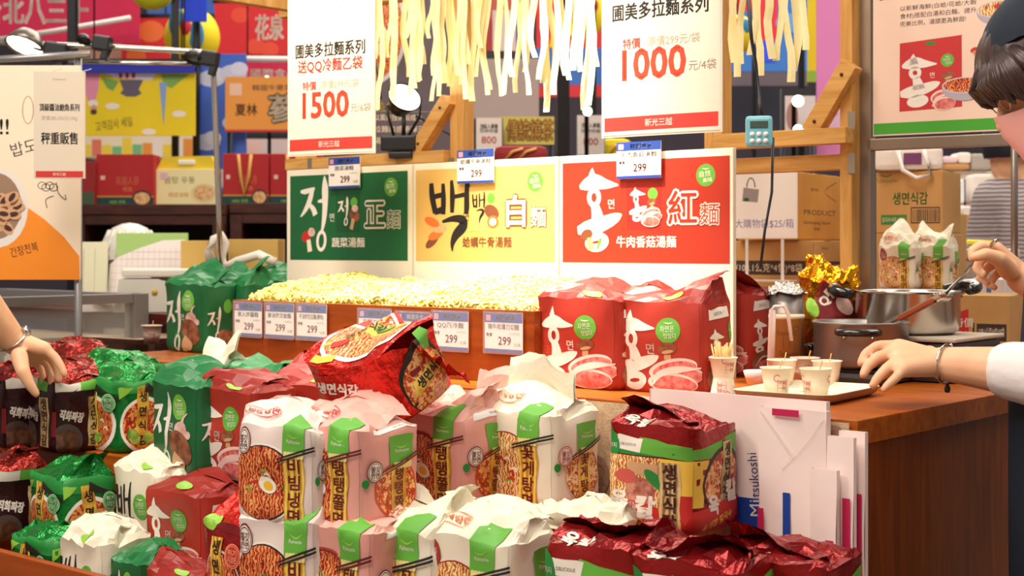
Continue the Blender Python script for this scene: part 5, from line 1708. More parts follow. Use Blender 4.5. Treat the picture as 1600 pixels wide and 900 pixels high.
# box with a red tag
def tagbox(P, w, h):
    P.rect(w * .38, h * .28, w * .95, h * .55, BI); P.text('(108.1公克*4包)*8袋', w * .66, h * .42, h * .16, CREAM, 0, width=w * .5); P.rect(w * .30, h * .26, w * .34, h * .56, BI)
    P.poly([(w * .03, h * .16), (w * .24, h * .20), (w * .22, h * .78), (w * .02, h * .72)], RED); P.text('特價', w * .13, h * .56, h * .16, WH, 0); P.text('促銷', w * .12, h * .36, h * .14, WH, 0)
carton('small carton with a red tag and black printed band beyond the worker hand', 1494, 1577, 1577, 462, 521, 3.35, STZ - .03, tagbox, None, None, .2)
# striped white box
def stripes(P, w, h):
    for x in (.05, .55): P.rect(w * x, 0, w * (x + .12), h, ink((60, 140, 206)))
carton('white carton with blue stripes behind the big pot handle', 1506, 1570, 1570, 436, 470, 3.6, STZ, stripes, None, mat('white carton', (238, 234, 236), .5), .15, tape=False)
# grey lidded tub
p = W(1534, 440, 4.3)
t = thing('storage_tub', 'grey plastic tub with a pale lid behind the raised hand', 'tub', (p.x, p.y, STZ), YAW)
hz = EYE + (385 - 388) / FPX * 4.3 - STZ
MB().box((0, 0, (hz - .03) / 2), (.16, .14, hz - .03), 0, .012).build('tub_body', mat('grey tub', (196, 190, 186), .4), t)
MB().box((0, 0, hz - .016), (.175, .155, .03), 0, .008).build('tub_lid', mat('pale lid', (222, 214, 196), .4), t)
o = MB().tube([W(1496, 380, 4.3), W(1514, 378, 4.3), W(1552, 379, 4.3)], .007, 8).build('yellow_stick', mat('yellow wax', (236, 214, 40), .4)); tag(o, 'bright yellow stick lying on the grey tub lid', 'stick')
# steel rack and pale goods far behind
RACK = mat('rack steel', (160, 152, 146), .3, .8)
p = W(1585, 500, 3.75)
t = thing('wire_rack', 'steel wire rack post and shelves at the picture edge', 'rack', (p.x, p.y, 0), YAW)
for dx in (0, .5): MB().tube([(dx, 0, STZ + .001), (dx, 0, 1.75)], .009, 10).build('rack_post', RACK, t)
for z in (1.06, 1.62):
    b = MB()
    for k in range(9): b.tube([(0, k * .045, z), (.5, k * .045, z)], .003, 5)
    b.tube([(0, 0, z), (.5, 0, z)], .006, 6); b.build('wire_shelf', RACK, t)
for k, (px, c) in enumerate(((1592, (210, 206, 190)), (1606, (190, 150, 120)))):
    p = W(px, 520, 3.78)
    o = MB().lathe([(.0001, 0), (.016, 0), (.017, .05), (.008, .06), (.008, .07), (.0001, .07)], 16).build('sauce_bottle', mat('bottle%d' % k, c, .3), None, (p.x, p.y + .04, 1.064)); tag(o, ['small pale bottle on the wire rack, partly cut by the picture edge', 'small tan bottle on the wire rack behind the pale one'][k], 'bottle')
# ------------------------------------------------------------------ the far end: glass case, scale, papers
ALG = mat('grey aluminium', (150, 148, 150), .35, .6)
GLS = mat('case glass', (236, 240, 238), .05, alpha=.16)
cx = -3.64
p1 = onX(218, 458, cx); p0 = Vector((cx, 1.45, p1.z))
t = thing('glass_case', 'low glass display case with grey metal edges at the far end of the counter', 'display case', (cx, p1.y, 0))
Lc = p1.y - 1.45; zt = p1.z; zbs = .90
MB().box((0, -.01, (zt) / 2), (.05, .05, zt), 0, .002).build('corner_post', ALG, t)
MB().box((0, -Lc, (zt) / 2), (.05, .05, zt), 0, .002).build('corner_post', ALG, t)
MB().box((0, -Lc / 2, zt - .014), (.04, Lc, .028), 0, .002).build('top_rail', ALG, t)
MB().box((-.75, -Lc / 2, zt - .014), (.04, Lc, .028), 0, .002).build('top_rail', ALG, t)
MB().box((-.375, -.01, zt - .014), (.75, .04, .028), 0, .002).build('top_rail', ALG, t)
MB().box((0, -Lc / 2, zbs), (.05, Lc, .03), 0, .002).build('bottom_rail', mat('pale sill', (206, 196, 184), .4), t)
MB().box((-.0, -Lc / 2, zt / 2 + zbs / 2), (.006, Lc - .06, zt - zbs - .05), 0).build('front_glass', GLS, t)
MB().box((-.0, -Lc * .42, zt / 2 + zbs / 2), (.012, .012, zt - zbs - .05), 0).build('glass_mullion', ALG, t)
MB().box((-.375, -Lc / 2, zbs / 2), (.74, Lc - .02, zbs - .02), 0, .004).build('case_base', mat('case base', (196, 182, 168), .5), t)
MB().box((-.72, -Lc / 2, (zt + zbs) / 2), (.02, Lc - .06, zt - zbs - .06), 0).build('case_back', mat('case back', (100, 70, 62), .5), t)
MB().box((-.37, -Lc / 2, zbs + .06), (.6, Lc - .1, .06), 0, .004).build('inner_tray', mat('inner tray', (150, 130, 96), .5), t)
# cashier table with the scale
bt = W(270, 480, 4.45)
table('dark red cashier table behind the glass case', (-4.02, 2.95), (1.1, .72), 1.05, 0, 'cashier_table', wood('dark red wood', (70, 22, 18), (96, 34, 26)))
SCW = mat('scale plastic', (224, 220, 208), .4)
p = W(236, 500, 4.52); p.z = 1.051
t = thing('counter_scale', 'white counter scale with a flat plate and a yellow button', 'scale', p, YAW + .25)
MB().prism([(-.11, 0), (.11, 0), (.095, .075), (.02, .10), (-.095, .10)], -.10, .10).build('scale_body', SCW, t)
hz = (385 - 432) / FPX * 4.52 + EYE - 1.051
MB().box((.03, 0, hz * .55 + .045), (.06, .06, hz - .085), 0).build('plate_stem', SCW, t)
MB().box((.035, .0, hz + .012), (.24, .20, .024), 0, .006).build('plate', mat('scale plate', (234, 228, 214), .35), t)
MB().lathe([(.0001, .004), (.008, .003), (.009, 0)], 12, c=(.01, -.101, .06), rot=RX(PI / 2)).build('button', mat('yellow button', (206, 170, 40), .4), t)
def leaf(name, lb, cat, px0, py0, px1, py1, d, m, tilt=.15, th=.006, deco=None, z=None, rz=0., group=None, poly=None):
    """a card or file standing on the table: outline size from its place in the room"""
    k = d / FPX
    p = W((px0 + px1) / 2, py1, d)
    if z is not None: p.z = z
    w, h = (px1 - px0) * k, (EYE + (385 - py0) * k) - p.z
    t = thing(name, lb, cat, p, YAW + rz, group)
    t.rotation_euler = (-tilt, 0, YAW + rz)
    h /= math.cos(tilt)
    if poly:
        MB().prism([(w * (a - .5), h * b) for a, b in poly], 0, th).build('sheet', m, t)
    else:
        MB().box((0, th / 2, h / 2), (w, th, h), 0, .001).build('sheet', m, t)
    if deco:
        P = Pr(); P.rect(-w * .47, .003, w * .47, h * .6, m); deco(P, w, h); P.build('sheet_print', t, (0, -.0008, 0), step=.0001)
    return t
PAP = mat('office paper', (240, 230, 226), .7); FILEG = mat('green file', (170, 206, 120), .45); FILEC = mat('cream file', (226, 222, 190), .5)
def lines(P, w, h):
    g = ink((206, 180, 190))
    for i in range(1, 9): P.rect(-w * .46, h * i / 10, w * .46, h * i / 10 + .001, g)
    for i in range(14): P.rect(-w * .46 + w * .92 * i / 13, h * .08, -w * .46 + w * .92 * i / 13 + .0008, h * .86, g)
leaf('file_folder', 'pale green file folder standing behind the ruled paper', 'folder', 180, 364, 292, 436, 4.80, FILEG, .05, .012, None, 1.051)
leaf('paper_sheet', 'curved sheet of ruled paper propped behind the scale', 'paper', 166, 372, 286, 442, 4.70, PAP, .1, .004, lines, 1.051, poly=[(0, 0), (1, 0), (1, .98), (.72, .97), (.42, .86), (.12, .72), (.03, .62)])
leaf('file_folder', 'cream file folder leaning beside the orange banner', 'folder', 122, 378, 166, 446, 4.66, FILEC, .08, .01, lambda P, w, h: [P.rect(-w * .35, h * .2, -w * .33, h * .9, ink((180, 180, 150))), P.rect(w * .05, h * .15, w * .07, h * .9, ink((190, 190, 160)))], 1.051)
o = MB().box((0, 0, .012), (.12, .16, .024), 0, .004).build('paper_pad', PAP, None, W(150, 462, 4.5), (0, 0, YAW + .3)); o.location.z = 1.051; tag(o, 'white pad of paper lying beside the scale', 'paper pad')
# clear ribbed tub on the shelf behind
p = W(203, 378, 5.0)
t = thing('plastic_dome', 'clear ribbed plastic dome lid behind the papers', 'lid', (p.x, p.y, p.z - .06), YAW)
CLR = mat('cloudy plastic', (226, 220, 210), .2, bump=(40, .4, .01))
MB().lathe([(.105, 0), (.104, .03), (.092, .075), (.065, .108), (.03, .122), (.0001, .126)], 36, sx=.9).build('dome', CLR, t)
b = MB()
for k in range(18):
    a = 2 * PI * k / 18
    b.tube([(.097 * math.cos(a), .107 * math.sin(a), .004), (.094 * math.cos(a), .102 * math.sin(a), .045), (.07 * math.cos(a), .075 * math.sin(a), .10)], .004, 5)
b.build('rib_pattern', CLR, t)
MB().box((0, 0, -(p.z - .062 - 1.052) / 2 - .001), (.2, .2, p.z - .062 - 1.052), 0, .004).build('stand_block', mat('dark stand', (50, 34, 30), .6), t)
# brown boxes, cable, tray with cup
KR = mat('kraft box', (196, 160, 84), .7)
for (a, b_, y0, y1, d, lb) in ((290, 332, 376, 425, 4.7, 'kraft box behind the green packs, beside the white cable'), (363, 440, 374, 418, 4.55, 'kraft box behind the first green pack tops near the green board')):
    k = d / FPX; p = W((a + b_) / 2, y1, d); p.z = 1.051
    cboard('kraft_box', lb, 'box', p, YAW, ((b_ - a) * k, .14, EYE + (385 - y0) * k - 1.051), KR, 'kraft boxes')
pts = [W(330, 415, 4.4), W(326, 392, 4.4), W(334, 374, 4.4), W(346, 368, 4.4), W(352, 380, 4.4), W(346, 400, 4.4), W(352, 418, 4.4), W(372, 408, 4.35), W(404, 398, 4.3), W(430, 410, 4.3)]
o = MB().tube(pts, .014, 8).build('white_cable', mat('white hose', (236, 228, 216), .5)); tag(o, 'thick white cable looping up behind the green packs', 'cable')
p = onZ(222, 534, CT); p.z = CT + .001
t = thing('serving_tray', 'brown edged sample tray with one cup at the far end of the counter', 'tray', p, math.radians(6))
dish([(.26, .24, .02, .016), (.256, .236, .02, .0165), (.225, .205, .016, .005)], t, 'tray_face', mat('beige tray', (226, 196, 164), .4))
dish([(.26, .24, .02, .0158), (.25, .23, .02, .006), (.23, .21, .016, .0)], t, 'tray_underside', mat('brown tray', (130, 76, 50), .45))
p = onZ(237, 537, CT + .006); p.z = CT + .007
cup('lone paper tasting cup on the brown edged tray beside the green packs', p, YAW + .1, h=.05, m=CUPP, marks=(.0,))
o = MB().box((0, 0, .012), (.10, .05, .024), 0, .008).build('cloth_pad', mat('beige pad', (220, 206, 184), .8), None, onZ(188, 524, CT), (0, 0, .2)); tag(o, 'small folded beige cloth lying behind the far sample tray', 'cloth')

# ------------------------------------------------------------------ far-left banner, notice, rail and clip lamps
FABW = mat('banner fabric', (238, 220, 196), .7, bump=(30, .08, .004))
def wave_sheet(name, w, h, m, parent, amp=.008, f=14, th=.0):
    b = MB()
    b.grid([[(x, amp * math.sin(x * f) * (.4 + .6 * (1 - z / h)), z) for x in np.linspace(-w / 2, w / 2, 24)] for z in np.linspace(0, h, 6)], 0, True)
    b.grid([[(x, .004 + amp * math.sin(x * f) * (.4 + .6 * (1 - z / h)), z) for x in np.linspace(-w / 2, w / 2, 24)] for z in np.linspace(0, h, 6)], 0, True)
    return b.build(name, m, parent)
d = 3.75; k = d / FPX
p = W(28, 437, d)
t = thing('food_banner', 'cream fabric banner with an orange swoosh and a clam bowl at the picture edge', 'banner', p, YAW)
bw, bh = 196 * k, 335 * k
MB().box((0, .003, bh / 2), (bw, .006, bh), 0, .002).build('fabric', FABW, t)
P = Pr(); P.rect(-bw * .499, .001, bw * .499, bh * .999, FABW); OR = ink((238, 140, 30))
def bx_(px): return (px - 28) * k
def bz_(py): return (437 - py) * k
P.poly([(bx_(-70), 0), (bx_(125), 0), (bx_(124), bz_(400)), (bx_(100), bz_(370)), (bx_(70), bz_(343)), (bx_(40), bz_(322)), (bx_(0), bz_(305)), (bx_(-70), bz_(300))], OR)
P.ell(bx_(-4), bz_(325), 48 * k, 62 * k, ink((226, 220, 214))); P.ell(bx_(-6), bz_(322), 40 * k, 52 * k, ink((150, 120, 96)))
rg = random.Random(9)
for i in range(16):
    a = rg.uniform(-1.4, 1.4); q = rg.uniform(.2, .85)
    x, z = bx_(-4) + 40 * k * q * math.cos(a), bz_(324) + 50 * k * q * math.sin(a)
    P.ell(x, z, 12 * k, 8 * k, ink((206, 160, 120)), rot=a); P.ell(x, z, 8 * k, 4 * k, [BRN, DBR][i % 2], rot=a + .5)
P.text('!!', bx_(7), bz_(197), 34 * k, BK, .02); P.text('밥도둑', bx_(48), bz_(228), 24 * k, BK, 0, rot=.25); P.text('간장전복', bx_(38), bz_(390), 17 * k, DBR, 0, rot=.25, width=44 * k)
P.ring(bx_(44), bz_(172), 9 * k, 22 * k, 1.2 * k, LBR)
for i in range(4): P.ring(bx_(66 + 6 * i), bz_(290 + 3 * (i % 2)), 7 * k, 6 * k, 1 * k, BK)
P.stroke([(bx_(88), bz_(285)), (bx_(92), bz_(302)), (bx_(103), bz_(312)), (bx_(102), bz_(304))], 1.2 * k, BK); P.stroke([(bx_(84), bz_(306)), (bx_(72), bz_(312)), (bx_(74), bz_(325))], 1.2 * k, BK)
P.build('banner_print', t, (0, -.0008, 0), step=.0001)
MB().tube([(-bw / 2, .01, bh + .01), (bw / 2 + .02, .01, bh + .03)], .010, 8).build('banner_pole', ALG, t)
MB().tube([(bw / 2 - .012, .02, bh + .02), (bw / 2 - .012, .02, -p.z)], .010, 8).build('stand_pole', ALG, t)
d = 3.55; k = d / FPX
p = W(93, 279, d)
t = thing('price_sign', 'white weighed-goods sign with bold black lettering hanging beside the orange banner', 'price sign', p, YAW + .08, 'hanging price signs')
w, h = 79 * k, 167 * k
MB().box((0, .002, h / 2), (w, .003, h), 0).build('sign_card', mat('sign card', (216, 203, 184), .5), t)
P = Pr()
P.rect(-w * .49, h * .002, w * .49, h * .998, mat('sign card', (216, 203, 184), .5))
P.rect(-w * .46, h * .01, w * .46, h * .07, ink((196, 46, 42))); P.text('新光三越', 0, h * .04, 5 * k, WH, 0)
P.text('頂級醬油鮑魚系列', 0, h * .665, 12 * k, BK, .03, width=61 * k); P.text('原價280-350元/100g', 0, h * .565, 8 * k, ink((170, 150, 140)), 0, width=55 * k)
P.text('秤重販售', 0, h * .375, 20 * k, BK, .03, width=56 * k); P.text('Pulmuone', 0, h * .93, 5 * k, GREY, 0)
P.build('sign_print', t, (0, -.0003, 0), step=.0001)
for s_ in (-1, 1): MB().tube([(s_ * w * .3, .002, h - .004), (s_ * w * .3, .19, h + .03)], .0012, 5).build('hanging_cord', mat('nylon cord', (220, 214, 204), .4), t)
# chrome pipe rail bent down at its end
d = 4.35
t = thing('chrome_rail', 'bent chrome pipe rail on which the clip lamps sit', 'rail', (0, 0, 0))
MB().tube([W(-30, 66, d), W(60, 69, d), W(180, 74, d), W(290, 80, d), W(318, 82, d), W(328, 88, d), W(333, 102, d), W(337, 200, d), W(342, 330, d), W(345, 470, d)], .0085, 10).build('pipe', CHR, t)
q = W(345, 470, d)
MB().tube([q, Vector((q.x, q.y, 1.051))], .0085, 10).build('pipe', CHR, t)
MB().tube([W(100, 97, d + .02), W(200, 98, d + .02), W(300, 100, d + .02)], .006, 8).build('lower_pipe', CHR, t)
def clip_lamp(lb, px, py, d, headoff, glow, s_=1.15, flip=1, hr=1.15):
    p = W(px, py, d)
    t = thing('clip_lamp', lb, 'lamp', p, YAW)
    MB().box((0, 0, 0), (.058 * s_, .045, .05 * s_), 0, .006, RY(.15)).build('clamp', BLK, t)
    MB().box((.012 * s_, -.005, -.034 * s_), (.02, .03, .045 * s_), 0, .004, RY(.3)).build('clamp_jaw', BLK, t)
    hx, hz2 = headoff
    MB().tube([(0, 0, .0), (hx * .5, -.01, hz2 * .6), (hx * .7, -.01, hz2)], .006, 8).build('arm', BLK, t)
    q = Vector((-.18 * flip, -.35, -.75)).normalized().to_track_quat('Z', 'Y').to_matrix()
    c = Vector((hx, -.01, hz2))
    MB().lathe([(r_ * hr, z_ * hr) for r_, z_ in ((.012, -.05), (.030, -.042), (.044, -.02), (.052, .0), (.049, .0), (.04, -.015))], 26, c=c, rot=q).build('lamp_head', mat('lamp shade', (120, 112, 104), .3, .6) if glow else BLK, t)
    MB().lathe([(.0001, -.004), (.03 * hr, -.005), (.048 * hr, -.006)], 26, c=c, rot=q).build('lamp_glass', GLOW if glow else mat('dark lens', (40, 40, 44), .2), t)
clip_lamp('clip lamp with a lit disc on the chrome rail above the orange banner', 88, 82, 4.32, (-.092, .014), True)
clip_lamp('black clip lamp turned away on the chrome rail, above the yellow banner', 160, 68, 4.33, (-.055, .006), False, .9, 1, .45)
clip_lamp('black clip lamp at the bend of the chrome rail', 328, 92, 4.32, (-.048, -.004), False, .9, 1, .62)
# ------------------------------------------------------------------ the hall beyond
def ph(name, lb, cat, x0, y0, x1, y1, d, m, deco=None, rz=0., th=.012, group=None, hang=True, foot=None, extra=None):
    """hanging panel in the hall: real size from its distance d"""
    k = d / FPX
    p = W((x0 + x1) / 2, y1, d)
    t = thing(name, lb, cat, p, YAW + rz, group)
    f = max(math.cos(rz), .3)
    w, h = (x1 - x0) * k / f, (y1 - y0) * k
    MB().box((0, th / 2, h / 2), (w, th, h), 0, .002).build('panel', m, t)
    if deco:
        P = Pr(); P.rect(-w * .498, h * .002, w * .498, h * .998, m); deco(P, w, h, k); P.build('panel_print', t, (0, -.002, 0), step=.0004)
    if foot is not None:
        for s_ in (-1, 1): MB().tube([(s_ * w * .45, th + .01, h), (s_ * w * .45, th + .01, -p.z)], .012, 6).build('stand_pole', BLKM, t)
    elif hang:
        MB().box((0, th / 2, h + .01), (w + .02, .02, .02), 0).build('hanging_bar', BLKM, t)
        for s_ in (-1, 1): MB().tube([(s_ * w * .4, th / 2, h), (s_ * w * .4, th / 2, 4.6 - p.z)], .004, 5).build('hanging_wire', BLKM, t)
    return t
def hm(key, c, r=.7): return mat('hall ' + key, c, r)
RB, PKB, YB, BB = hm('red', (206, 34, 44)), hm('crimson', (200, 26, 76)), hm('yellow', (232, 206, 20)), hm('blue', (40, 66, 190))
# shell
o = MB().box((-5, 6, -.05), (30, 24, .1)).build('floor', mat('hall floor', (120, 104, 92), .35, var=(2, (134, 116, 102)))); tag(o, None, None, None, 'structure')
q = W(800, 385, 13.5)
o = MB().box((0, .1, 3), (24, .2, 6.4)).build('wall_back', mat('hall end wall', (62, 52, 66), .7), None, (q.x, q.y, 0), (0, 0, YAW)); tag(o, None, None, None, 'structure')
# black scaffold posts
def post(lb, px, d, w, name='scaffold_post'):
    p = W(px, 385, d)
    o = MB().box((0, 0, 2.3), (w * d / FPX, w * d / FPX, 4.6), 0, .003).build(name, BLKM, None, (p.x, p.y, 0), (0, 0, YAW)); tag(o, lb, 'post', 'black scaffold posts')
for px, d, w, lb in ((113, 5.6, 13, 'black scaffold post behind the lit clip lamp'), (274, 7.05, 10, 'black scaffold post behind the yellow banner edge'), (307, 6.95, 10, 'black scaffold post beside the blue cloud panel'), (880, 5.2, 19, 'thick black scaffold post behind the noodle strands'), (928, 6.8, 7, 'thin black scaffold post just by the 1000 sign'), (1178, 6.2, 6, 'thin black scaffold post behind the blue timer cord'), (1252, 6.0, 9, 'black scaffold post beside the yellow strip banner')):
    post(lb, px, d, w)
# red and crimson cloth banners
def b1(P, w, h, k): P.text('台北八三十', -w * .12, h * .46, 46 * k, WH, .03, width=w * .62)
ph('cloth_banner', 'crimson cloth banner with white lettering, topmost at the far end of the hall', 'banner', -40, -40, 215, 66, 7.6, PKB, b1, .10, group='red hall banners')
o = MB().tube([W(-30, 66, 7.4), W(90, 48, 7.4), W(204, 28, 7.4)], .014, 6).build('banner_rail', mat('pale rail', (220, 206, 206), .4)); tag(o, 'pale slanting rail under the crimson banner', 'rail')
def b2(P, w, h, k):
    P.ell(w * .1, h * .72, w * .28, h * .22, ORG); P.ell(-w * .2, h * .2, w * .2, h * .2, ORG)
ph('cloth_banner', 'red cloth banner with orange fans above the yellow banner', 'banner', 190, 28, 266, 104, 7.9, RB, b2, 0, group='red hall banners')
def b3(P, w, h, k):
    for x, z in ((-.22, .78), (.1, .16), (-.05, .22)): P.ell(w * x, h * z, w * .10, h * .14, ink((220, 70, 50)))
    P.text('花泉', w * .10, h * .55, 42 * k, WH, .03, width=w * .30)
ph('cloth_banner', 'long red cloth banner with two white characters beside the 1500 sign', 'banner', 334, 4, 480, 92, 8.2, RB, b3, -.08, group='red hall banners')
ph('cloth_banner', 'flowered pale cloth behind the black clip lamps', 'banner', 112, 34, 194, 102, 8.0, mat('flowered cloth', (214, 186, 170), .8, var=(5, (150, 120, 90))), None)
ph('ceiling_panel', 'wide blue panel high above the red banners', 'panel', 230, -60, 480, 22, 8.8, hm('steel blue', (44, 84, 160)), None, 0)
def stripe(P, w, h, k):
    for x in (-.3, 0, .3): P.rect(w * (x - .1), h * .15, w * (x + .1), h * .8, WH)
ph('shop_fascia', 'crimson shop fascia with white blocks of lettering above the orange sign', 'fascia', 376, 92, 480, 122, 7.7, PKB, lambda P, w, h, k: [P.text('國際食品', 0, h * .25, 14 * k, WH, .03, width=w * .7)])
o = MB().tube([W(336, 92, 7.2), W(470, 93, 7.2)], .016, 6).build('banner_rail', mat('pale rail', (220, 206, 206), .4)); tag(o, 'pale level rail under the long red banner', 'rail')
# balloons
def balloon(lb, px, py, rx, ry, d, c1, spots, shape='balloon'):
    k = d / FPX; p = W(px, py, d)
    t = thing('paper_balloon', lb, 'balloon', p, YAW, 'hall paper balloons')
    n = 16
    MB().lathe([(max(.0001, rx * k * math.sin(PI * i / n)), ry * k * math.cos(PI * i / n)) for i in range(n + 1)][::-1], 28).build('skin', c1, t)
    for i, (dx, dz, sx, sz, m) in enumerate(spots):
        yy = -rx * k * math.sqrt(max(.05, 1 - dx * dx - dz * dz)) * 1.0
        MB().lathe([(max(.0001, math.sin(PI * j / 10)), math.cos(PI * j / 10)) for j in range(11)][::-1], 18).build('painted_patch', m, t, (dx * rx * k, yy * .97, dz * ry * k)).scale = (sx * rx * k, .03 * rx * k + .01, sz * ry * k)
    MB().tube([(0, 0, ry * k), (0, 0, 4.6 - p.z)], .004, 5).build('string', BLKM, t)
TEAL = hm('teal', (40, 130, 170))
balloon('yellow paper balloon with blue and red patches behind the scaffold posts', 300, 58, 43, 46, 7.5, YB, [(-.35, .35, .3, .5, TEAL), (.35, -.05, .28, .5, TEAL), (-.02, .2, .2, .3, RB)])
balloon('yellow green paper balloon at the top edge beside the crimson banner', 238, -16, 34, 32, 7.0, hm('lime', (206, 210, 30)), [(.1, .5, .3, .2, TEAL)])
balloon('yellow and red paper balloon behind the far noodle strands', 1152, 54, 30, 30, 7.0, YB, [(-.2, .45, .4, .3, RB), (.3, .3, .25, .4, TEAL)])
balloon('yellow paper balloon glimpsed between noodle strands beside the 1000 sign', 918, 20, 26, 40, 7.4, YB, [(.2, .2, .4, .3, RB)])
o = ph('hanging_flag', 'bright blue square flag hanging over the yellow balloon', 'flag', 288, -30, 323, 34, 6.8, hm('royal blue', (30, 70, 226)), None, .05)
# yellow banner with upside down scene
def yb(P, w, h, k):
    X = lambda px: (px - 217) * k; Z = lambda py: (212 - py) * k
    P.poly([(X(131), Z(112)), (X(156), Z(112)), (X(154), Z(140)), (X(149), Z(158)), (X(138), Z(158)), (X(132), Z(140))], ink((226, 140, 170)))
    P.ell(X(146), Z(162), 8 * k, 6 * k, WH); P.ell(X(147), Z(170), 5 * k, 6 * k, ink((210, 150, 120))); P.ell(X(147), Z(175), 5 * k, 4 * k, DBR)
    P.poly([(X(158), Z(112)), (X(250), Z(112)), (X(236), Z(126)), (X(180), Z(122))], ink((226, 220, 226)))
    P.poly([(X(187), Z(125)), (X(224), Z(125)), (X(217), Z(140)), (X(222), Z(146)), (X(212), Z(151)), (X(198), Z(151)), (X(188), Z(146)), (X(193), Z(140))], ink((90, 78, 100)))
    P.poly([(X(158), Z(120)), (X(186), Z(127)), (X(177), Z(142)), (X(168), Z(138))], ink((110, 160, 70))); P.poly([(X(252), Z(116)), (X(296), Z(116)), (X(268), Z(138)), (X(256), Z(132))], ink((120, 170, 70)))
    P.poly([(X(249), Z(128)), (X(261), Z(130)), (X(256), Z(197))], ink((130, 160, 214)))
    for x, y in ((176, 166), (280, 178), (233, 206)): P.ell(X(x), Z(y), 11 * k, 5 * k, WH)
    for i, x in enumerate((189, 199, 209)): P.ell(X(x), Z(117), 3 * k, 6 * k, RED)
    P.text('고객감사 세일', X(178), Z(194), 17 * k, ink((80, 70, 10)), 0, rot=.16, width=58 * k)
ph('picture_banner', 'bright yellow banner printed with a small scene hung upside down', 'banner', 129, 112, 305, 212, 6.6, YB, yb)
ph('banner_header', 'dark blue header strip over the yellow banner', 'banner strip', 100, 99, 304, 114, 6.55, hm('header blue', (38, 48, 170)), None)
def cloud(P, w, h, k):
    for x, z in ((-.2, .82), (.25, .86), (.3, .5), (-.3, .36), (.2, .12), (-.15, .08)): P.ell(w * x, h * z, w * .28, h * .06, ink((196, 200, 230))); P.ell(w * (x + .12), h * (z + .03), w * .18, h * .05, ink((206, 210, 236)))
ph('cloud_panel', 'tall blue panel with white clouds behind the chrome rail', 'panel', 308, 84, 384, 300, 7.0, mat('cloud blue', (60, 100, 206), .6), cloud, foot=1)
def orange(P, w, h, k):
    P.text('夏林', -w * .22, h * .40, 20 * k, ink((70, 40, 20)), .02, width=34 * k); P.text('蔘', w * .26, h * .42, 46 * k, DBR, .09); P.text('蔘', w * .26, h * .42, 46 * k, CREAM, .02)
    P.text('韓國牛蒡茶', w * .12, h * .80, 10 * k, DBR, .01, width=62 * k); P.rect(-w * .44, h * .66, -w * .28, h * .88, ink((230, 190, 170))); P.rect(-w / 2, 0, w / 2, h * .04, RED)
ph('shop_sign', 'orange shop sign with brown characters behind the 1500 sign', 'sign', 352, 120, 470, 206, 6.9, mat('orange sign', (226, 150, 60), .6), orange, foot=1)
# shelf with gift boxes
SH = wood('dark shelf wood', (60, 30, 24), (84, 44, 34), (2, 10, 10), .5)
def shelf(lb, x0, x1, y, d, dp=.5):
    k = d / FPX; p = W((x0 + x1) / 2, y, d)
    t = thing('display_shelf', lb, 'shelf', (p.x, p.y, 0), YAW, None)
    w = (x1 - x0) * k
    MB().box((0, dp / 2, p.z - .02), (w, dp, .045), 0, .003).build('shelf_board', SH, t)
    MB().box((0, .02, p.z - .06), (w, .02, .05), 0).build('shelf_lip', SH, t)
    MB().box((0, dp / 2, p.z - .62), (w, dp, .04), 0, .003).build('shelf_board', SH, t)
    for s_ in (-1, 1):
        MB().box((s_ * (w / 2 - .03), dp / 2, (p.z - .05) / 2), (.05, dp, p.z - .05), 0).build('shelf_side', SH, t)
    MB().box((0, dp - .02, (p.z - .05) / 2), (w, .02, p.z - .05), 0).build('shelf_back', mat('shelf back', (34, 20, 20), .7), t)
    return p.z
D1 = 6.3
zs1 = shelf('dark brown shelf unit carrying red and yellow gift boxes', 112, 352, 320, D1)
zs2 = shelf('dark brown shelf unit partly hidden by the green board', 358, 520, 318, D1 + .05)
def gift(lb, x0, x1, y0, zb, d, m, deco, dp=.12, handle=None, bandm=None):
    k = d / FPX; p = W((x0 + x1) / 2, 320, d); p.z = zb + .001
    t = thing('gift_box', lb, 'gift box', p, YAW, 'gift boxes on the far shelf')
    w = (x1 - x0) * k; h = EYE + (385 - y0) * k - p.z
    MB().box((0, dp / 2, h / 2), (w, dp, h), 0, .006).build('box_body', m, t)
    P = Pr(); P.rect(-w * .49, h * .01, w * .49, h * .99, m); deco(P, w, h, k); P.build('box_print', t, (0, -.001, 0), step=.0003)
    if handle:
        MB().tube([(-w * .16, -.004, h * .98), (-w * .10, -.015, h * .55), (-.02 * w, -.02, h * .2), (w * .08, -.015, h * .55), (w * .12, -.004, h * .98)], .008, 6).build('cord_handle', mat('gold cord', (206, 150, 70), .5), t)
    return t, w, h
def redbox(P, w, h, k):
    P.rect(-w / 2, h * .0, w / 2, h * .16, hm('pine green', (16, 60, 60))); P.rect(-w / 2, h * .16, w / 2, h * .19, DYEL)
    P.text('高麗人蔘', w * .05, h * .48, 15 * k, ink((200, 96, 60)), .0, width=w * .4); P.text('禮盒', w * .05, h * .32, 8 * k, ink((206, 120, 70)), 0)
    P.rect(-w * .42, h * .50, -w * .34, h * .58, ink((226, 190, 180)))
    P.ell(w * .30, h * .14, w * .17, h * .16, BK); P.ell(w * .30, h * .14, w * .14, h * .12, SOUP_PALE)
    P.text('100% 원료', -w * .12, h * .07, 6 * k, LG, 0)
gift('red gift box with a dark green foot and a bowl picture, first on the shelf', 150, 240, 241, zs1, 6.45, hm('gift red', (176, 26, 30)), redbox)
gift('red gift box corner standing beside the white weighed-goods sign', 124, 147, 252, zs1, 6.4, hm('gift maroon', (150, 26, 30)), lambda P, w, h, k: P.rect(-w * .3, 0, w * .5, h * .3, ink((60, 80, 50))))
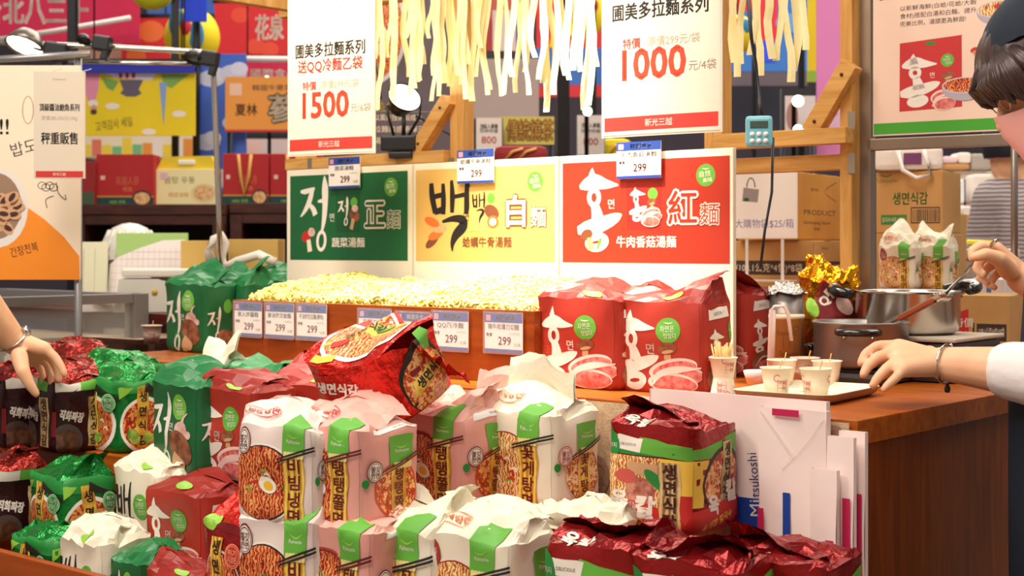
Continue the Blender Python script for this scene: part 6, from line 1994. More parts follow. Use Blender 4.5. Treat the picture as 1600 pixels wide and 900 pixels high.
def yellowbox(P, w, h, k):
    P.text('곰탕 우동', -w * .1, h * .70, 12 * k, ink((90, 110, 40)), .01, width=w * .5); P.ell(w * .30, h * .35, w * .22, h * .26, ink((226, 206, 150))); P.ell(w * .30, h * .35, w * .17, h * .2, SOUP_PALE)
    P.rect(-w * .42, h * .72, -w * .3, h * .9, ink((220, 180, 200))); P.text('韓國湯麵', -w * .12, h * .3, 8 * k, ink((220, 150, 60)), 0)
t, w, h = gift('pale yellow gift box with an open handle lid on the shelf', 243, 338, 264, zs1, 6.5, hm('gift yellow', (240, 226, 170)), yellowbox)
MB().prism([(-w * .5, h), (-w * .40, h + .055), (w * .40, h + .06), (w * .5, h)], .02, .10).build('handle_lid', hm('gift gold', (226, 196, 40)), t)
MB().box((0, .014, h + .030), (w * .28, .012, .022), 0, .006).build('hand_hole', mat('hole rim', (240, 236, 220), .5), t)
gift('red gift box with a gold cord handle next to the green board', 348, 420, 240, zs2, 6.5, hm('gift red', (176, 26, 30)), redbox, handle=True)
gift('red gift box with a gold cord handle half behind the green board', 422, 500, 240, zs2, 6.52, hm('gift red', (176, 26, 30)), redbox, handle=True)
# bright little shop behind the shelf
def shopband(P, w, h, k):
    rg = random.Random(4)
    for i in range(14):
        x = -w / 2 + w * i / 14; P.rect(x, h * .05, x + w / 15, h * rg.uniform(.5, .95), ink(rg.choice([(240, 210, 60), (236, 150, 60), (240, 226, 220), (226, 120, 100), (120, 190, 130), (250, 240, 230)])))
ph('goods_stand', 'bright stand of small goods between yellow banner and gift boxes', 'stand', 128, 212, 350, 246, 8.0, hm('stand cream', (240, 226, 196)), shopband, th=.3, foot=1)
ph('goods_stand', 'pale stand of goods under the orange sign', 'stand', 366, 210, 470, 244, 8.0, hm('stand white', (226, 206, 206)), lambda P, w, h, k: [P.rect(-w * .5, h * .8, w * .5, h, BK), P.rect(-w * .3, h * .1, -w * .1, h * .7, PINKW)], th=.3, foot=1)
# noodle poster behind the spotlight
def noodleposter(P, w, h, k):
    X = lambda px: (px - 640) * k; Z = lambda py: (262 - py) * k
    P.ell(X(572), Z(46), 64 * k, 92 * k, ink((206, 200, 206))); P.ell(X(571), Z(46), 59 * k, 86 * k, SOUP_RED)
    P.ell(X(600), Z(50), 5 * k, 16 * k, CREAM, rot=.5); P.ell(X(594), Z(78), 6 * k, 10 * k, CREAM); P.ell(X(560), Z(30), 14 * k, 10 * k, VEG)
    P.text('圃美多拉麵', X(610), Z(167), 15 * k, ink((226, 190, 40)), .02, width=76 * k); P.text('以風乾技術製成的', X(622), Z(184), 11 * k, CREAM, .0, width=74 * k)
    P.text('拉麵口感更彈牙', X(624), Z(202), 11 * k, CREAM, .0, width=78 * k); P.text('湯頭濃郁', X(606), Z(220), 11 * k, CREAM, .0, width=40 * k); P.ell(X(664), Z(240), 10 * k, 5 * k, GRN)
    P.rect(X(586), Z(175), X(700), Z(174), GREY)
ph('noodle_poster', 'dark grey poster with a big bowl of red noodles behind the glowing spotlight', 'poster', 572, -40, 708, 262, 4.62, mat('poster grey', (92, 82, 92), .5), noodleposter, .06, foot=1)
# middle of the hall
ph('partition_board', 'plain grey partition board beyond the noodle strands', 'board', 700, 92, 842, 186, 6.0, mat('partition grey', (176, 158, 152), .7), None, 0, foot=1)
def photo(P, w, h, k):
    P.rect(-w * .5, h * .5, w * .5, h, ink((200, 90, 80))); P.rect(-w * .1, h * .1, w * .25, h * .62, ink((226, 200, 200))); P.rect(w * .25, 0, w * .5, h * .5, ink((60, 90, 170))); P.rect(-w * .5, h * .1, -w * .1, h * .5, ink((170, 50, 46)))
ph('wall_picture', 'red and blue wall picture above the grey partition board', 'picture', 728, -30, 832, 92, 6.1, hm('picture dark', (60, 50, 60)), photo)
def mid(P, w, h, k):
    P.rect(-w / 2, h * .55, w / 2, h, RB); P.poly([(-w * .3, h * .4), (w * .5, h * .65), (w * .5, h * .9), (-w * .2, h * .75)], YB); P.rect(-w / 2, h * .1, w / 2, h * .4, ink((50, 100, 176)))
ph('hall_hanging', 'red yellow and blue hall hanging behind the strands beside the 1000 sign', 'hanging', 838, -40, 940, 152, 8.2, hm('hanging red', (196, 40, 50)), mid)
def tea(P, w, h, k):
    P.text('傳統燒茶', w * .05, h * .5, 36 * k, ink((120, 70, 20)), .06, width=w * .86); P.text('傳統燒茶', w * .05, h * .5, 36 * k, ink((200, 150, 60)), 0, width=w * .86)
ph('shop_sign', 'yellow green shop sign with brown characters below the grey partition', 'sign', 782, 182, 866, 226, 6.0, mat('tea sign', (206, 190, 90), .6), tea, foot=1)
def pr(P, w, h, k):
    P.text('頂級人蔘雞', 0, h * .74, 8 * k, BK, .02, width=w * .7); P.text('限時特價', 0, h * .60, 7 * k, BK, .0, width=w * .7); P.text('800', 0, h * .34, 16 * k, ink((220, 100, 90)), .02)
ph('price_card', 'white price card standing beside the yellow green shop sign', 'price card', 744, 184, 784, 236, 5.9, hm('card white', (226, 214, 206)), pr, foot=1)
ph('price_card', 'white price card standing just behind the 1000 sign edge', 'price card', 902, 180, 944, 242, 6.2, hm('card white', (226, 214, 206)), pr, foot=1)
def case_(lb, x0, x1, y0, y1, d, m, name='gift_case', open_=False):
    k = d / FPX; p = W((x0 + x1) / 2, y1, d)
    t = thing(name, lb, 'case', (p.x, p.y, 0), YAW)
    h = (y1 - y0) * k; w = (x1 - x0) * k
    MB().box((0, .1, p.z + h / 2), (w, .2, h), 0, .03).build('case_body', m, t)
    MB().box((0, .1, p.z / 2), (w, .3, p.z), 0).build('plinth', mat('plinth dark', (44, 34, 34), .6), t)
    for s_ in (-.3, -.05): MB().tube([(s_ * w, -.002, p.z + h * .3), (s_ * w + .03, -.01, p.z + h * .7), (s_ * w + .07, -.002, p.z + h * .85)], .006, 6).build('cord', mat('gold cord', (206, 150, 70), .5), t)
case_('wide dark red case behind the beige board', 772, 856, 227, 262, 5.6, hm('gift maroon', (150, 26, 30)))
case_('yellow tub under the lower edge of the 1000 sign', 940, 986, 216, 262, 6.4, YB, 'yellow_tub')
# lamps far off
def glow(lb, px, py, r, d):
    k = d / FPX; p = W(px, py, d)
    t = thing('hall_lamp', lb, 'lamp', p, YAW, 'hall lamps')
    n = 10
    MB().lathe([(max(.0001, r * k * math.sin(PI * i / n)), r * k * math.cos(PI * i / n)) for i in range(n + 1)][::-1], 18).build('bulb', mat('hall bulb', (255, 252, 244), .4, emit=((255, 250, 240), 6)), t)
    MB().tube([(0, r * k * .8, 0), (0, r * k + .06, 0), (0, r * k + .06, -p.z)], .010, 6).build('stem', BLKM, t)
glow('round hall lamp glowing just by the 1000 sign', 918, 174, 7, 6.0)
glow('round hall lamp glowing behind the beige board', 728, 219, 6, 6.0)
glow('upper of two round hall lamps behind the pine brace', 1247, 158, 9, 5.6)
glow('lower of two round hall lamps behind the pine brace', 1247, 203, 8, 5.5)
glow('small hall lamp glowing over the orange sign', 417, 124, 5, 7.4)
# right of the 1000 sign
def rb(P, w, h, k):
    P.rect(-w * .5, h * .62, w * .1, h, RB); P.rect(-w * .12, h * .30, w * .12, h * .75, ink((210, 30, 50))); P.rect(-w * .12, h * .10, w * .10, h * .32, ink((30, 70, 226)))
    P.poly([(-w * .1, h), (w * .5, h), (w * .5, h * .85), (w * .1, h * .7)], ink((200, 40, 80)))
    P.ell(w * .3, h * .5, w * .2, h * .10, ink((90, 150, 206)))
ph('hall_hanging', 'blue hall hanging with red blocks past the 1000 sign', 'hanging', 1130, -40, 1266, 112, 8.0, hm('hanging blue', (50, 110, 190)), rb)
ph('partition_board', 'dark blue black partition behind the blue timer', 'board', 1126, 134, 1262, 214, 8.6, hm('night', (24, 24, 40)), lambda P, w, h, k: P.rect(-w / 2, h, w / 2, h * 1.001, BK), foot=1)
ph('partition_board', 'grey brown partition strip over the dark partition', 'board', 1126, 108, 1262, 136, 8.8, hm('taupe', (96, 84, 92)), None)
ph('strip_banner', 'narrow yellow banner with a green foot beside the pink banner', 'banner', 1262, -30, 1278, 128, 6.4, YB, lambda P, w, h, k: P.rect(-w / 2, 0, w / 2, h * .11, ink((140, 190, 60))))
def pinkd(P, w, h, k):
    for x, z, r in ((-.05, .36, .30), (.2, .30, .25), (-.3, .26, .2), (-.15, .20, .3), (.25, .2, .25)): P.ell(w * x, h * z, w * r, h * .075, ink((226, 184, 214)))
ph('pink_banner', 'tall pink banner with a pale cloud pattern behind the near pine post', 'banner', 1276, -40, 1346, 262, 6.0, mat('pink banner', (222, 130, 190), .6), pinkd)
t = ph('notice_stand', 'black framed notice stand behind the pine brace', 'stand', 1222, 138, 1274, 212, 5.8, hm('notice frame', (40, 36, 40)), lambda P, w, h, k: [P.rect(-w * .42, 0, w * .5, h * .84, ink((214, 200, 200))), P.ell(-w * .2, h * .4, w * .18, h * .3, ink((170, 120, 110)))], foot=1)
def goods(lb, x0, x1, y0, y1, d, m, deco=None, name='goods_pack'):
    k = d / FPX; p = W((x0 + x1) / 2, y1, d)
    t = thing(name, lb, 'pack', p, YAW, 'pale goods on the far stall')
    w, h = (x1 - x0) * k, (y1 - y0) * k
    MB().box((0, .06, h / 2), (w, .12, h), 0, .012).build('pack_body', m, t)
    if deco:
        P = Pr(); P.rect(-w * .45, h * .05, w * .45, h * .95, m); deco(P, w, h, k); P.build('pack_print', t, (0, -.002, 0), step=.0003)
    return t
# pale stall behind the worker
SW = hm('stall white', (236, 224, 214)); SP = hm('stall pink', (226, 196, 200)); ST_ = hm('stall tan', (196, 140, 84))
zt1 = EYE + (385 - 385) / FPX * 6
p = W(1600, 372, 5.9)
table('white stall table far behind the worker', (p.x, p.y + .2), (1.0, .8), p.z, YAW, 'stall_table', hm('stall white', (236, 224, 214)))
zt2 = W(1500, 266, 5.9).z
t = thing('stall_shelf', 'white stall shelf carrying pale boxes far behind the worker', 'shelf', (W(1500, 266, 5.95).x, W(1500, 266, 5.95).y, p.z + .001), YAW)
MB().box((.22, .15, zt2 - p.z - .012), (.75, .3, .022), 0).build('shelf_board', SW, t)
for s_ in (-.14, .58): MB().box((s_, .15, (zt2 - p.z - .022) / 2), (.03, .3, zt2 - p.z - .022), 0).build('shelf_side', SW, t)
for x0, x1, y0, y1, m, lb in ((1474, 1497, 244, 255, SP, 'pale pink box on the far stall shelf, first in the row'), (1498, 1518, 238, 255, SW, 'white box on the far stall shelf next to the pale pink one'), (1476, 1516, 255, 265, ST_, 'flat tan box under the pale boxes on the far stall shelf'), (1518, 1550, 240, 265, hm('stall grey', (170, 160, 150)), 'grey box on the far stall shelf beside the person in stripes')):
    goods(lb, x0, x1, y0, y1, 5.9, m)
for x0, x1, y0, y1, m, lb in ((1478, 1508, 280, 318, hm('stall ice', (226, 232, 240)), 'pale blue pack standing high on the far stall'), (1522, 1552, 272, 316, SW, 'cream pack standing high on the far stall beside the striped shirt')):
    t = goods(lb, x0, x1, y0, y1, 5.75, m); hz = W(0, y1, 5.75).z - p.z
    MB().box((0, .06, -hz / 2), ((x1 - x0) * 5.75 / FPX, .10, hz - .004), 0, .004).build('display_block', SP, t)
for x0, x1, lb in ((1488, 1504, 'kraft window bag on the far stall, nearer the lettered carton'), (1504, 1520, 'kraft window bag in the middle of the far stall row'), (1523, 1545, 'kraft window bag on the far stall beside the striped shirt')):
    goods(lb, x0, x1, 322, 371, 5.6, SW, lambda P, w, h, k: P.rect(-w * .4, h * .25, w * .4, h * .72, ST_), 'window_bag')
# ------------------------------------------------------------------ people
SKIN = mat('skin', (242, 192, 152), .5, sss=.05, var=(18, (232, 174, 136), .3, .75), bump=(160, .06, .001))
def hull(bm_all, pts):
    b = bmesh.new()
    vs_ = [b.verts.new(p) for p in pts]
    r = bmesh.ops.convex_hull(b, input=vs_)
    bmesh.ops.delete(b, geom=[g for g in r['geom_interior'] if isinstance(g, bmesh.types.BMVert)], context='VERTS')
    me = bpy.data.meshes.new('h'); b.to_mesh(me); b.free()
    bm_all.from_mesh(me); bpy.data.meshes.remove(me)
_S = []
for i in range(7):
    for j in range(10):
        th = PI * (i + .5) / 7; ph_ = 2 * PI * j / 10
        _S.append(Vector((math.sin(th) * math.cos(ph_), math.sin(th) * math.sin(ph_), math.cos(th))))
_S += [Vector((0, 0, 1)), Vector((0, 0, -1))]
def blob(bm, a, ra, b_=None, rb=None):
    """a limb piece: rounded and tapering from a to b"""
    a = Vector(a)
    pts = [a + s_ * ra for s_ in _S]
    if b_ is not None: pts += [Vector(b_) + s_ * (rb if rb is not None else ra) for s_ in _S]
    hull(bm, pts)
def egg(bm, c, ax):
    """c centre; ax three axis vectors"""
    c = Vector(c)
    hull(bm, [c + ax[0] * s_.x + ax[1] * s_.y + ax[2] * s_.z for s_ in _S])
def chain(bm, pts, rad):
    for i in range(len(pts) - 1): blob(bm, pts[i], rad[i], pts[i + 1], rad[i + 1])
def grow(name, bm, voxel, smooth, m, parent):
    """merge the pieces into one continuous skin"""
    me = bpy.data.meshes.new(name); bm.to_mesh(me); bm.free()
    o = bpy.data.objects.new('grow', me); COL.objects.link(o)
    r = o.modifiers.new('r', 'REMESH'); r.mode = 'VOXEL'; r.voxel_size = voxel
    s_ = o.modifiers.new('s', 'SMOOTH'); s_.factor = .5; s_.iterations = smooth
    dg = bpy.context.evaluated_depsgraph_get()
    out = bpy.data.meshes.new_from_object(o.evaluated_get(dg))
    bpy.data.objects.remove(o); bpy.data.meshes.remove(me)
    out.name = name; out.materials.clear(); out.materials.append(m)
    out.polygons.foreach_set('use_smooth', [True] * len(out.polygons))
    return put(name, out, parent, -Vector(parent.location))
def V(*a): return Vector(a)
UP = V(0, 0, 1)

def head_parts(bm, c, f, s_, u, k=1.):
    egg(bm, c + u * .022 * k, (f * .092 * k, s_ * .074 * k, u * .098 * k))            # skull
    egg(bm, c + f * .022 * k - u * .045 * k, (f * .066 * k, s_ * .060 * k, u * .075 * k))   # face
    egg(bm, c + f * .050 * k - u * .092 * k, (f * .030 * k, s_ * .030 * k, u * .024 * k))   # chin
    blob(bm, c + f * .084 * k + u * .002 * k, .009 * k, c + f * .104 * k - u * .032 * k, .013 * k)   # nose
    blob(bm, c + f * .076 * k - u * .058 * k + s_ * .018 * k, .010 * k, c + f * .076 * k - u * .058 * k - s_ * .018 * k, .010 * k)   # mouth
    for sg in (-1, 1):
        egg(bm, c + s_ * .076 * sg * k - f * .008 * k - u * .016 * k, (f * .017 * k, s_ * .008 * k, u * .030 * k))   # ears
        blob(bm, c + f * .082 * k + s_ * .018 * sg * k + u * .026 * k, .009 * k, c + f * .068 * k + s_ * .052 * sg * k + u * .022 * k, .009 * k)   # brows

def shell(c, f, s_, u, sc, lo, n=40, m=14, wob=0., th0=0., back=0.):
    """a cap of hair or cloth over the skull; lo(phi) the lower edge as an angle from the crown"""
    G = []
    for i in range(m + 1):
        row = []
        for j in range(n):
            ph_ = 2 * PI * j / n
            th = th0 + (lo(ph_) - th0) * i / m
            w_ = 1 + wob * noise.noise(V(math.cos(ph_) * 5, math.sin(ph_) * 5, th * 1.3)) + wob * .6 * math.sin(ph_ * 23)* (i / m)
            p = c + u * .018 + f * (sc[0] * math.sin(th) * math.cos(ph_) * w_ - back * (1 - i / m)) + s_ * sc[1] * math.sin(th) * math.sin(ph_) * w_ + u * sc[2] * math.cos(th) * w_
            row.append(tuple(p))
        G.append(row)
    return MB().grid(G, 0, True, True)

# ---- the worker behind the near end of the counter
wk = thing('person', 'worker in navy cap, pink face mask and white sleeves stirring a pot with a ladle', 'person', (-.86, 2.52, 0))
bm = bmesh.new()
g = V(-.80, -.60, 0).normalized(); sd = V(-g.y, g.x, 0) * -1          # sd: her own right side
sd = g.cross(UP)
pit = math.radians(30)
hf = (g * math.cos(pit) - UP * math.sin(pit)); hu = (UP * math.cos(pit) + g * math.sin(pit)); hs = hf.cross(hu)
hc = W(1638, 122, 2.45)
pel = V(-.85, 2.53, .90); nb = V(-.815, 2.485, 1.405)
chain(bm, [pel - UP * .05, pel + UP * .12, V(-.815, 2.51, 1.24), nb - UP * .02], [.125, .110, .115, .07])
for sg, sh in ((-1, V(-.82, 2.325, 1.375)), (1, V(-.80, 2.66, 1.375))):
    blob(bm, V(-.815, 2.50, 1.28), .09, sh - UP * .02, .055)
blob(bm, nb, .055, hc - hf * .03 - hu * .06, .05)
head_parts(bm, hc, hf, hs, hu)
# left arm, resting over the counter
el = W(1655, 588, 2.37); wl = W(1472, 568, 2.50)
chain(bm, [V(-.82, 2.325, 1.365), el], [.052, .044])
chain(bm, [el, el.lerp(wl, .35), wl], [.043, .042, .0285])
def hand(bm, wrist, wr, kn, fingers, thumb, pr=.0165):
    """kn: knuckles; fingers: later joints of each; thumb: joints from the wrist side"""
    for k_ in kn: blob(bm, wrist, wr * .82, k_, pr * .86)
    for a, b_ in zip(kn[:-1], kn[1:]):
        m_ = wrist.lerp((a + b_) / 2, .55)
        blob(bm, m_, pr * 1.0, (a + b_) / 2, pr * .78)
    for k_, fs, r0 in zip(kn, fingers, (.0105, .0108, .0102, .0090)):
        P_ = [k_] + fs
        chain(bm, P_, [r0 * 1.12, r0 * .98, r0 * .90, r0 * .76][:len(P_)])
    chain(bm, thumb, [.019, .0155, .0120, .0092][:len(thumb)])
q = lambda x, y, d: W(x, y, d)
hand(bm, wl, .0285, [q(1404, 541, 2.535), q(1400, 551, 2.510), q(1404, 563, 2.485), q(1412, 577, 2.462)],
     [[q(1371, 541, 2.53), q(1353, 553, 2.52), q(1345, 567, 2.515)], [q(1372, 558, 2.50), q(1356, 572, 2.495), q(1349, 585, 2.49)],
      [q(1384, 577, 2.472), q(1371, 591, 2.468), q(1364, 602, 2.466)], [q(1400, 590, 2.452), q(1389, 600, 2.45), q(1381, 608, 2.45)]],
     [q(1452, 556, 2.535), q(1420, 562, 2.56), q(1396, 574, 2.565), q(1380, 586, 2.565)])
# right arm, raised with the ladle
er = V(-.83, 2.74, 1.08); wr = W(1596, 434, 2.76)
chain(bm, [V(-.80, 2.66, 1.365), er], [.052, .045])
chain(bm, [er, er.lerp(wr, .4), wr], [.044, .043, .030])
hand(bm, wr, .030, [q(1556, 388, 2.75), q(1559, 394, 2.775), q(1564, 404, 2.795), q(1570, 416, 2.81)],
     [[q(1532, 384, 2.735), q(1519, 392, 2.725), q(1519, 404, 2.72)], [q(1533, 404, 2.765), q(1526, 420, 2.745), q(1536, 429, 2.725)],
      [q(1540, 420, 2.785), q(1532, 434, 2.765), q(1543, 441, 2.745)], [q(1552, 434, 2.80), q(1545, 445, 2.785), q(1554, 449, 2.765)]],
     [q(1577, 424, 2.735), q(1562, 405, 2.70), q(1540, 397, 2.69), q(1521, 402, 2.695)])
# legs
for sg in (-1, 1):
    hip = pel + V(.0, .085 * sg, -.06)
    chain(bm, [hip, V(-.83, 2.53 + .09 * sg, .48), V(-.80, 2.53 + .09 * sg, .09)], [.092, .058, .042])
    blob(bm, V(-.80, 2.53 + .09 * sg, .045), .04, V(-.95, 2.52 + .10 * sg, .032), .03)
grow('body', bm, .0036, 7, SKIN, wk)
loc = -Vector(wk.location)
# clothes: white shirt with rolled sleeves, navy apron and trousers
bm = bmesh.new()
chain(bm, [pel - UP * .03, pel + UP * .12, V(-.815, 2.51, 1.24), nb - UP * .01], [.150, .128, .132, .078])
for sh in (V(-.82, 2.325, 1.375), V(-.80, 2.66, 1.375)): blob(bm, V(-.815, 2.50, 1.28), .105, sh - UP * .02, .066)
cuff = el.lerp(wl, .40)
chain(bm, [V(-.82, 2.325, 1.365), el + V(.008, 0, -.004), cuff], [.064, .058, .049])
cf2 = er.lerp(wr, .15)
chain(bm, [V(-.80, 2.66, 1.365), er, cf2], [.066, .064, .056])
SHIRT = mat('white cotton', (240, 232, 230), .8, bump=(14, .35, .012), sss=.05)
grow('shirt', bm, .006, 5, SHIRT, wk)
NAVY = mat('navy cloth', (20, 30, 46), .85, bump=(30, .2, .005))
bm = bmesh.new()
chain(bm, [pel + V(-.01, 0, .10), pel - UP * .05, pel - UP * .30], [.152, .162, .160])
blob(bm, pel + V(-.025, 0, .30), .11, pel + UP * .05, .15)
grow('apron', bm, .008, 4, NAVY, wk)
bm = bmesh.new()
for sg in (-1, 1): chain(bm, [pel + V(0, .085 * sg, -.06), V(-.83, 2.53 + .09 * sg, .48), V(-.80, 2.53 + .09 * sg, .10)], [.105, .074, .060])
grow('trousers', bm, .009, 3, mat('black trousers', (22, 22, 26), .8), wk)
for sg in (-1, 1):
    b = MB().tube([V(-.785, 2.53 + .09 * sg, .045), V(-.86, 2.525 + .095 * sg, .042), V(-.97, 2.52 + .10 * sg, .034)], [.046, .046, .034], 12); b.build('shoe', BLK, wk, loc)
HAIR = mat('dark hair', (40, 26, 28), .4, var=(50, (66, 42, 40)), bump=(60, .5, .003), stretch=(1, 1, .12))
def hairlow(ph_):
    c_ = math.cos(ph_)
    return 1.30 + (.34 if c_ < .2 else .0) + .10 * math.sin(ph_ * 9) * .4 + (.28 * (1 - abs(abs(math.sin(ph_)) - .85) / .85) if c_ > -.2 else .1)
shell(hc, hf, hs, hu, (.109, .090, .114), hairlow, 64, 16, .03).build('hair', HAIR, wk, loc)
# fringe locks hanging over the brow
fb = MB(); rg = random.Random(8)
for i in range(44):
    a = -1.25 + 2.5 * i / 43 + rg.uniform(-.04, .04)
    p0 = hc + hu * .075 + hf * .080 * math.cos(a * .8) + hs * .070 * math.sin(a * .8)
    p1 = hc + hu * .040 + hf * .117 * math.cos(a) + hs * .094 * math.sin(a)
    p2 = hc + hu * (.030 + rg.uniform(-.012, .008) - .034 * abs(a) / 1.25) + hf * .112 * math.cos(a) + hs * .090 * math.sin(a)
    fb.tube([p0, p1, p2, p2 - hu * .010 - hf * .004], [.010, .009, .006, .0015], 6)
fb.build('fringe', HAIR, wk, loc)
shell(hc + hu * .016 - hf * .024, hf, hs, hu, (.114, .100, .120), lambda ph_: 1.18 + .10 * math.cos(ph_ + PI), 56, 12, .025, 0, .02).build('cap', NAVY, wk, loc)
G = []
for i in range(9):
    row = []
    for j in range(25):
        a = -1.45 + 2.9 * j / 24; v = i / 8
        rr = 1 + .20 * math.exp(-(a / .45) ** 2) * (1 - abs(v - .35)) + .012 * (i % 2)
        p = hc + hu * (-.024 - .096 * v - .010 * abs(a) + .012) + hf * (.082 * math.cos(a) * rr + .018 * (1 - v * .3)) + hs * .073 * math.sin(a) * (1 - .22 * v)
        row.append(tuple(p))
    G.append(row)
MB().grid(G, 0, True).build('face_mask', mat('pink mask', (250, 184, 178), .75, bump=(40, .1, .002)), wk, loc)
for sg in (-1, 1):
    ec = hc + hf * .077 + hs * .032 * sg + hu * .008
    MB().lathe([(max(.0001, .0115 * math.sin(PI * i / 8)), .0115 * math.cos(PI * i / 8)) for i in range(9)][::-1], 14, c=ec).build('eye', mat('eye dark', (28, 18, 16), .2), wk, loc)
    MB().tube([ec + hs * .018 + hf * .006 + hu * .006, ec + hf * .012 + hu * .010, ec - hs * .018 + hf * .006 + hu * .006], .0032, 6).build('eyelid', mat('eyelid', (120, 70, 56), .6), wk, loc)
    rim = [ec + hf * .014 + hs * .022 * math.cos(a) + hu * .017 * math.sin(a) - hu * .004 for a in np.linspace(0, 2 * PI, 17)]
    MB().tube(rim, .0012, 6, cap=False).build('glasses_rim', mat('gold rim', (190, 170, 140), .3, .9), wk, loc)
    MB().tube([ec + hs * .022 * sg + hf * .012, hc + hs * .083 * sg - hf * .01 + hu * .008], .0012, 6).build('glasses_temple', mat('gold rim', (190, 170, 140), .3, .9), wk, loc)
# bracelet
ax = (wl - el).normalized(); bx1 = ax.cross(UP).normalized(); bx2 = bx1.cross(ax)
bc = wl.lerp(el, .03)
t = thing('bracelet', 'fine silver bracelet with a dark drop on the wrist of the hand near the tray', 'bracelet', bc)
MB().tube([bx1 * .034 * math.cos(a) + bx2 * .033 * math.sin(a) for a in np.linspace(0, 2 * PI, 25)], .0026, 6, cap=False).build('band', CHR, t)
for a in (-.5, .3, 1.0): MB().lathe([(.0001, -.006), (.005, -.003), (.005, .003), (.0001, .006)], 10, c=bx1 * .035 * math.cos(a) + bx2 * .034 * math.sin(a)).build('bead', CHR, t)
MB().tube([-bx2 * .034 + bx1 * .012, -bx2 * .044 + bx1 * .013, -bx2 * .050 + bx1 * .013], [.002, .0055, .004], 8).build('drop', mat('dark bead', (70, 50, 46), .3), t)
# the ladle she holds
a_, b_ = q(1548, 384, 2.735), q(1478, 458, 3.00)
t = thing('ladle', 'thin steel ladle held in the raised hand and dipping into the big pot', 'ladle', a_)
MB().tube([(a_ - b_).normalized() * .03, (b_ - a_) * .5, (b_ - a_)], [.0042, .0042, .0036], 8).build('handle', STEEL, t)
MB().lathe([(.0001, -.012), (.015, -.009), (.024, .0), (.0255, .008), (.023, .002), (.0001, -.009)], 20, c=(b_ - a_) + V(-.01, 0, -.008)).build('ladle_bowl', STEEL, t)

# ---- the customer reaching in at the far left
cu = thing('person', 'customer reaching a bare forearm with a wristwatch into the dark foil packs', 'person', (-3.06, 1.20, 0))
bm = bmesh.new()
ws = W(20, 532, 3.12); es = W(-78, 415, 3.0); ss = V(-2.90, 1.34, 1.385)
chain(bm, [V(-3.06, 1.18, .92), V(-3.06, 1.19, 1.08), V(-3.06, 1.21, 1.24), V(-3.06, 1.22, 1.40)], [.14, .125, .13, .065])
for sh in (ss, V(-3.22, 1.22, 1.37)): blob(bm, V(-3.06, 1.20, 1.27), .10, sh - UP * .02, .058)
chain(bm, [ss, es], [.054, .046]); chain(bm, [es, es.lerp(ws, .35), ws], [.045, .045, .030])
chain(bm, [V(-3.22, 1.22, 1.36), V(-3.28, 1.18, 1.10), V(-3.24, 1.28, .90)], [.054, .045, .030])
blob(bm, V(-3.24, 1.28, .90), .030, V(-3.235, 1.30, .82), .034)
for i in range(4): chain(bm, [V(-3.255 + .016 * i, 1.30, .82), V(-3.26 + .018 * i, 1.315, .775), V(-3.258 + .017 * i, 1.312, .745)], [.011, .009, .007])
chain(bm, [V(-3.215, 1.30, .86), V(-3.195, 1.325, .82), V(-3.195, 1.335, .79)], [.015, .011, .009])
hcu = V(-3.04, 1.30, 1.575); gf = V(.25, .93, -.28).normalized(); gs = gf.cross(UP).normalized(); gu = gs.cross(gf)
blob(bm, V(-3.06, 1.22, 1.40), .055, hcu - gf * .03 - gu * .06, .052)
head_parts(bm, hcu, gf, gs, gu)
hand(bm, ws, .030, [q(70, 545, 3.115), q(68, 549, 3.14), q(62, 556, 3.165), q(54, 562, 3.185)],
     [[q(86, 558, 3.115), q(95, 572, 3.115), q(101, 585, 3.115)], [q(84, 565, 3.15), q(90, 580, 3.15), q(92, 594, 3.15)],
      [q(76, 572, 3.18), q(80, 586, 3.18), q(80, 598, 3.18)], [q(64, 578, 3.20), q(68, 590, 3.20), q(67, 600, 3.20)]],
     [q(30, 556, 3.08), q(36, 580, 3.06), q(46, 600, 3.06), q(56, 615, 3.065)], .018)
for sg in (-1, 1):
    chain(bm, [V(-3.06 + .085 * sg, 1.18, .86), V(-3.06 + .09 * sg, 1.19, .48), V(-3.06 + .09 * sg, 1.16, .09)], [.095, .060, .044])
    blob(bm, V(-3.06 + .09 * sg, 1.15, .045), .04, V(-3.06 + .10 * sg, 1.31, .032), .03)
grow('body', bm, .0042, 7, SKIN, cu)
lc = -Vector(cu.location)
bm = bmesh.new()
chain(bm, [V(-3.06, 1.18, .86), V(-3.06, 1.19, 1.08), V(-3.06, 1.21, 1.24), V(-3.06, 1.22, 1.39)], [.165, .142, .148, .074])
for sh in (ss, V(-3.22, 1.22, 1.37)): blob(bm, V(-3.06, 1.20, 1.27), .115, sh - UP * .02, .070)
chain(bm, [ss, ss.lerp(es, .7)], [.068, .062]); chain(bm, [V(-3.22, 1.22, 1.36), V(-3.26, 1.195, 1.19)], [.068, .062])
grow('shirt', bm, .008, 4, mat('grey shirt', (120, 124, 134), .8), cu)
bm = bmesh.new()
for sg in (-1, 1): chain(bm, [V(-3.06 + .085 * sg, 1.18, .86), V(-3.06 + .09 * sg, 1.19, .48), V(-3.06 + .09 * sg, 1.16, .10)], [.115, .078, .062])
grow('trousers', bm, .010, 3, mat('black trousers', (22, 22, 26), .8), cu)
shell(hcu, gf, gs, gu, (.106, .088, .112), lambda p_: 1.25 + .75 * (math.cos(p_) < .35), 40, 12, .03).build('hair', HAIR, cu, lc)
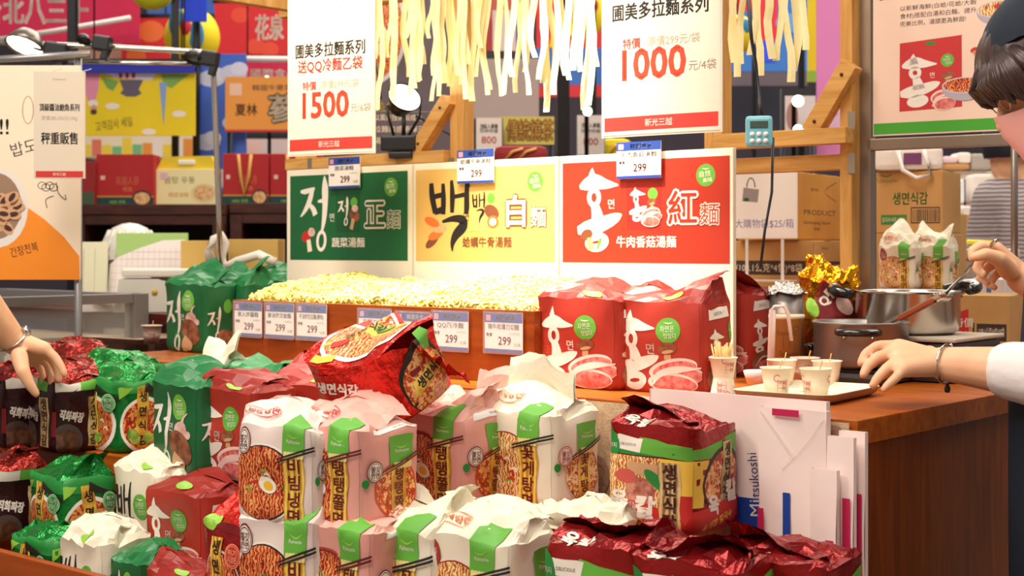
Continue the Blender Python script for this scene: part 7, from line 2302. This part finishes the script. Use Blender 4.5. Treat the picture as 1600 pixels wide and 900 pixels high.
for sg in (-1, 1):
    MB().lathe([(max(.0001, .0115 * math.sin(PI * i / 8)), .0115 * math.cos(PI * i / 8)) for i in range(9)][::-1], 14, c=hcu + gf * .077 + gs * .032 * sg + gu * .006).build('eye', mat('eye dark', (28, 18, 16), .2), cu, lc)
    MB().tube([V(-3.06 + .09 * sg, 1.13, .045), V(-3.06 + .095 * sg, 1.22, .042), V(-3.06 + .10 * sg, 1.33, .034)], [.046, .046, .034], 12).build('shoe', BLK, cu, lc)
ax = (ws - es).normalized(); bx1 = ax.cross(F_).normalized(); bx2 = bx1.cross(ax)
bc = ws.lerp(es, .02)
t = thing('wristwatch', 'small silver wristwatch on the wrist reaching in over the dark packs', 'watch', bc)
MB().tube([bx1 * .0345 * math.cos(a) + bx2 * .0335 * math.sin(a) for a in np.linspace(0, 2 * PI, 25)], .0042, 8, cap=False, flat=.6).build('strap', CHR, t)
wd = (-bx1 * .75 + bx2 * .35 - F_ * .1).normalized()
best = max((bx1 * s1 for s1 in (-1, 1)), key=lambda v: v.dot(R_ * .8 + UP * .6))
qn = best.to_track_quat('Z', 'Y').to_matrix()
MB().lathe([(.0001, .006), (.009, .006), (.0115, .004), (.0115, -.003), (.0001, -.003)], 20, c=best * .036, rot=qn).build('watch_case', CHR, t)
MB().lathe([(.0001, .0066), (.0085, .0064)], 18, c=best * .036, rot=qn).build('watch_dial', mat('watch dial', (90, 100, 120), .2), t)

# ---- someone with their back turned at the far stall
p = W(1592, 385, 4.9)
bk = thing('person', 'person in a grey striped shirt with dark hair, back turned at the far stall', 'person', (p.x, p.y, 0))
bm = bmesh.new()
k = 4.9 / FPX
hz_ = EYE + (385 - 232) * k
hB = V(p.x, p.y, hz_) - R_ * .03
sh_z = EYE + (385 - 292) * k
c0 = V(p.x, p.y, 0) + R_ * .055
chain(bm, [c0 + UP * .90, c0 + UP * 1.10, c0 + UP * (sh_z - .12), c0 + UP * (sh_z + .02)], [.14, .13, .135, .06])
blob(bm, c0 + UP * (sh_z + .02), .055, hB - UP * .05, .055)
head_parts(bm, hB, F_, R_, UP)
for sg in (-1, 1):
    s0 = c0 + R_ * (.145 * sg) + UP * (sh_z - .04); e0 = s0 + R_ * .03 * sg - UP * .25 + F_ * .06; w0 = e0 + F_ * .20 + UP * .02 - R_ * .05 * sg
    blob(bm, c0 + UP * (sh_z - .08), .10, s0, .055); chain(bm, [s0, e0, w0], [.052, .044, .03])
    blob(bm, w0, .030, w0 + F_ * .07, .034)
    for i in range(4): chain(bm, [w0 + F_ * .07 + R_ * (.018 * i - .027), w0 + F_ * .12 + R_ * (.02 * i - .03), w0 + F_ * .15 + R_ * (.02 * i - .03) - UP * .02], [.011, .009, .008])
    chain(bm, [w0 + F_ * .02 - R_ * .02 * sg, w0 + F_ * .06 - R_ * .05 * sg, w0 + F_ * .09 - R_ * .055 * sg], [.016, .012, .010])
    chain(bm, [c0 + R_ * .085 * sg + UP * .86, c0 + R_ * .09 * sg + UP * .48, c0 + R_ * .09 * sg + UP * .09], [.095, .06, .044])
    blob(bm, c0 + R_ * .09 * sg + UP * .045, .04, c0 + R_ * .10 * sg + F_ * .15 + UP * .032, .03)
grow('body', bm, .009, 4, SKIN, bk)
lb_ = -Vector(bk.location)
STRP = mat('striped shirt', (128, 118, 122), .8)
nt = STRP.node_tree; tcn = nt.nodes.new('ShaderNodeTexCoord'); wv = nt.nodes.new('ShaderNodeTexWave'); wv.bands_direction = 'Z'; wv.inputs['Scale'].default_value = 22; wv.inputs['Distortion'].default_value = 1.5
rp_ = nt.nodes.new('ShaderNodeValToRGB'); rp_.color_ramp.elements[0].color = (*lin((104, 92, 98)), 1); rp_.color_ramp.elements[1].color = (*lin((182, 170, 170)), 1)
nt.links.new(tcn.outputs['Object'], wv.inputs['Vector']); nt.links.new(wv.outputs['Fac'], rp_.inputs[0]); nt.links.new(rp_.outputs[0], nt.nodes['Principled BSDF'].inputs['Base Color'])
bm = bmesh.new()
chain(bm, [c0 + UP * .86, c0 + UP * 1.10, c0 + UP * (sh_z - .12), c0 + UP * (sh_z + .0)], [.175, .16, .16, .072])
for sg in (-1, 1):
    s0 = c0 + R_ * (.145 * sg) + UP * (sh_z - .04); e0 = s0 + R_ * .03 * sg - UP * .25 + F_ * .06
    blob(bm, c0 + UP * (sh_z - .08), .115, s0, .068); chain(bm, [s0, e0], [.068, .06])
grow('shirt', bm, .012, 3, STRP, bk)
bm = bmesh.new()
for sg in (-1, 1): chain(bm, [c0 + R_ * .085 * sg + UP * .86, c0 + R_ * .09 * sg + UP * .48, c0 + R_ * .09 * sg + UP * .10], [.12, .08, .065])
grow('trousers', bm, .014, 2, mat('black trousers', (22, 22, 26), .8), bk)
shell(hB, F_, R_, UP, (.108, .092, .114), lambda p_: 1.3 + .75 * (math.cos(p_) < .5), 36, 12, .03).build('hair', mat('black cap', (16, 18, 34), .6), bk, lb_)
# ------------------------------------------------------------------ pieces of a part hang under that part
bpy.context.view_layer.update()
UNDER = {'sealed_edge': 'folded_top', 'front_print': 'pouch_body box_body', 'side_print': 'pouch_body box_body', 'upper_print': 'upper_face', 'lamp_glass': 'lamp_head', 'tag_print': 'card', 'sign_print': 'sign_card',
         'board_print': 'foam_panel', 'bag_print': 'paper_body', 'panel_print': 'panel', 'box_print': 'box_body', 'cup_print': 'cup_wall upper_cup', 'rivet': 'handle', 'wood_inlay': 'handle', 'watch_dial': 'watch_case',
         'fringe': 'hair', 'poster_print': 'poster_sheet', 'banner_print': 'fabric', 'ring_pattern': 'cloth', 'tray_pattern': 'tray_face', 'pack_print': 'pack_body', 'sheet_print': 'sheet', 'notice_print': 'sheet',
         'timer_screen': 'timer_case', 'button': 'timer_case scale_body', 'clamp_jaw': 'clamp', 'painted_patch': 'skin', 'glass_top': 'cooker_body', 'label_patch': 'bag_body', 'hand_hole': 'handle_lid', 'eyelid': 'eye'}
for r in [o for o in bpy.data.objects if o.parent is None and o.children]:
    kids = list(r.children)
    for c in kids:
        want = UNDER.get(c.name.split('.')[0])
        if not want: continue
        sib = [k for k in kids if k is not c and k.name.split('.')[0] in want.split() and k.parent is r]
        if not sib: continue
        mid = lambda o: sum((o.matrix_local @ Vector(b) for b in o.bound_box), Vector()) / 8
        s_ = min(sib, key=lambda k: (mid(k) - mid(c)).length)
        inv = s_.matrix_local.inverted()
        c.parent = s_
        c.matrix_parent_inverse = inv
